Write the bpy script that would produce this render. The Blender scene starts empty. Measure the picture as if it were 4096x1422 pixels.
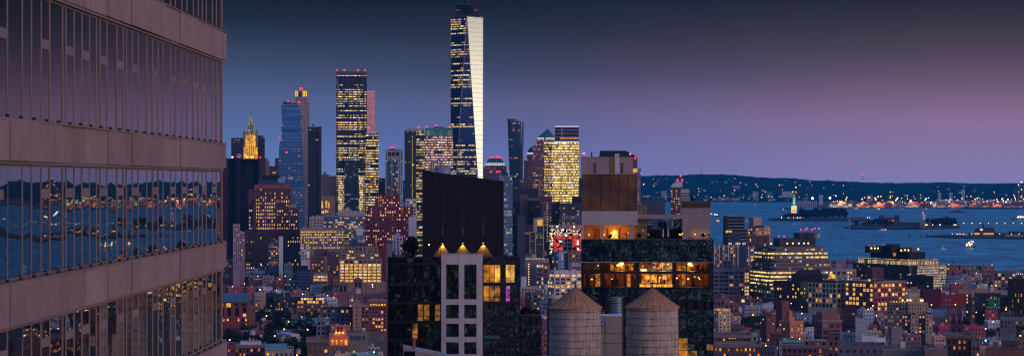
import bpy, math, random
from mathutils import Vector, Matrix
sc = bpy.context.scene
col = sc.collection
R = math.radians
# ---------------------------------------------------------------- camera
F = 9330.0; H = 130.0; YH = 725.0; CX = 2048.0      # focal length in photo pixels, eye height, horizon row, centre column
cd = bpy.data.cameras.new('camera'); cam = bpy.data.objects.new('camera', cd); col.objects.link(cam)
cam.location = (0, 0, H); cam.rotation_euler = (R(90), 0, 0)
cd.sensor_width = 36; cd.lens = F/4096*36; cd.shift_y = (YH-711)/4096
cd.clip_start = 1; cd.clip_end = 80000
sc.camera = cam
# ---------------------------------------------------------------- world
def s2l(c): return tuple((v/255/12.92 if v/255 <= .04045 else ((v/255+.055)/1.055)**2.4) for v in c)
w = bpy.data.worlds.new('World'); sc.world = w; w.use_nodes = True
nt = w.node_tree; N = nt.nodes; L = nt.links
for n in list(N): N.remove(n)
out = N.new('ShaderNodeOutputWorld'); bg = N.new('ShaderNodeBackground'); bg.inputs[1].default_value = .1
L.new(bg.outputs[0], out.inputs[0])
sky = N.new('ShaderNodeTexSky'); sky.sky_type = 'NISHITA'; sky.sun_disc = False
sky.sun_elevation = R(1.0); sky.sun_rotation = R(105); sky.altitude = 100
tc = N.new('ShaderNodeTexCoord'); sp = N.new('ShaderNodeSeparateXYZ'); L.new(tc.outputs['Generated'], sp.inputs[0])
def wm(op, a, b=None, c=None, clamp=False):
    n = N.new('ShaderNodeMath'); n.operation = op; n.use_clamp = clamp
    for i, v in enumerate((a, b, c)):
        if v is None: continue
        if hasattr(v, 'links'): L.new(v, n.inputs[i])
        else: n.inputs[i].default_value = v
    return n.outputs[0]
el = wm('ARCSINE', sp.outputs[2]); eld = wm('MULTIPLY', el, 180/math.pi)
az = wm('MULTIPLY', wm('ARCTAN2', sp.outputs[0], sp.outputs[1]), 180/math.pi)
t = wm('POWER', wm('DIVIDE', wm('MAXIMUM', eld, 0.0), 90, clamp=True), .4)
def ramp(stops):
    r = N.new('ShaderNodeValToRGB'); e = r.color_ramp.elements
    while len(e) > 1: e.remove(e[-1])
    for i, (deg, c) in enumerate(stops):
        p = (deg/90)**.4
        k = e[0] if i == 0 else e.new(p)
        k.position = p; k.color = (*s2l(c), 1)
    L.new(t, r.inputs[0]); return r.outputs[0]
lo = ramp([(0, (78, 116, 186)), (.77, (76, 108, 176)), (1.38, (74, 98, 158)), (2.0, (70, 88, 139)), (2.6, (60, 77, 116)), (3.22, (50, 63, 89)), (3.84, (33, 40, 52)), (4.45, (21, 23, 27)), (6, (22, 25, 32)), (12, (40, 56, 92)), (30, (82, 124, 196)), (90, (76, 118, 190))])
mi = ramp([(0, (94, 102, 176)), (.77, (88, 95, 166)), (1.38, (84, 88, 148)), (2.0, (80, 80, 130)), (2.6, (58, 61, 95)), (3.22, (48, 50, 73)), (3.84, (36, 36, 46)), (4.45, (22, 21, 24)), (6, (27, 29, 40)), (12, (44, 54, 88)), (30, (82, 124, 196)), (90, (76, 118, 190))])
hi = ramp([(0, (118, 112, 176)), (.77, (138, 112, 164)), (1.38, (146, 106, 150)), (2.0, (126, 90, 122)), (2.6, (102, 74, 96)), (3.22, (80, 59, 66)), (3.84, (60, 47, 49)), (4.45, (40, 33, 32)), (6, (52, 44, 52)), (12, (84, 70, 92)), (30, (82, 124, 196)), (90, (76, 118, 190))])
def mix(fac, a, b, mode='MIX'):
    n = N.new('ShaderNodeMix'); n.data_type = 'RGBA'; n.blend_type = mode
    for k, v in ((0, fac), (6, a), (7, b)):
        if hasattr(v, 'links'): L.new(v, n.inputs[k])
        else: n.inputs[k].default_value = v
    return n.outputs[2]
def sstep(x, a, b):
    n = N.new('ShaderNodeMapRange'); n.interpolation_type = 'SMOOTHSTEP'
    L.new(x, n.inputs[0]); n.inputs[1].default_value = a; n.inputs[2].default_value = b
    return n.outputs[0]
c = mix(sstep(az, -9, 3), lo, mi); c = mix(sstep(az, -3, 12), c, hi)
mr = N.new('ShaderNodeMapRange'); L.new(eld, mr.inputs[0])
for i_, v_ in enumerate((0., 4.4, 1.42, .80)): mr.inputs[i_+1].default_value = v_
cc = N.new('ShaderNodeCombineXYZ')
for i_ in range(3): L.new(mr.outputs[0], cc.inputs[i_])
c = mix(sstep(eld, 9, 14), mix(1., c, mix(1., cc.outputs[0], (1.04, .97, .86, 1), 'MULTIPLY'), 'MULTIPLY'), c)
hs = N.new('ShaderNodeHueSaturation'); hs.inputs['Saturation'].default_value = .87; hs.inputs['Value'].default_value = 1.03; L.new(c, hs.inputs['Color']); c = hs.outputs[0]
# after-glow of the set sun, low over the river, right of and slightly behind the camera
aw = wm('ABSOLUTE', wm('SUBTRACT', az, 96))
glow = wm('MULTIPLY', sstep(aw, 62, 22), sstep(eld, 10.8, 3.8))
glow = wm('MULTIPLY', glow, .95)
c = mix(glow, c, (1.7, 1.56, 1.2, 1))
# the pale twilight arch behind the camera
back = wm('MULTIPLY', sstep(wm('ABSOLUTE', az), 120, 165), sstep(eld, 60, 5))
c = mix(wm('MULTIPLY', back, .75), c, (.22, .19, .36, 1))
vs = N.new('ShaderNodeVectorMath'); vs.operation = 'SCALE'; L.new(c, vs.inputs[0]); vs.inputs[3].default_value = 10
vk = N.new('ShaderNodeVectorMath'); vk.operation = 'SCALE'; L.new(sky.outputs[0], vk.inputs[0]); vk.inputs[3].default_value = .02
va = N.new('ShaderNodeVectorMath'); va.operation = 'ADD'; L.new(vs.outputs[0], va.inputs[0]); L.new(vk.outputs[0], va.inputs[1])
L.new(va.outputs[0], bg.inputs[0])
# ---------------------------------------------------------------- low sun glow
sd = bpy.data.lights.new('sun', 'SUN'); sun = bpy.data.objects.new('sun', sd); col.objects.link(sun)
sd.energy = 1.15; sd.angle = R(24); sd.color = (1, .66, .66)
def sun_from(azd, eld_):
    d = Vector((math.sin(R(azd))*math.cos(R(eld_)), math.cos(R(azd))*math.cos(R(eld_)), math.sin(R(eld_))))
    sun.rotation_euler = d.to_track_quat('Z', 'Y').to_euler()
sun_from(132, 10)
vsn = sc.view_settings; vsn.view_transform = 'Standard'; vsn.look = 'None'; vsn.gamma = 1; vsn.exposure = 0
cy = sc.cycles
cy.max_bounces = 5; cy.diffuse_bounces = 2; cy.glossy_bounces = 3; cy.transmission_bounces = 4; cy.transparent_max_bounces = 8; cy.volume_bounces = 0
cy.sample_clamp_indirect = 4; cy.use_denoising = True; cy.caustics_reflective = False; cy.caustics_refractive = False; cy.filter_width = 1.15
rng = random.Random(7)
# ---------------------------------------------------------------- object helpers
def tag(o, label=None, cat=None, group=None, kind=None):
    if label: o['label'] = label
    if cat: o['category'] = cat
    if group: o['group'] = group
    if kind: o['kind'] = kind
    return o
def th(x): return math.atan((x-CX)/F)
def W(x, y, D): return Vector(((x-CX)/F*D, D, H-(y-YH)/F*D))
class MB:
    """collects faces and links them as one mesh object"""
    def __init__(s): s.v = []; s.f = []; s.m = []; s.sm = []
    def face(s, pts, mat=0, smooth=False):
        n = len(s.v); s.v.extend([tuple(p) for p in pts]); s.f.append(tuple(range(n, n+len(pts)))); s.m.append(mat); s.sm.append(smooth)
    def raw(s, vs, fs, mat=0, smooth=False):
        n = len(s.v); s.v.extend([tuple(p) for p in vs])
        for f in fs: s.f.append(tuple(i+n for i in f)); s.m.append(mat); s.sm.append(smooth)
        return s
    def prism(s, poly, z0, z1, mat=0, top=None, bottom=False, smooth=False, z1f=None):
        """poly counter-clockwise seen from above; z1f(x,y) gives a sloping top"""
        n = len(poly); zt = [(z1f(*p) if z1f else z1) for p in poly]
        vs = [(p[0], p[1], z0) for p in poly]+[(p[0], p[1], z) for p, z in zip(poly, zt)]
        s.raw(vs, [(i, (i+1) % n, n+(i+1) % n, n+i) for i in range(n)], mat, smooth)
        s.face([vs[n+i] for i in range(n)], mat if top is None else top)
        if bottom: s.face([vs[i] for i in reversed(range(n))], mat)
        return s
    def box(s, x0, x1, y0, y1, z0, z1, mat=0, top=None, bottom=False):
        return s.prism([(x0, y0), (x1, y0), (x1, y1), (x0, y1)], z0, z1, mat, top, bottom)
    def loft(s, rings, mat=0, cap=True, smooth=False, topmat=None):
        n = len(rings[0]); vs = [p for r in rings for p in r]
        fs = []
        for k in range(len(rings)-1):
            for i in range(n):
                j = (i+1) % n; fs.append((k*n+i, k*n+j, (k+1)*n+j, (k+1)*n+i))
        s.raw(vs, fs, mat, smooth)
        if cap: s.face(rings[-1], mat if topmat is None else topmat); s.face(list(reversed(rings[0])), mat)
        return s
    def cyl(s, cx, cy, prof, n=12, mat=0, smooth=True, topmat=None, sx=1, sy=1):
        """prof: [(r, z), ...] from bottom to top"""
        rings = [[(cx+max(r, 1e-3)*sx*math.cos(2*math.pi*i/n), cy+max(r, 1e-3)*sy*math.sin(2*math.pi*i/n), z) for i in range(n)] for r, z in prof]
        return s.loft(rings, mat, True, smooth, topmat)
    def tube(s, a, b, r0, r1=None, n=6, mat=0):
        a = Vector(a); b = Vector(b); r1 = r0 if r1 is None else r1
        d = (b-a).normalized(); q = d.to_track_quat('Z', 'Y')
        rings = []
        for p, r in ((a, r0), (b, r1)):
            rings.append([tuple(p+q @ Vector((r*math.cos(2*math.pi*i/n), r*math.sin(2*math.pi*i/n), 0))) for i in range(n)])
        return s.loft(rings, mat, True, True)
    def ball(s, c_, r, mat=0, seg=8, rings=5, sz=1):
        prof = [(r*math.sin(math.pi*k/rings), c_[2]-r*sz*math.cos(math.pi*k/rings)) for k in range(rings+1)]
        return s.cyl(c_[0], c_[1], prof, seg, mat)
    def build(s, name, mats, parent=None, uv=True):
        me = bpy.data.meshes.new(name); me.from_pydata(s.v, [], s.f)
        mats = mats if isinstance(mats, (list, tuple)) else [mats]
        for m in mats: me.materials.append(m)
        me.polygons.foreach_set('material_index', s.m); me.polygons.foreach_set('use_smooth', s.sm)
        if uv:
            ul = me.uv_layers.new(name='UVMap'); data = []
            for p in me.polygons:
                nx, ny, nz = p.normal; h = math.hypot(nx, ny)
                for vi in p.vertices:
                    q = s.v[vi]
                    if h > .5: data += [q[0]*(-ny/h)+q[1]*(nx/h), q[2]]
                    else: data += [q[0], q[1]]
            ul.data.foreach_set('uv', data)
        me.update()
        o = bpy.data.objects.new(name, me); col.objects.link(o)
        if parent: o.parent = parent
        return o
def empty(name, loc, rz=0):
    o = bpy.data.objects.new(name, None); o.location = loc; o.rotation_euler = (0, 0, rz); o.empty_display_size = .5
    col.objects.link(o); return o
def copy_tree(o, parent=None):
    c_ = o.copy(); col.objects.link(c_); c_.parent = parent
    for ch in o.children: copy_tree(ch, c_)
    return c_
# ---------------------------------------------------------------- materials
MATS = {}
class NG:
    def __init__(s, name):
        s.m = bpy.data.materials.new(name); s.m.use_nodes = True; s.n = s.m.node_tree.nodes; s.l = s.m.node_tree.links
        s.n.clear(); s.out = s.n.new('ShaderNodeOutputMaterial'); s.p = s.n.new('ShaderNodeBsdfPrincipled'); s.l.new(s.p.outputs[0], s.out.inputs[0])
    def set(s, k, v):
        i = s.p.inputs[k]
        if hasattr(v, 'links'): s.l.new(v, i)
        else: i.default_value = v
    def math(s, op, a, b=None, clamp=False):
        n = s.n.new('ShaderNodeMath'); n.operation = op; n.use_clamp = clamp
        for i, v in enumerate((a, b)):
            if v is None: continue
            if hasattr(v, 'links'): s.l.new(v, n.inputs[i])
            else: n.inputs[i].default_value = v
        return n.outputs[0]
    def vec(s, op, a, b=None, sc_=None):
        n = s.n.new('ShaderNodeVectorMath'); n.operation = op
        for i, v in enumerate((a, b)):
            if v is None: continue
            if hasattr(v, 'links'): s.l.new(v, n.inputs[i])
            else: n.inputs[i].default_value = v
        if sc_ is not None: n.inputs[3].default_value = sc_
        return n.outputs[0]
    def noise(s, v, scale, detail=2, rough=.5, dim='3D', out=0):
        n = s.n.new('ShaderNodeTexNoise'); n.noise_dimensions = dim; s.l.new(v, n.inputs['Vector'])
        n.inputs['Scale'].default_value = scale; n.inputs['Detail'].default_value = detail; n.inputs['Roughness'].default_value = rough
        return n.outputs[out]
    def mix(s, fac, a, b, mode='MIX'):
        n = s.n.new('ShaderNodeMix'); n.data_type = 'RGBA'; n.blend_type = mode
        for k, v in ((0, fac), (6, a), (7, b)):
            if hasattr(v, 'links'): s.l.new(v, n.inputs[k])
            else: n.inputs[k].default_value = v if not isinstance(v, tuple) or len(v) == 4 else (*v, 1)
        return n.outputs[2]
    def ms(s, x, a, b, c_=0., d=1.):
        n = s.n.new('ShaderNodeMapRange'); s.l.new(x, n.inputs[0])
        for i, v in enumerate((a, b, c_, d)): n.inputs[i+1].default_value = v
        return n.outputs[0]
    def bump(s, h, strength, dist=.1):
        n = s.n.new('ShaderNodeBump'); n.inputs['Strength'].default_value = strength; n.inputs['Distance'].default_value = dist
        s.l.new(h, n.inputs['Height']); s.l.new(n.outputs[0], s.p.inputs['Normal'])
def wall(c_, rough=.85, scale=.25, var=.28, metal=0, key=None, bump=0):
    """plain masonry, stucco, concrete or painted metal with mottling and rain streaks; c_ linear colour"""
    k = ('wall', tuple(c_), rough, scale, var, metal, bump)
    if k in MATS: return MATS[k]
    g = NG(key or 'wall_paint'); geo = g.n.new('ShaderNodeTexCoord').outputs['Object']
    a = g.noise(geo, scale, 4, .65)
    st = g.noise(g.vec('MULTIPLY', geo, (1, 1, .08)), scale*4, 3, .6)
    f = g.ms(g.math('ADD', g.math('MULTIPLY', a, .6), g.math('MULTIPLY', st, .4)), .3, .7, 1-var, 1+var)
    oi = g.n.new('ShaderNodeObjectInfo').outputs['Random']
    f = g.math('MULTIPLY', f, g.ms(oi, 0, 1, .88, 1.12))
    g.set('Base Color', g.vec('SCALE', g.mix(0., (*c_, 1), (*c_, 1)), None)); 
    sc_n = g.p.inputs['Base Color'].links[0].from_node; g.l.new(f, sc_n.inputs[3])
    g.set('Roughness', rough); g.set('Metallic', metal); g.set('Specular IOR Level', .3)
    if bump: g.bump(g.noise(geo, scale*12, 3), bump, .05)
    MATS[k] = g.m; return g.m
def plain(name, c_, rough=.5, metal=0, spec=.5):
    k = ('plain', name)
    if k in MATS: return MATS[k]
    g = NG(name); g.set('Base Color', (*c_, 1)); g.set('Roughness', rough); g.set('Metallic', metal); g.set('Specular IOR Level', spec)
    MATS[k] = g.m; return g.m
def lamp(name, c_, s_, sample=False):
    k = ('lamp', name)
    if k in MATS: return MATS[k]
    g = NG(name); g.set('Base Color', (0, 0, 0, 1)); g.set('Emission Color', (*c_, 1)); g.set('Emission Strength', s_)
    g.m.cycles.emission_sampling = 'AUTO' if sample else 'NONE'
    MATS[k] = g.m; return g.m
def litwin(name, c_, s_, scale=1.1, lo_=.15, hi_=1.5):
    """a window with the light on: furniture, blinds and lamps behind it break the light up"""
    k = ('lit', name)
    if k in MATS: return MATS[k]
    g = NG(name); geo = g.n.new('ShaderNodeNewGeometry').outputs['Position']
    a = g.noise(geo, scale, 2, .6); b = g.noise(geo, scale*.33, 1)
    f = g.math('MULTIPLY', g.ms(a, .36, .66, lo_, hi_), g.ms(b, .3, .7, .6, 1.4))
    g.set('Base Color', (.01, .01, .012, 1)); g.set('Roughness', .1)
    g.set('Emission Color', g.mix(g.ms(b, .35, .65), (*c_, 1), (c_[0], c_[1]*.78, c_[2]*.6, 1))); g.set('Emission Strength', g.math('MULTIPLY', f, s_))
    g.m.cycles.emission_sampling = 'NONE'
    MATS[k] = g.m; return g.m
LIT = {
 'yel': litwin('lit_window_yellow', (1, .56, .09), 1.05), 'warm': litwin('lit_window_warm', (1, .62, .22), .95),
 'pale': litwin('lit_window_pale', (1, .78, .42), 1.1), 'org': litwin('lit_window_orange', (1, .36, .04), .7),
 'dim': litwin('lit_window_dim', (.85, .5, .2), .28), 'cool': litwin('lit_window_cool', (.8, .9, 1), .7),
 'teal': litwin('lit_window_teal', (.15, .5, .5), .35), 'red': litwin('lit_window_red', (1, .08, .05), .8)}
def glassmat(name, c_=(.012, .016, .024), rough=.08, ior=1.6, wob=.0, scale=.6, metal=0, dist=.1, tint=(1, 1, 1, 1)):
    k = ('glass', name)
    if k in MATS: return MATS[k]
    g = NG(name); g.set('Base Color', (*c_, 1)); g.set('Roughness', rough); g.set('IOR', ior); g.set('Metallic', metal); g.set('Specular Tint', tint)
    if wob:
        geo = g.n.new('ShaderNodeTexCoord').outputs['Object']
        g.bump(g.noise(geo, scale, 1, .4), wob, dist)
    MATS[k] = g.m; return g.m
DARKW = glassmat('dark_window', (.012, .016, .026), .12, 1.7)
BLUEW = glassmat('blue_window', (.05, .10, .14), .2, 1.7)
PAL = {'pale': ['pale', 'pale', 'warm', 'cool'], 'warm': ['yel', 'warm', 'warm', 'pale', 'org', 'dim'], 'yel': ['yel', 'yel', 'pale', 'warm'], 'org': ['org', 'org', 'yel', 'dim'], 'mix': ['yel', 'warm', 'pale', 'org', 'dim', 'cool'], 'cool': ['cool', 'pale', 'teal', 'warm'], 'home': ['yel', 'org', 'org', 'dim', 'dim', 'warm', 'cool', 'teal']}
def facade(name, wc, gc, cw, ch, fw=.7, fh=.6, prob=.4, c1=(1, .62, .2), c2=(1, .82, .5), s_=1.0, rowc=.5, clus=.3, grough=.12, wrough=.7, seed=0., metal=0., gior=1.6, sprob=None):
    """curtain wall or far facade: cells of cw x ch metres, rooms lit by floor, by cluster and by chance"""
    k = ('fac', name)
    if k in MATS: return MATS[k]
    g = NG(name); uv = g.n.new('ShaderNodeUVMap').outputs[0]
    q = g.vec('MULTIPLY', uv, (1/cw, 1/ch, 0)); cell = g.vec('FLOOR', q); fr = g.vec('FRACTION', q)
    oi = g.n.new('ShaderNodeObjectInfo').outputs['Random']
    sh = g.math('ADD', g.math('MULTIPLY', oi, 97.), seed)
    cmb = g.n.new('ShaderNodeCombineXYZ')
    for i in range(3): g.l.new(sh, cmb.inputs[i])
    cs = g.vec('ADD', cell, cmb.outputs[0])
    wn = g.n.new('ShaderNodeTexWhiteNoise'); wn.noise_dimensions = '3D'; g.l.new(g.vec('FLOOR', cs), wn.inputs[0])
    r1 = wn.outputs[0]; rc = wn.outputs[1]
    sx = g.n.new('ShaderNodeSeparateXYZ'); g.l.new(cs, sx.inputs[0]); sf = g.n.new('ShaderNodeSeparateXYZ'); g.l.new(fr, sf.inputs[0])
    wr = g.n.new('ShaderNodeTexWhiteNoise'); wr.noise_dimensions = '1D'; g.l.new(g.math('FLOOR', sx.outputs[1]), wr.inputs['W'])
    nz = g.noise(g.vec('MULTIPLY', cs, (.16, .45, 1)), 1, 1)
    tot = g.math('ADD', g.math('MULTIPLY', r1, 1-rowc-clus), g.math('ADD', g.math('MULTIPLY', wr.outputs[0], rowc), g.math('MULTIPLY', g.ms(nz, .3, .7), clus)))
    lit = g.math('LESS_THAN', tot, prob)
    mx = g.math('MULTIPLY', g.math('GREATER_THAN', sf.outputs[0], (1-fw)/2), g.math('LESS_THAN', sf.outputs[0], (1+fw)/2))
    my = g.math('MULTIPLY', g.math('GREATER_THAN', sf.outputs[1], (1-fh)/2), g.math('LESS_THAN', sf.outputs[1], (1+fh)/2))
    mk = g.math('MULTIPLY', mx, my)
    sr = g.n.new('ShaderNodeSeparateColor'); g.l.new(rc, sr.inputs[0])
    fine = g.noise(g.vec('MULTIPLY', uv, (1., 1.6, 1)), .55, 2)
    e = g.math('MULTIPLY', g.math('MULTIPLY', mk, lit), g.math('MULTIPLY', g.ms(sr.outputs[0], 0, 1, .12, 1.4), g.ms(fine, .35, .65, .2, 1.5)))
    wv = g.ms(g.noise(g.n.new('ShaderNodeTexCoord').outputs['Object'], .12, 3), .3, .7, .75, 1.25)
    wcol = g.vec('SCALE', g.mix(0., (*wc, 1), (*wc, 1))); g.l.new(wv, wcol.node.inputs[3])
    g.set('Base Color', g.mix(mk, wcol, (*gc, 1))); g.set('Roughness', g.ms(mk, 0, 1, wrough, grough)); g.set('IOR', gior); g.set('Metallic', g.math('MULTIPLY', mk, metal))
    g.set('Emission Color', g.mix(sr.outputs[1], (c1[0], c1[1]*.86, c1[2]*.6, 1), (c2[0], c2[1]*.9, c2[2]*.6, 1))); g.set('Emission Strength', g.math('MULTIPLY', e, s_*1.05)); l_ = g.p.inputs['Emission Color'].links[0].from_socket; g.set('Emission Color', g.mix(g.math('GREATER_THAN', sr.outputs[2], .88), l_, (.75, .85, 1, 1)))
    g.m.cycles.emission_sampling = 'NONE'
    MATS[k] = g.m; return g.m
ROOF = wall((.055, .065, .075), .9, .3, .4, key='tar_roof')
ROOFP = wall((.22, .27, .30), .9, .3, .4, key='pale_roof')
RED = lamp('red_beacon_light', (1, .02, .05), 3.0)
WARML = lamp('warm_lamp_light', (1, .62, .22), 3.5)
WHITEL = lamp('white_lamp_light', (1, .9, .65), 5)
# ---------------------------------------------------------------- building frame
WCACHE = {}
def winmesh(w_, h_, mat):
    k = (round(w_, 2), round(h_, 2), mat.name)
    if k not in WCACHE:
        b = MB(); b.box(-w_/2, w_/2, -.09, .06, -h_/2, h_/2, 0, bottom=True)
        o = b.build('window', mat); me = o.data; bpy.data.objects.remove(o); WCACHE[k] = me
    return WCACHE[k]
LANDMARKS = []
class Bld:
    def __init__(s, name, label, cat, x, D, phi=0, group=None):
        s.x = x; s.D = D; s.phi = R(phi); s.s = F/D
        s.root = empty(name, ((x-CX)/F*D, D, 0), -th(x)+s.phi)
        tag(s.root, label, cat, group); s.w = []; s.rg = random.Random(int(x*7+D))
        s.c = math.cos(s.phi); s.sn = abs(math.sin(s.phi)) or 1
    def X(s, px): return (px-s.x)/s.s/s.c
    def Y(s, px): return abs(px-s.x)/s.s/s.sn
    def Z(s, py, back=0): return H-(py-YH)/s.s*(1+back/s.D)
    def box(s, part, x0, x1, yt, yb, y0, y1, mats, top=None):
        """x in photo px along the front, yt/yb photo rows (yb None = ground), y0,y1 metres back"""
        b = MB(); b.box(s.X(x0), s.X(x1), y0, y1, 0 if yb is None else s.Z(yb, y0), s.Z(yt, y0), 0, 1 if top else None)
        return b.build(part, [mats, top] if top else mats, s.root)
    def win(s, face, u0, u1, z0, z1, nc, nr, fw=.5, fh=.55, lit=.3, pal='warm', off=0., rows=None, skip=None, dark=None):
        cw = (u1-u0)/nc; ch = (z1-z0)/nr; w_ = cw*fw; h_ = ch*fh
        for r in range(nr):
            pr = lit*s.rg.uniform(.4, 1.6) if rows is None else rows[min(r, len(rows)-1)]
            for k in range(nc):
                if skip and skip(k, r): continue
                u = u0+(k+.5)*cw; z = z1-(r+.5)*ch
                m = LIT[s.rg.choice(PAL[pal])] if s.rg.random() < pr else (dark or (BLUEW if s.rg.random() < .25 else DARKW))
                if face == 'F': p = (u, off-.02, z); rz = 0
                elif face == 'L': p = (off-.02, u, z); rz = -math.pi/2
                else: p = (off+.02, u, z); rz = math.pi/2
                s.w.append((p, rz, w_, h_, m, 1 if m in LIT.values() else 0, face == 'F'))
    def done(s, name='window', most=100):
        s.w.sort(key=lambda q: -(q[5]*2+q[6]*1.5+s.rg.random()))
        for p, rz, w_, h_, m, a, b in s.w[:most]:
            o = bpy.data.objects.new(name, winmesh(w_, h_, m)); o.location = p; o.rotation_euler = (0, 0, rz); o.parent = s.root; col.objects.link(o)
        if len(s.w) > most:
            mb = MB(); ml = []
            for p, rz, w_, h_, m, a, b in s.w[most:]:
                if m not in ml: ml.append(m)
                me = winmesh(w_, h_, m); mt = Matrix.Translation(p) @ Matrix.Rotation(rz, 4, 'Z')
                mb.raw([mt @ v.co for v in me.vertices], [tuple(f.vertices) for f in me.polygons], ml.index(m))
            tag(mb.build(name, ml, s.root), kind='stuff')
        s.w = []
    def U(s, px, y): return ((px-s.x)/s.s*(1+y/s.D)+y*math.sin(s.phi))/s.c
    def beacon(s, px, py, y=1, r=1.6, mat=None):
        b = MB(); z = s.Z(py, y); x = s.U(px, y); b.tube((x, y, z-r*2.2), (x, y, z), r*.25, mat=1); b.ball((x, y, z), r)
        return b.build('beacon', [mat or RED, plain('mast_grey', (.1, .1, .1))], s.root)
    def mast(s, px, yt, yb, y=2, r=.3, name='antenna', mat=None):
        b = MB(); b.tube((s.U(px, y), y, s.Z(yb, y)-1), (s.U(px, y), y, s.Z(yt, y)), r, r*.5)
        return b.build(name, mat or plain('mast_grey', (.1, .1, .1)), s.root)
# ================================================================ setting: water, land, hills
def mk_water():
    g = NG('river_water'); geo = g.n.new('ShaderNodeNewGeometry').outputs['Position']
    g.set('Base Color', (.002, .022, .055, 1)); g.set('Roughness', .3); g.set('IOR', 1.33); g.set('Specular IOR Level', .16); g.set('Specular Tint', (.0, .75, 1, 1))
    a = g.noise(g.vec('MULTIPLY', geo, (.022, .010, 1)), 1, 6, .72); b = g.noise(g.vec('MULTIPLY', geo, (.0012, .0045, 1)), 1, 4, .65)
    g.set('Base Color', g.mix(g.math('MULTIPLY', g.ms(a, .36, .64), g.ms(b, .3, .7, .35, 1)), (.0, .07, .13, 1), (.0, .68, 1, 1)))  # light and dark of the ripples put into the water colour
    g.bump(g.math('ADD', a, g.math('MULTIPLY', b, .5)), .9, 6.)
    return g.m
wb = MB()
ys = [300, 1500, 2500, 4000, 6000, 9000, 12000, 15000]
wb.face([(-9000, 200, 0), (12000, 200, 0), (12000, 15200, 0), (-9000, 15200, 0)])
tag(wb.build('water', mk_water()), kind='structure')
GROUND = wall((.045, .047, .05), .9, .02, .4, key='city_ground')
gb = MB()
shore = [(-3000, -1500), (1500, -1500), (1300, 600), (980, 1900), (800, 2550), (560, 3200), (330, 4000), (180, 5200), (60, 6400), (-3000, 6400)]
gb.prism(shore, -1, 2.0, 0)
tag(gb.build('ground', GROUND), kind='structure')
# far shore and wooded hills
hg = NG('wooded_hills'); gp = hg.n.new('ShaderNodeNewGeometry').outputs['Position']
hn = hg.noise(gp, .012, 4, .6)
hg.set('Base Color', hg.mix(hg.ms(hn, .35, .65), (.002, .010, .014, 1), (.008, .028, .032, 1))); hg.set('Roughness', 1); hg.set('Specular IOR Level', 0)
def interp(pts, x):
    if x <= pts[0][0]: return pts[0][1]
    for (a, b), (c_, d) in zip(pts, pts[1:]):
        if x <= c_: return b+(d-b)*(x-a)/(c_-a)
    return pts[-1][1]
def hills(name, D0, D1, prof, x0, x1, nx=420, ny=16, amp=7, seed=3):
    r = random.Random(seed); b = MB(); vs = []; ph = [(r.uniform(.01, .3), r.uniform(0, 6.3), r.uniform(.3, 1)) for _ in range(40)]
    for j in range(ny+1):
        t_ = j/ny; D = D0+(D1-D0)*t_
        for i in range(nx+1):
            px = x0+(x1-x0)*i/nx
            zr = H-(interp(prof, px)-YH)/F*D1
            f = math.sin(min(t_*1.15, 1)*math.pi/2)**.9
            n_ = sum(a2*math.sin(px*k*1.3+j*1.7*k*9+p_) for k, p_, a2 in ph)/6
            z = 3+(zr-3)*f+n_*amp*(.25+f)*(1 if j else 0)
            if j == ny: z -= 60
            p = W(px, 0, D); vs.append((p.x, D, z))
    m = nx+1
    b.raw(vs, [(j*m+i, j*m+i+1, (j+1)*m+i+1, (j+1)*m+i) for j in range(ny) for i in range(nx)], 0, True)
    return tag(b.build(name, hg.m, uv=False), kind='structure')
hills('hills', 14700, 18500, [(-900, 730), (1800, 722), (2400, 712), (2570, 705), (2700, 702), (2810, 698), (2900, 699), (3000, 706), (3060, 711), (3150, 714), (3250, 721), (3330, 724), (3480, 731), (3700, 736), (4000, 740), (4300, 735), (4700, 728), (5200, 726), (6200, 732)], -900, 6200, amp=5)
hills('terrain', 18600, 21500, [(-900, 728), (2600, 724), (3300, 728), (3600, 731), (3700, 729), (3900, 732), (4096, 731), (6200, 729)], -900, 6200, nx=200, ny=6, amp=4, seed=5)
# ================================================================ the curved-plan office tower at the left, seen along its glass wall
def wallY(px): return 11.68/(.014+(CX-px)/F)
def wallX(Y): return -10.98+.014*(Y-50)
TOW = empty('office_tower', (-11, 60, 0)); tag(TOW, 'near office tower filling the left side, beige bands between tall mullioned glass', 'office tower')
T0 = Vector((-11, 60, 0))
CONC = wall((.275, .18, .19), .8, .6, .24, key='beige_cladding', bump=.15)
MULL = wall((.22, .155, .15), .55, .8, .1, key='mullion_metal')
JOINT = plain('dark_joint', (.02, .018, .02), .8)
gl = NG('tower_glass'); gl.set('Base Color', (.012, .014, .02, 1)); gl.set('Roughness', .012); gl.set('IOR', 2.3)
gco = gl.n.new('ShaderNodeTexCoord').outputs['Object']
n1 = gl.noise(gl.vec('MULTIPLY', gco, (1, .5, .9)), .9, 1, .3)
gl.bump(n1, .16, .05)
YA, YB = 30., 84.5
def tw(mb, Y0, Y1, o0, o1, z0, z1, mat=0):
    """box along the wall from Y0 to Y1, standing o0..o1 metres proud of the glass line"""
    p = [(wallX(Y0)+o0, Y0), (wallX(Y0)+o1, Y0), (wallX(Y1)+o1, Y1), (wallX(Y1)+o0, Y1)]
    p = [(a-T0.x, b-T0.y) for a, b in p]
    mb.prism(p, z0, z1, mat, bottom=True)
core = MB(); tw(core, YA, YB-.05, -30, -.35, 2, 160); core.build('wall', wall((.08, .07, .07), key='tower_core'), TOW)
bands = [(139.4, 140.5, 8), (134.35, 135.35, 1), (130.45, 131.34, 2), (126.88, 127.8, 3), (123.3, 124.23, 4), (119.7, 120.65, 5)]
seams = [30, 34.5, 39, 43, 46.8] + [wallY(x) for x in (0, 114.6, 219.6, 318, 407, 499.6, 572.8, 638.8, 700, 767.7, 873.5)]
seams = sorted(seams)
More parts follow.
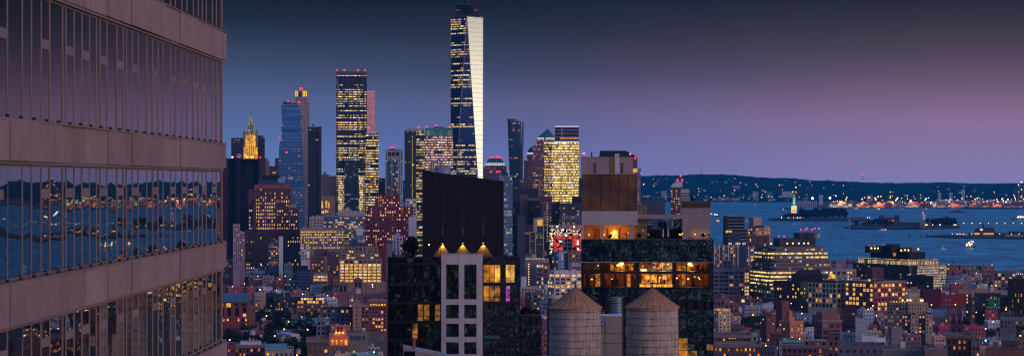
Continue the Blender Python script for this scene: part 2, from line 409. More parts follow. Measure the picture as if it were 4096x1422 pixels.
wob = [0, 0, 0, .02, .03, .05, .02, -.04, -.03, 0, .04, .02, -.02, .02, .0, 0]
for z0, z1, k in bands:
    band = MB(); tw(band, YA, YB-.3, -.3, .06, z0-.02, z1-.02)
    bo = band.build('cladding_band', JOINT, TOW)
    for a, b in zip(seams, seams[1:]):
        i = seams.index(a); pb = MB(); g_ = .012+.004*(i % 2)
        o_ = .17+wob[i]
        tw(pb, a+g_, b-g_, .03, o_, z0, z1)
        pb.build('cladding_panel', CONC, bo)
    tip = MB(); tw(tip, YB-.75, YB+.05, -1.2, .14, z0+.04, z1+.06); tip.build('band_end', CONC, bo)
    lip = MB(); tw(lip, YA, YB-.3, .0, .21, z1, z1+.035); tw(lip, YA, YB-.3, .0, .10, z0-.07, z0-.0); lip.build('flashing', MULL, bo)
    clips = MB()
    yy = 46.
    while yy < 84: tw(clips, yy, yy+.12, .12, .19, z1+.035, z1+.10); yy += 1.32
    tag(clips.build('clip', JOINT, bo), kind='stuff')
fl = [(140.5, 143.5, 142.4), (135.39, 139.33, 137.4), (131.38, 134.28, 133.2), (127.84, 130.38, 129.72), (124.27, 126.81, 126.25), (120.7, 123.23, 122.7)]
mull = [37, 112, 158, 207, 250, 315, 332, 373, 412, 450, 485, 503, 538, 588, 620, 636, 665, 695, 738, 768, 795, 820, 858, 882, 915, 940, 973, 997, 1017, 1037, 1068, 1088, 1113]
mull = [m/1.257 for m in mull]
pairs = [(0, 37), (207, 250), (332, 373), (412, 450), (503, 538), (588, 620), (665, 695), (768, 795), (858, 882), (915, 940), (973, 997), (1017, 1037), (1068, 1088)]
ym = [31, 32.6, 33.4, 34.9, 36.1, 37.3, 38.5, 40, 40.8, 42.2, 43.5, 44.7, 46, 47.2, 48.9]+[wallY(x) for x in mull]
for z0, z1, zt in fl:
    ins = -.004
    fm = MB()
    for a in ym: h_ = .062+.0016*max(a-50, 0); tw(fm, a-h_, a+h_, ins-.03, .004, z0, z1)
    tw(fm, YA, YB-.3, ins-.03, .012, z0-.005, z0+.05); tw(fm, YA, YB-.3, ins-.03, .012, z1-.05, z1+.005)
    fo = fm.build('mullion_frame', MULL, TOW)
    for a, b in pairs:
        A = wallY(a/1.257) if a else 48.95; B_ = wallY(b/1.257)
        tm = MB(); tw(tm, A, B_, ins-.02, .003, zt-.11, zt+.11); tm.build('transom', MULL, fo)
    for a, b in zip(ym, ym[1:]+[YB-.25]):
        if b < 45: continue
        # each pane is set a hair out of true, as real panes are
        r = rng; d1 = r.uniform(-.0045, .0045)*(b-a); pb = MB()
        x0 = wallX(a)+ins; x1 = wallX(b)+ins+d1; dz = r.uniform(-.004, .004)
        pb.face([(x0-T0.x, a-T0.y, z0), (x1-T0.x, b-T0.y, z0), (x1-T0.x+dz, b-T0.y, z1), (x0-T0.x+dz, a-T0.y, z1)])
        pb.build('window_pane', gl.m, TOW)
end = MB()
for z0, z1, zt in fl: tw(end, YB-.28, YB-.12, -.9, .03, z0, z1)
end.build('corner_post', MULL, TOW)
# ================================================================ far skyline
def tower(name, label, cat, x0, x1, yt, D, fac, roof=None, xc=None, phi=0, depth=40, part='body'):
    """one slab; phi 0 = square on, otherwise corner xc nearest the camera"""
    b = Bld(name, label, cat, (x0+x1)/2 if not phi else xc, D, phi)
    m = MB()
    if phi: 
        Rr = (x1-xc)/b.s/b.c if phi > 0 else (xc-x0)/b.s/b.c; Ll = (xc-x0)/b.s/b.sn if phi > 0 else (x1-xc)/b.s/b.sn
        if phi > 0: m.box(0, Rr, 0, Ll, 0, b.Z(yt), 0, 1)
        else: m.box(-Rr, 0, 0, Ll, 0, b.Z(yt), 0, 1)
        b.Rr = Rr; b.Ll = Ll
    else:
        m.box(b.X(x0), b.X(x1), 0, depth, 0, b.Z(yt), 0, 1)
    b.body = m.build(part, [fac, roof or ROOF], b.root)
    return b
SK = 'skyscraper'
STEEL = wall((.10, .10, .12), .5, .3, .15, .3, key='steel')
# --- tallest tower: square base, each side a tall triangle, top turned by 45 degrees
D = 4070; b = Bld('skyscraper', 'tallest tapering glass tower with a bright cream facet and a spire', SK, 1867.5, D)
a = 64.5/b.s; zt = b.Z(70)
fA = facade('glass_one', (.015, .025, .05), (.04, .12, .30), 3.1, 4.05, .88, .55, .40, (1, .6, .16), (1, .84, .5), 1.0, rowc=.55, clus=.3, grough=.10, metal=.85)
fM = facade('glass_one_upper', (.015, .025, .05), (.04, .12, .30), 9, 4.05, .93, .42, .27, (1, .68, .34), (1, .86, .6), .55, rowc=.9, clus=.05, grough=.10, metal=.85)
base = [(-a, -a), (a, -a), (a, a), (-a, a)]; top = [(0, -a), (a, 0), (0, a), (-a, 0)]
zm = b.Z(300); tz = zm/zt
def lerp(p, q, t_): return (p[0]+(q[0]-p[0])*t_, p[1]+(q[1]-p[1])*t_)
mb = MB(); SKY1 = facade('glass_one_sunset_side', (.92, .905, .85), (.92, .91, .86), 6, 8.1, .99, .9, .0, grough=.06, metal=1.0, wrough=.1)  # same glass made pale on one facet, sunset reflection put into its colour
for i in range(4):
    j = (i+1) % 4
    A, B_, T1 = (*base[i], 0), (*base[j], 0), (*top[i], zt)
    # upright triangle, split at the change of lighting
    l1 = lerp(base[i], top[i], tz); r1 = lerp(base[j], top[i], tz)
    mb.face([A, B_, (*r1, zm), (*l1, zm)], 0); mb.face([(*l1, zm), (*r1, zm), T1], 1)
    T0_ = top[i]; T2 = top[j]
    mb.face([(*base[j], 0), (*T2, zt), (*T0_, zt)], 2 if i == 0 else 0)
mb.face([(*p, zt) for p in top], 3)
mb.build('glass_shaft', [fA, fM, SKY1, ROOF], b.root)
mb = MB()
for i in range(4):
    j = (i+1) % 4
    for q in (top[i],):
        mb.tube((*base[i], 0), (*q, zt), .55, n=4); mb.tube((*base[j], 0), (*q, zt), .55, n=4)
    mb.tube((*top[i], zt), (*top[j], zt), .7, n=4)
mb.build('edge_trim', wall((.45, .36, .33), .4, .3, .1, .5, key='edge_steel'), b.root)
pb = MB(); dk = wall((.02, .02, .025), .7, key='dark_steel')
pb.box(-22, 22, -14, 14, zt, zt+5)
for k in range(3): pb.cyl(0, 0, [(18, zt+9+k*5), (19, zt+9.8+k*5), (18, zt+10.6+k*5)], 20)
for k in range(14):
    an = k*math.tau/14; pb.tube((17*math.cos(an), 17*math.sin(an), zt+3), (17*math.cos(an), 17*math.sin(an), zt+22), .5, n=4)
pb.build('antenna_ring', dk, b.root)
sp_ = MB(); sp_.cyl(0, 0, [(4.6, zt), (4.2, zt+30), (3, zt+60), (1.5, zt+100), (.5, 560)], 8)
for s_ in (-1, 1): sp_.tube((s_*11, -4, zt+20), (s_*3, -1, zt+75), .45, n=4)
sp_.build('spire', dk, b.root)
for px, py in ((1828, 42), (1838, 40), (1899, 40), (1906, 42), (1922, 66)): b.beacon(px, py, -12, 1.2, lamp('dim_red_beacon', (1, .05, .05), .5))
# --- tall slab with red lights
D = 4300; f3 = facade('glass_tall', (.02, .025, .045), (.02, .04, .07), 2.6, 4.3, .95, .42, .52, (1, .58, .14), (1, .85, .5), 1.25, rowc=.5, clus=.3, grough=.12, metal=.3)
b = tower('skyscraper', 'tall rectangular dark tower with steel ribs and red lights along its top', SK, 1345, 1467, 292, D, f3)
cr = MB()
for px in (1346, 1351, 1372, 1394, 1412, 1431, 1453, 1459, 1466): cr.box(b.X(px)-.6, b.X(px)+.6, -.9, 0, 0, b.Z(290))
cr.build('steel_rib', STEEL, b.root)
tp = MB(); tp.box(b.X(1349), b.X(1466), -.35, 0, b.Z(338), b.Z(304)); tp.build('louvre_panel', facade('louvre_dark', (.012, .015, .03), (.006, .008, .018), 9, 11, .82, .9, 0., grough=.5), b.root)
cw_ = MB(); cw_.box(b.X(1345), b.X(1467), -1, 0, b.Z(296), b.Z(291)); cw_.box(b.X(1345), b.X(1467), -1, 0, b.Z(290), b.Z(287)); cw_.build('crown_rail', STEEL, b.root)
for px in (1347, 1377, 1379, 1431, 1434, 1461): b.beacon(px, 281, 0, 1.5)
f3b = facade('glass_low_stripe', (.03, .03, .03), (.04, .035, .02), 2.6, 4.3, .92, .62, .86, (1, .62, .16), (1, .8, .38), 1.35, rowc=.3, clus=.3)
lw = MB(); lw.box(b.X(1352), b.X(1376), -.8, 0, b.Z(848), b.Z(722)); lw.box(b.X(1436), b.X(1458), -.8, 0, b.Z(848), b.Z(706)); lw.build('lit_office_bay', f3b, b.root)
mid = MB(); mid.box(b.X(1377), b.X(1434), -7, -.9, 0, b.Z(640)); 
mid.build('crane_hoist_bay', facade('hoist_bay', (.03, .03, .06), (.02, .05, .09), 3, 4, .8, .6, .35, (1, .7, .5), (.8, .9, 1), .7, rowc=.2, clus=.4), b.root)
# --- slab behind, sunset pink put into its wall colour
fp = facade('sunset_pink_slab', (.95, .45, .45), (.75, .34, .36), 3, 4.2, .9, .45, .16, (1, .75, .55), (1, .85, .65), .35, rowc=.5, clus=.4, grough=.35, metal=.0)
b = tower('skyscraper', 'pink lit narrow slab just behind the tall ribbed tower', SK, 1462, 1500, 362, 4500, fp)
b = tower('skyscraper', 'shorter dark blue glass office block with gold floors beside the tall ribbed tower', SK, 1463, 1515, 532, 4000, facade('glass_seven', (.02, .03, .05), (.02, .05, .08), 3.2, 4.4, .96, .5, .62, (1, .6, .12), (1, .82, .4), 1.1, rowc=.5, clus=.35, metal=.4))
# --- gothic gold crown
D = 4500; b = Bld('gothic_tower', 'golden floodlit gothic tower with a pointed green crown', 'tower', 1002, D)
GOLD = litwin('floodlight_glow_stone', (1, .50, .05), .95, .35, .35, 1.5); GST = wall((.45, .33, .2), key='gothic_stone')  # stone glows by itself in place of floodlights
gs = facade('gothic_shaft', (.5, .35, .2), (.1, .06, .03), 2.2, 4.1, .35, .6, 0.)
def boxc(m, cx_, hw, z0, z1, mat=0, d=None): m.box(cx_-hw, cx_+hw, -(d or hw)+hw, (d or hw)+hw, z0, z1, mat)
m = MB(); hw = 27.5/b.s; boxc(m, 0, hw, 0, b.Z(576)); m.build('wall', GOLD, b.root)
gw = [(k, r) for k in range(7) for r in range(5)]
b.win('F', -hw*.8, hw*.8, b.Z(622), b.Z(580), 6, 5, .34, .62, 0, off=0)
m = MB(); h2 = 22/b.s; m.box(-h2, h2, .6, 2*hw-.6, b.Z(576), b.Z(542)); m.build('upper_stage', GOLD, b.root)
b.win('F', -h2*.6, h2*.6, b.Z(574), b.Z(546), 4, 3, .34, .62, 0, off=.6)
b.done()
m = MB(); c0 = (0, hw)
rings = [(20, 541), (16, 520), (11, 500), (7.5, 485), (5, 475), (3, 466), (.5, 459)]
m.cyl(0, hw, [(r/b.s, b.Z(y)) for r, y in rings], 8, 0, smooth=False); cro = m.build('crown_roof', facade('green_gold_roof', (.06, .22, .12), (.6, .36, .03), 3.4, 4.2, .5, .6, .75, (1, .62, .05), (.75, .6, .06), 1.1, rowc=.1, clus=.2, grough=.6), b.root)  # gold floodlight on the roof drawn as glowing cells
m = MB()
for s_ in (-1, 1):
    for yy in (1.5, 2*hw-1.5):
        m.cyl(s_*24/b.s, yy, [(2.4, b.Z(590)), (2.4, b.Z(530)), (.2, b.Z(517))], 6, smooth=False)
m.build('corner_pinnacle', GST, b.root)
m = MB(); m.tube((0, hw, b.Z(461)), (0, hw, b.Z(452)), .5); m.build('finial', plain('mast_grey', (.1, .1, .1)), b.root)
# --- dark slabs around the gothic tower
fd = facade('dark_office', (.008, .009, .015), (.008, .01, .02), 3, 4.4, .95, .42, .13, (1, .58, .06), (1, .78, .2), 1.0, rowc=.75, clus=.15)
b = tower('office_block', 'black slab with one gold floor behind the golden gothic tower, left half', 'office block', 925, 978, 551, 4700, fd)
b = tower('office_block', 'black slab with a few gold windows right of the golden gothic tower', 'office block', 1018, 1059, 551, 4720, fd)
m = MB(); m.cyl(b.X(1042), 20, [(6, b.Z(552)), (6, b.Z(541))], 12); m.build('roof_drum', ROOF, b.root)
# --- windowless brown monolith
D = 3400; CB = wall((.085, .045, .055), .85, .1, .15, key='brown_granite'); CB2 = wall((.035, .022, .035), .85, .1, .15, key='dark_granite')
b = Bld('telephone_exchange', 'huge windowless dark purple monolith beside the left tower', 'tower block', 975, D)
m = MB(); m.box(b.X(880), b.X(1045), 0, 55, 0, b.Z(634), 0, 1); m.build('body', [CB2, ROOF], b.root)
m = MB()
for x0, x1 in ((880, 914), (943, 963), (1036, 1062)): m.box(b.X(x0), b.X(x1), -9, -.01, 0, b.Z(632))
m.build('service_shaft', CB, b.root)
m = MB()
for k in range(8):
    x = b.X(916+k*3.4); m.box(x, x+.8, -.4, 0, b.Z(661), b.Z(637))
for k in range(18):
    x = b.X(966+k*3.9); m.box(x, x+.8, -.4, 0, b.Z(661), b.Z(637))
m.build('vent_louvre', plain('black_opening', (.003, .003, .005), .9), b.root)
m = MB(); x = b.X(955); m.cyl(x, 8, [(3.9, b.Z(630)), (4.2, b.Z(624)), (3.4, b.Z(617)), (1.6, b.Z(613.5)), (.1, b.Z(613))], 12); m.build('radome', wall((.5, .42, .42), key='white_radome'), b.root)
for px, mt in ((930, 0), (1028, 1), (1041, 1), (956, 1), (989, 2), (1006, 2)): b.beacon(px, 628, -8, 1.1, [WHITEL, RED, WARML][mt])
m = MB(); m.box(b.X(880), b.X(898), -6, 2, b.Z(634), b.Z(612)); m.box(b.X(1045), b.X(1058), 5, 25, b.Z(668), b.Z(636)); m.build('roof_plant', wall((.3, .25, .27), key='pale_plant'), b.root)
# --- stone blocks between
f_st = lambda n, c_, p=.25: facade(n, c_, (.01, .012, .02), 3.2, 3.8, .5, .5, p, (1, .6, .2), (1, .8, .5), .9, rowc=.2, clus=.3)
b = tower('apartment_building', 'rose stone stepped block just right of the windowless monolith', 'building', 1050, 1078, 642, 3500, f_st('rose_stone', (.22, .14, .14), .08))
m = MB(); m.box(b.X(1052), b.X(1070), 3, 12, b.Z(642), b.Z(633)); m.build('upper_storey', f_st('rose_stone', (.22, .14, .14)), b.root)
b = tower('office_block', 'low dark block with one row of yellow windows between monolith and blue tower', 'office block', 1070, 1108, 664, 3550, facade('onerow', (.04, .025, .04), (.01, .01, .02), 3, 7, .6, .45, .45, (1, .62, .1), (1, .7, .2), 1.1, rowc=.7, clus=0.))
b = tower('apartment_building', 'dark brick block close against the left foot of the blue stacked tower', 'building', 1100, 1122, 632, 3560, f_st('dk_brick', (.06, .03, .045), .2))
# --- stacked-slab residential tower
D = 3300; b = Bld('stacked_tower', 'blue glass residential tower whose upper floors jut out like stacked boxes', SK, 1162, D)
BG = facade('blue_balcony_glass', (.06, .20, .40), (.05, .24, .50), 4.5, 3.6, .9, .8, .05, (1, .62, .2), (1, .75, .4), .9, rowc=.1, clus=.3, grough=.12, metal=.75)
BG2 = facade('blue_balcony_glass_low', (.05, .16, .34), (.04, .18, .40), 3.4, 3.5, .82, .72, .3, (1, .62, .2), (.9, .1, .15), .8, rowc=.15, clus=.35, grough=.15, metal=.7)
SLAB = wall((.30, .38, .48), .6, .4, .1, key='balcony_slab')
stack = [(1126, 1196, 419, 434, 0), (1126, 1201, 434, 458, 0), (1129, 1211, 458, 474, 1), (1128, 1200, 474, 490, -2), (1132, 1202, 490, 505, 1), (1125, 1208, 505, 521, 3), (1129, 1199, 521, 536, -1), (1128, 1210, 536, 549, 1), (1128, 1207, 549, 563, 0), (1119, 1210, 563, 579, 2), (1117, 1212, 579, 595, 0), (1116, 1213, 595, 655, 1), (1114, 1214, 655, 720, 0), (1113, 1220, 720, 1000, 1)]
for i, (x0, x1, y0, y1, dy) in enumerate(stack):
    m = MB(); m.box(b.X(x0), b.X(x1), -dy, 26+dy % 3, b.Z(y1)+.02, b.Z(y0)-.5, 0, bottom=True)
    so = m.build('floor_block', BG if i < 11 else BG2, b.root)
    m = MB(); zz = b.Z(y0)-.5
    m.box(b.X(x0)-.8, b.X(x1)+.8, -dy-1.2, 27+dy % 3, zz, zz+.5, bottom=True)
    if i >= 11:
        z = zz-3.6*3
        while z > b.Z(y1)+3: m.box(b.X(x0)-.7, b.X(x1)+.7, -dy-1.1, 5, z, z+.45, bottom=True); z -= 3.6*(1 if i > 12 else 2)
    m.build('balcony_slab', SLAB, so)
m = MB(); m.box(b.X(1133), b.X(1163), 4, 16, b.Z(419), b.Z(406)); m.box(b.X(1170), b.X(1190), 3, 16, b.Z(419), b.Z(411)); m.tube((b.X(1146), 6, b.Z(405)), (b.X(1162), 6, b.Z(398)), .4); m.build('roof_plant', ROOF, b.root)
for px, py in ((1153, 404), (1195, 408), (1146, 609)): b.beacon(px, py, -3, 1.4)
m = MB(); m.box(b.X(1115), b.X(1121), -6, 0, b.Z(564), b.Z(545)); m.build('lit_cabin', LIT['org'], b.root)
# --- limestone tower with gold lantern top
D = 4000; b = Bld('stone_tower', 'slim limestone tower with two glowing gold lantern bays at its top', SK, 1205, D)
LS = facade('limestone_ribs', (.34, .24, .26), (.06, .05, .09), 3.4, 3.9, .4, .55, .10, (1, .62, .2), (1, .8, .5), .8, rowc=.1, clus=.3)
m = MB(); m.box(b.X(1160), b.X(1238), 6, 30, 0, b.Z(412), 0, 1); m.build('shaft', [LS, ROOF], b.root)
m = MB(); m.box(b.X(1179), b.X(1231), 0, 5.9, 0, b.Z(363), 0, 1); m.build('front_bay', [LS, ROOF], b.root)
for x0, x1 in ((1181, 1191), (1211, 1227)):
    m = MB(); m.box(b.X(x0), b.X(x1), -.5, -.02, b.Z(386), b.Z(364))
    m.build('gold_lantern', lamp('gold_lantern_light', (1, .62, .02), 1.1), b.root)
m = MB()
for x in (1186, 1215.5, 1222): m.box(b.X(x)-.4, b.X(x)+.4, -.7, -.52, b.Z(386), b.Z(366))
m.box(b.X(1197), b.X(1206), -.4, 0, b.Z(386), b.Z(368)); m.build('lantern_mullion', plain('dark_joint', (.02, .018, .02)), b.root)
for px in (1202, 1207): b.beacon(px, 355, 2, 1.8)
# --- black tower
D = 3900; b = tower('black_tower', 'slender black tower right of the limestone tower, few lit floors', SK, 1232, 1285, 507, D, facade('black_tw', (.005, .006, .010), (.006, .008, .015), 2.8, 4.2, .9, .42, .17, (1, .6, .12), (1, .85, .6), .9, rowc=.65, clus=.25))
m = MB(); m.box(b.X(1274), b.X(1286), -3, -.01, 0, b.Z(506)); m.build('ribbed_end', facade('ribend', (.02, .022, .035), (.008, .01, .016), 1.6, 200, .5, 1, 0), b.root)
m = MB(); m.cyl(b.X(1253), 10, [(.5, b.Z(507)), (.5, b.Z(502)), (1.6, b.Z(500)), (1.8, b.Z(496)), (.2, b.Z(494))], 8); m.build('roof_dish', ROOF, b.root)
# --- cream deco block and gothic block
b = tower('office_block', 'cream stepped masonry office block between black tower and tall ribbed tower', 'office block', 1284, 1345, 703, 3700, facade('cream_deco', (.26, .19, .13), (.015, .015, .02), 2.4, 3.6, .5, .5, .13, (1, .66, .2), (1, .8, .45), .9, rowc=.4, clus=.3))
m = MB(); m.box(b.X(1284), b.X(1316), 2, 20, b.Z(703), b.Z(697)); m.box(b.X(1294), b.X(1306), 6, 16, b.Z(697), b.Z(687)); m.build('upper_storey', wall((.26, .19, .13), key='cream'), b.root)
b = tower('court_building', 'cream block with tall arched gold windows near the foot of the ribbed tower', 'building', 1285, 1340, 783, 3300, wall((.24, .18, .12), key='cream2'))
m = MB()
def arch(m, x0, x1, z0, z1, y, n=8, t=.1, mat=0):
    w2 = (x1-x0)/2; cx_ = (x0+x1)/2; pts = [(x0, z0), (x1, z0)]+[(cx_+w2*math.cos(math.pi*k/n), z1-w2+w2*math.sin(math.pi*k/n)) for k in range(n+1)]
    fr = [(p, y, q) for p, q in pts]; bk = [(p, y+t, q) for p, q in pts]
    m.face(fr, mat); nn = len(pts)
    for i in range(nn): m.face([fr[i], bk[i], bk[(i+1) % nn], fr[(i+1) % nn]], mat)
for k, (x0, x1, y0, y1) in enumerate(((1286, 1292, 832, 803), (1302, 1309, 830, 801), (1313, 1318, 832, 806), (1286, 1297, 852, 841), (1300, 1306, 850, 838), (1309, 1314, 850, 840))):
    m = MB(); arch(m, b.X(x0), b.X(x1), b.Z(y0), b.Z(y1), -.3, t=.28); m.build('arched_window', LIT['yel'], b.root)
# --- white residential
D = 3600; b = tower('apartment_tower', 'white gridded apartment tower standing clear left of the colourful glass block', 'apartment tower', 1541, 1612, 600, D, facade('white_grid', (.30, .33, .38), (.02, .035, .06), 3.3, 3.4, .58, .55, .22, (1, .62, .15), (1, .8, .5), .95, rowc=.1, clus=.2))
m = MB()
for x0, x1 in ((1551, 1566), (1571, 1590)): m.box(b.X(x0), b.X(x1), -.8, 0, 0, b.Z(640))
m.build('glass_bay', facade('glass_bay', (.05, .09, .13), (.02, .05, .08), 3, 3.4, .9, .8, .3, (1, .6, .12), (1, .75, .4), 1, rowc=.1, clus=.2), b.root)
m = MB()
for x0, x1 in ((1553, 1563), (1568, 1578), (1584, 1596)): m.box(b.X(x0), b.X(x1), -.6, 0, b.Z(622), b.Z(609))
m.build('roof_opening', plain('black_opening', (.003, .003, .005), .9), b.root)
m = MB(); m.box(b.X(1548), b.X(1605), 3, 15, b.Z(600), b.Z(597)); m.cyl(b.X(1570), 8, [(3.6, b.Z(600)), (3.6, b.Z(592))], 10); m.build('roof_plant', ROOF, b.root)
for px in (1562, 1568, 1575): b.beacon(px, 590, 2, 1.1)
b = tower('apartment_building', 'plum brick block between the white gridded tower and the glass office block', 'building', 1514, 1542, 712, 3650, f_st('plum', (.10, .05, .07), .1))
# --- colourful office pair left of the tallest tower
D = 3850; b = tower('glass_office', 'dark glass tower with a strip of gold stair lights left of the teal topped block', 'office block', 1618, 1664, 522, D, facade('go_a', (.012, .02, .04), (.015, .045, .08), 3, 4.2, .9, .5, .25, (1, .58, .08), (1, .75, .3), 1.2, rowc=.2, clus=.5, metal=.4))
m = MB()
for k in range(34): z = b.Z(545+k*8.6); m.box(b.X(1648), b.X(1650.5), -.5, 0, z-1, z+.9)
tag(m.build('stair_light', LIT['yel'], b.root), kind='stuff')
m = MB()
for x in (1620, 1632, 1644, 1656, 1668, 1680, 1692): m.box(b.X(x)-.3, b.X(x)+.3, -.3, .3, b.Z(524), b.Z(514))
m.box(b.X(1619), b.X(1700), -.3, .3, b.Z(516), b.Z(514)); m.box(b.X(1619), b.X(1700), -.3, .3, b.Z(520), b.Z(519)); m.tube((b.X(1640), 4, b.Z(513)), (b.X(1660), 4, b.Z(507)), .6); m.build('roof_frame', wall((.4, .25, .15), key='copper_frame'), b.root)
b = tower('glass_office', 'striped glass wing with pale gold floors joined to the teal topped block', 'office block', 1664, 1700, 517, 3900, facade('go_b', (.05, .05, .05), (.06, .07, .05), 3, 4.3, .96, .6, .55, (.9, .65, .2), (.8, .7, .4), .75, rowc=.5, clus=.4))
b = tower('glass_office', 'wide teal topped glass block with violet and gold lit floors', 'office block', 1700, 1812, 512, 3870, facade('go_c', (.03, .02, .06), (.05, .035, .09), 2.6, 4.1, .97, .52, .72, (1, .56, .08), (.75, .55, .95), 1.15, rowc=.35, clus=.35))
m = MB(); m.box(b.X(1700), b.X(1812), -.5, 0, b.Z(541), b.Z(513)); m.build('teal_crown', facade('teal_crown', (.03, .16, .17), (.05, .25, .24), 7, 12, .92, .86, .5, (.3, .65, .5), (.5, .7, .45), .22, rowc=.6, clus=.1, grough=.2), b.root)
m = MB(); m.box(b.X(1733), b.X(1775), 4, 20, b.Z(512), b.Z(507)); m.build('roof_plant', ROOF, b.root)
for px, py in ((1674, 509), (1706, 506), (1745, 501), (1799, 507)): b.beacon(px, py, 1, 1.5)
# --- trapezoid-topped block right of the tallest tower
TEALR = wall((.03, .13, .14), .5, .1, .2, key='teal_copper_roof')
D = 4200; b = tower('office_block', 'block with a cut off teal pyramid roof right of the tallest tower', 'office block', 1940, 2026, 664, D, f_st('wfc_stone', (.11, .06, .08), .25))
def frust(b, x0, x1, xa, xb, y0, y1, mat, name='pyramid_roof', y=2, d=None):
    hw0 = (b.X(x1)-b.X(x0))/2; hw1 = (b.X(xb)-b.X(xa))/2; cx_ = (b.X(x0)+b.X(x1))/2; cx1 = (b.X(xa)+b.X(xb))/2; m = MB(); cy_ = y+hw0
    m.loft([[(cx_+sx_*hw0, cy_+sy_*hw0, b.Z(y0)) for sx_, sy_ in ((-1, -1), (1, -1), (1, 1), (-1, 1))], [(cx1+sx_*max(hw1, .05), cy_+sy_*max(hw1, .05), b.Z(y1)) for sx_, sy_ in ((-1, -1), (1, -1), (1, 1), (-1, 1))]])
    return m.build(name, mat, b.root)
WBAND = lamp('white_band_light', (.85, .92, 1), .95)
frust(b, 1943, 2019, 1958, 2001, 651, 631, TEALR)
m = MB(); m.box(b.X(1941), b.X(2020), 0, 30, b.Z(664), b.Z(651)); m.build('cornice', wall((.2, .2, .22), key='wfc_cornice'), b.root)
m = MB()
for k in range(8):
    for z in (653, 658.5): m.box(b.X(1942+k*9.8), b.X(1942+k*9.8+8), -.4, -.01, b.Z(z+1.6), b.Z(z-1.6))
tag(m.build('light_band', WBAND, b.root), kind='stuff')
for px in (1962, 1972, 1986, 1993, 2000): b.beacon(px, 629, 10, 1.6)
m = MB(); m.box(b.X(1934), b.X(1945), -2, 20, 0, b.Z(668)); m.box(b.X(2020), b.X(2032), -2, 20, 0, b.Z(690)); m.build('side_wing', f_st('wfc_stone', (.11, .06, .08)), b.root)
b = tower('apartment_building', 'small blue lit rooftop block in front of the cut off pyramid block', 'building', 1958, 2010, 694, 3300, f_st('blu', (.06, .10, .2), .2))
for px in (1964, 1987, 1998): b.beacon(px, 686, 1, 1.4)
b = tower('apartment_tower', 'pale blue glass apartment tower with a bright edge right of the black penthouse', 'apartment tower', 1996, 2050, 700, 2500, facade('pale_multi', (.16, .22, .32), (.05, .12, .2), 2.2, 3.2, .75, .7, .3, (1, .55, .3), (.5, .8, .95), .8, rowc=.05, clus=.3))
# --- flaring dark blue tower
D = 3950; b = Bld('flared_tower', 'dark blue glass tower that widens to a slanted curved top', SK, 2065, D)
FG = facade('flare_glass', (.012, .02, .045), (.02, .07, .16), 3, 3.9, .9, .6, .27, (1, .58, .12), (1, .25, .2), 1.1, rowc=.2, clus=.4, grough=.1, metal=.5)
m = MB(); rings = []
prof = [(2042, 2094, 1020), (2041, 2094, 780), (2038, 2093, 700), (2034, 2093, 620), (2031, 2095, 540), (2029, 2096, 490)]
for x0, x1, y in prof:
    z = b.Z(y) if y < 1000 else 0; cx_ = (b.X(x0)+b.X(x1))/2; hw = (b.X(x1)-b.X(x0))/2; n = 20; rr = []
    for i in range(n):
        an = math.tau*i/n; ca, sa = math.cos(an), math.sin(an); rx = hw*math.copysign(abs(ca)**.55, ca); ry = 11*math.copysign(abs(sa)**.55, sa)
        zz = z
        if y == 490: zz = z+4-(rx/hw)*3.2
        rr.append((cx_+rx, 11+ry, zz))
    rings.append(rr)
m.loft(rings, 0, True, True, topmat=1); m.build('glass_shaft', [FG, ROOF], b.root)
m = MB(); m.tube((b.X(2029), 3, b.Z(472)), (b.X(2029), 3, b.Z(500)), .6); m.tube((b.X(2029), 3, b.Z(472)), (b.X(2070), 3, b.Z(476)), .5); m.tube((b.X(2046), 5, b.Z(476)), (b.X(2046), 5, b.Z(490)), .8); m.box(b.X(2048), b.X(2070), 6, 12, b.Z(484), b.Z(474)); m.build('crown_frame', wall((.4, .3, .3), key='crown_frame'), b.root)
# --- dome block and pyramid block
D = 4250
b = tower('office_block', 'plum office block with a teal dome and two white light bands', 'office block', 2096, 2160, 640, D, f_st('plum_office', (.13, .065, .09), .3))
m = MB(); m.box(b.X(2108), b.X(2150), 2, 20, b.Z(640), b.Z(618)); m.build('upper_storey', f_st('plum_office', (.13, .065, .09)), b.root)
m = MB(); cx_ = b.X(2140); m.cyl(cx_, 14, [(30/b.s, b.Z(610)), (28/b.s, b.Z(600)), (22/b.s, b.Z(591)), (12/b.s, b.Z(585)), (.3, b.Z(583))], 16); m.build('dome', TEALR, b.root)
m = MB(); m.box(b.X(2108), b.X(2140), 0, 2, b.Z(618), b.Z(609)); m.build('cornice', wall((.2, .2, .22), key='wfc_cornice'), b.root)
m = MB()
for z in (611, 616): m.box(b.X(2108), b.X(2139), -.3, -.01, b.Z(z+1), b.Z(z-1))
m.build('light_band', WBAND, b.root)
D = 4150
b = Bld('office_block', 'plum stepped block under a pointed teal pyramid roof', 'office block', 2190, D)
PL = facade('plum_office2', (.14, .07, .09), (.03, .02, .04), 2.6, 4.2, .6, .45, .42, (1, .55, .2), (1, .72, .4), .75, rowc=.35, clus=.3)
m = MB(); m.box(b.X(2133), b.X(2225), 0, 40, 0, b.Z(580), 0, 1); m.build('body', [PL, ROOF], b.root)
m = MB(); m.box(b.X(2143), b.X(2222), 3, 36, b.Z(580), b.Z(562)); m.build('upper_storey', PL, b.root)
m = MB(); m.box(b.X(2148), b.X(2221), 5, 34, b.Z(562), b.Z(548)); m.build('neck_storey', PL, b.root)
frust(b, 2150, 2220, 2190.5, 2191.5, 548, 513, TEALR, y=4)
m = MB()
for x0, x1 in ((2149, 2176), (2182, 2219)):
    for z in (551, 556.5): m.box(b.X(x0), b.X(x1), 4.6, 4.98, b.Z(z+1.1), b.Z(z-1.1))
m.build('light_band', WBAND, b.root)
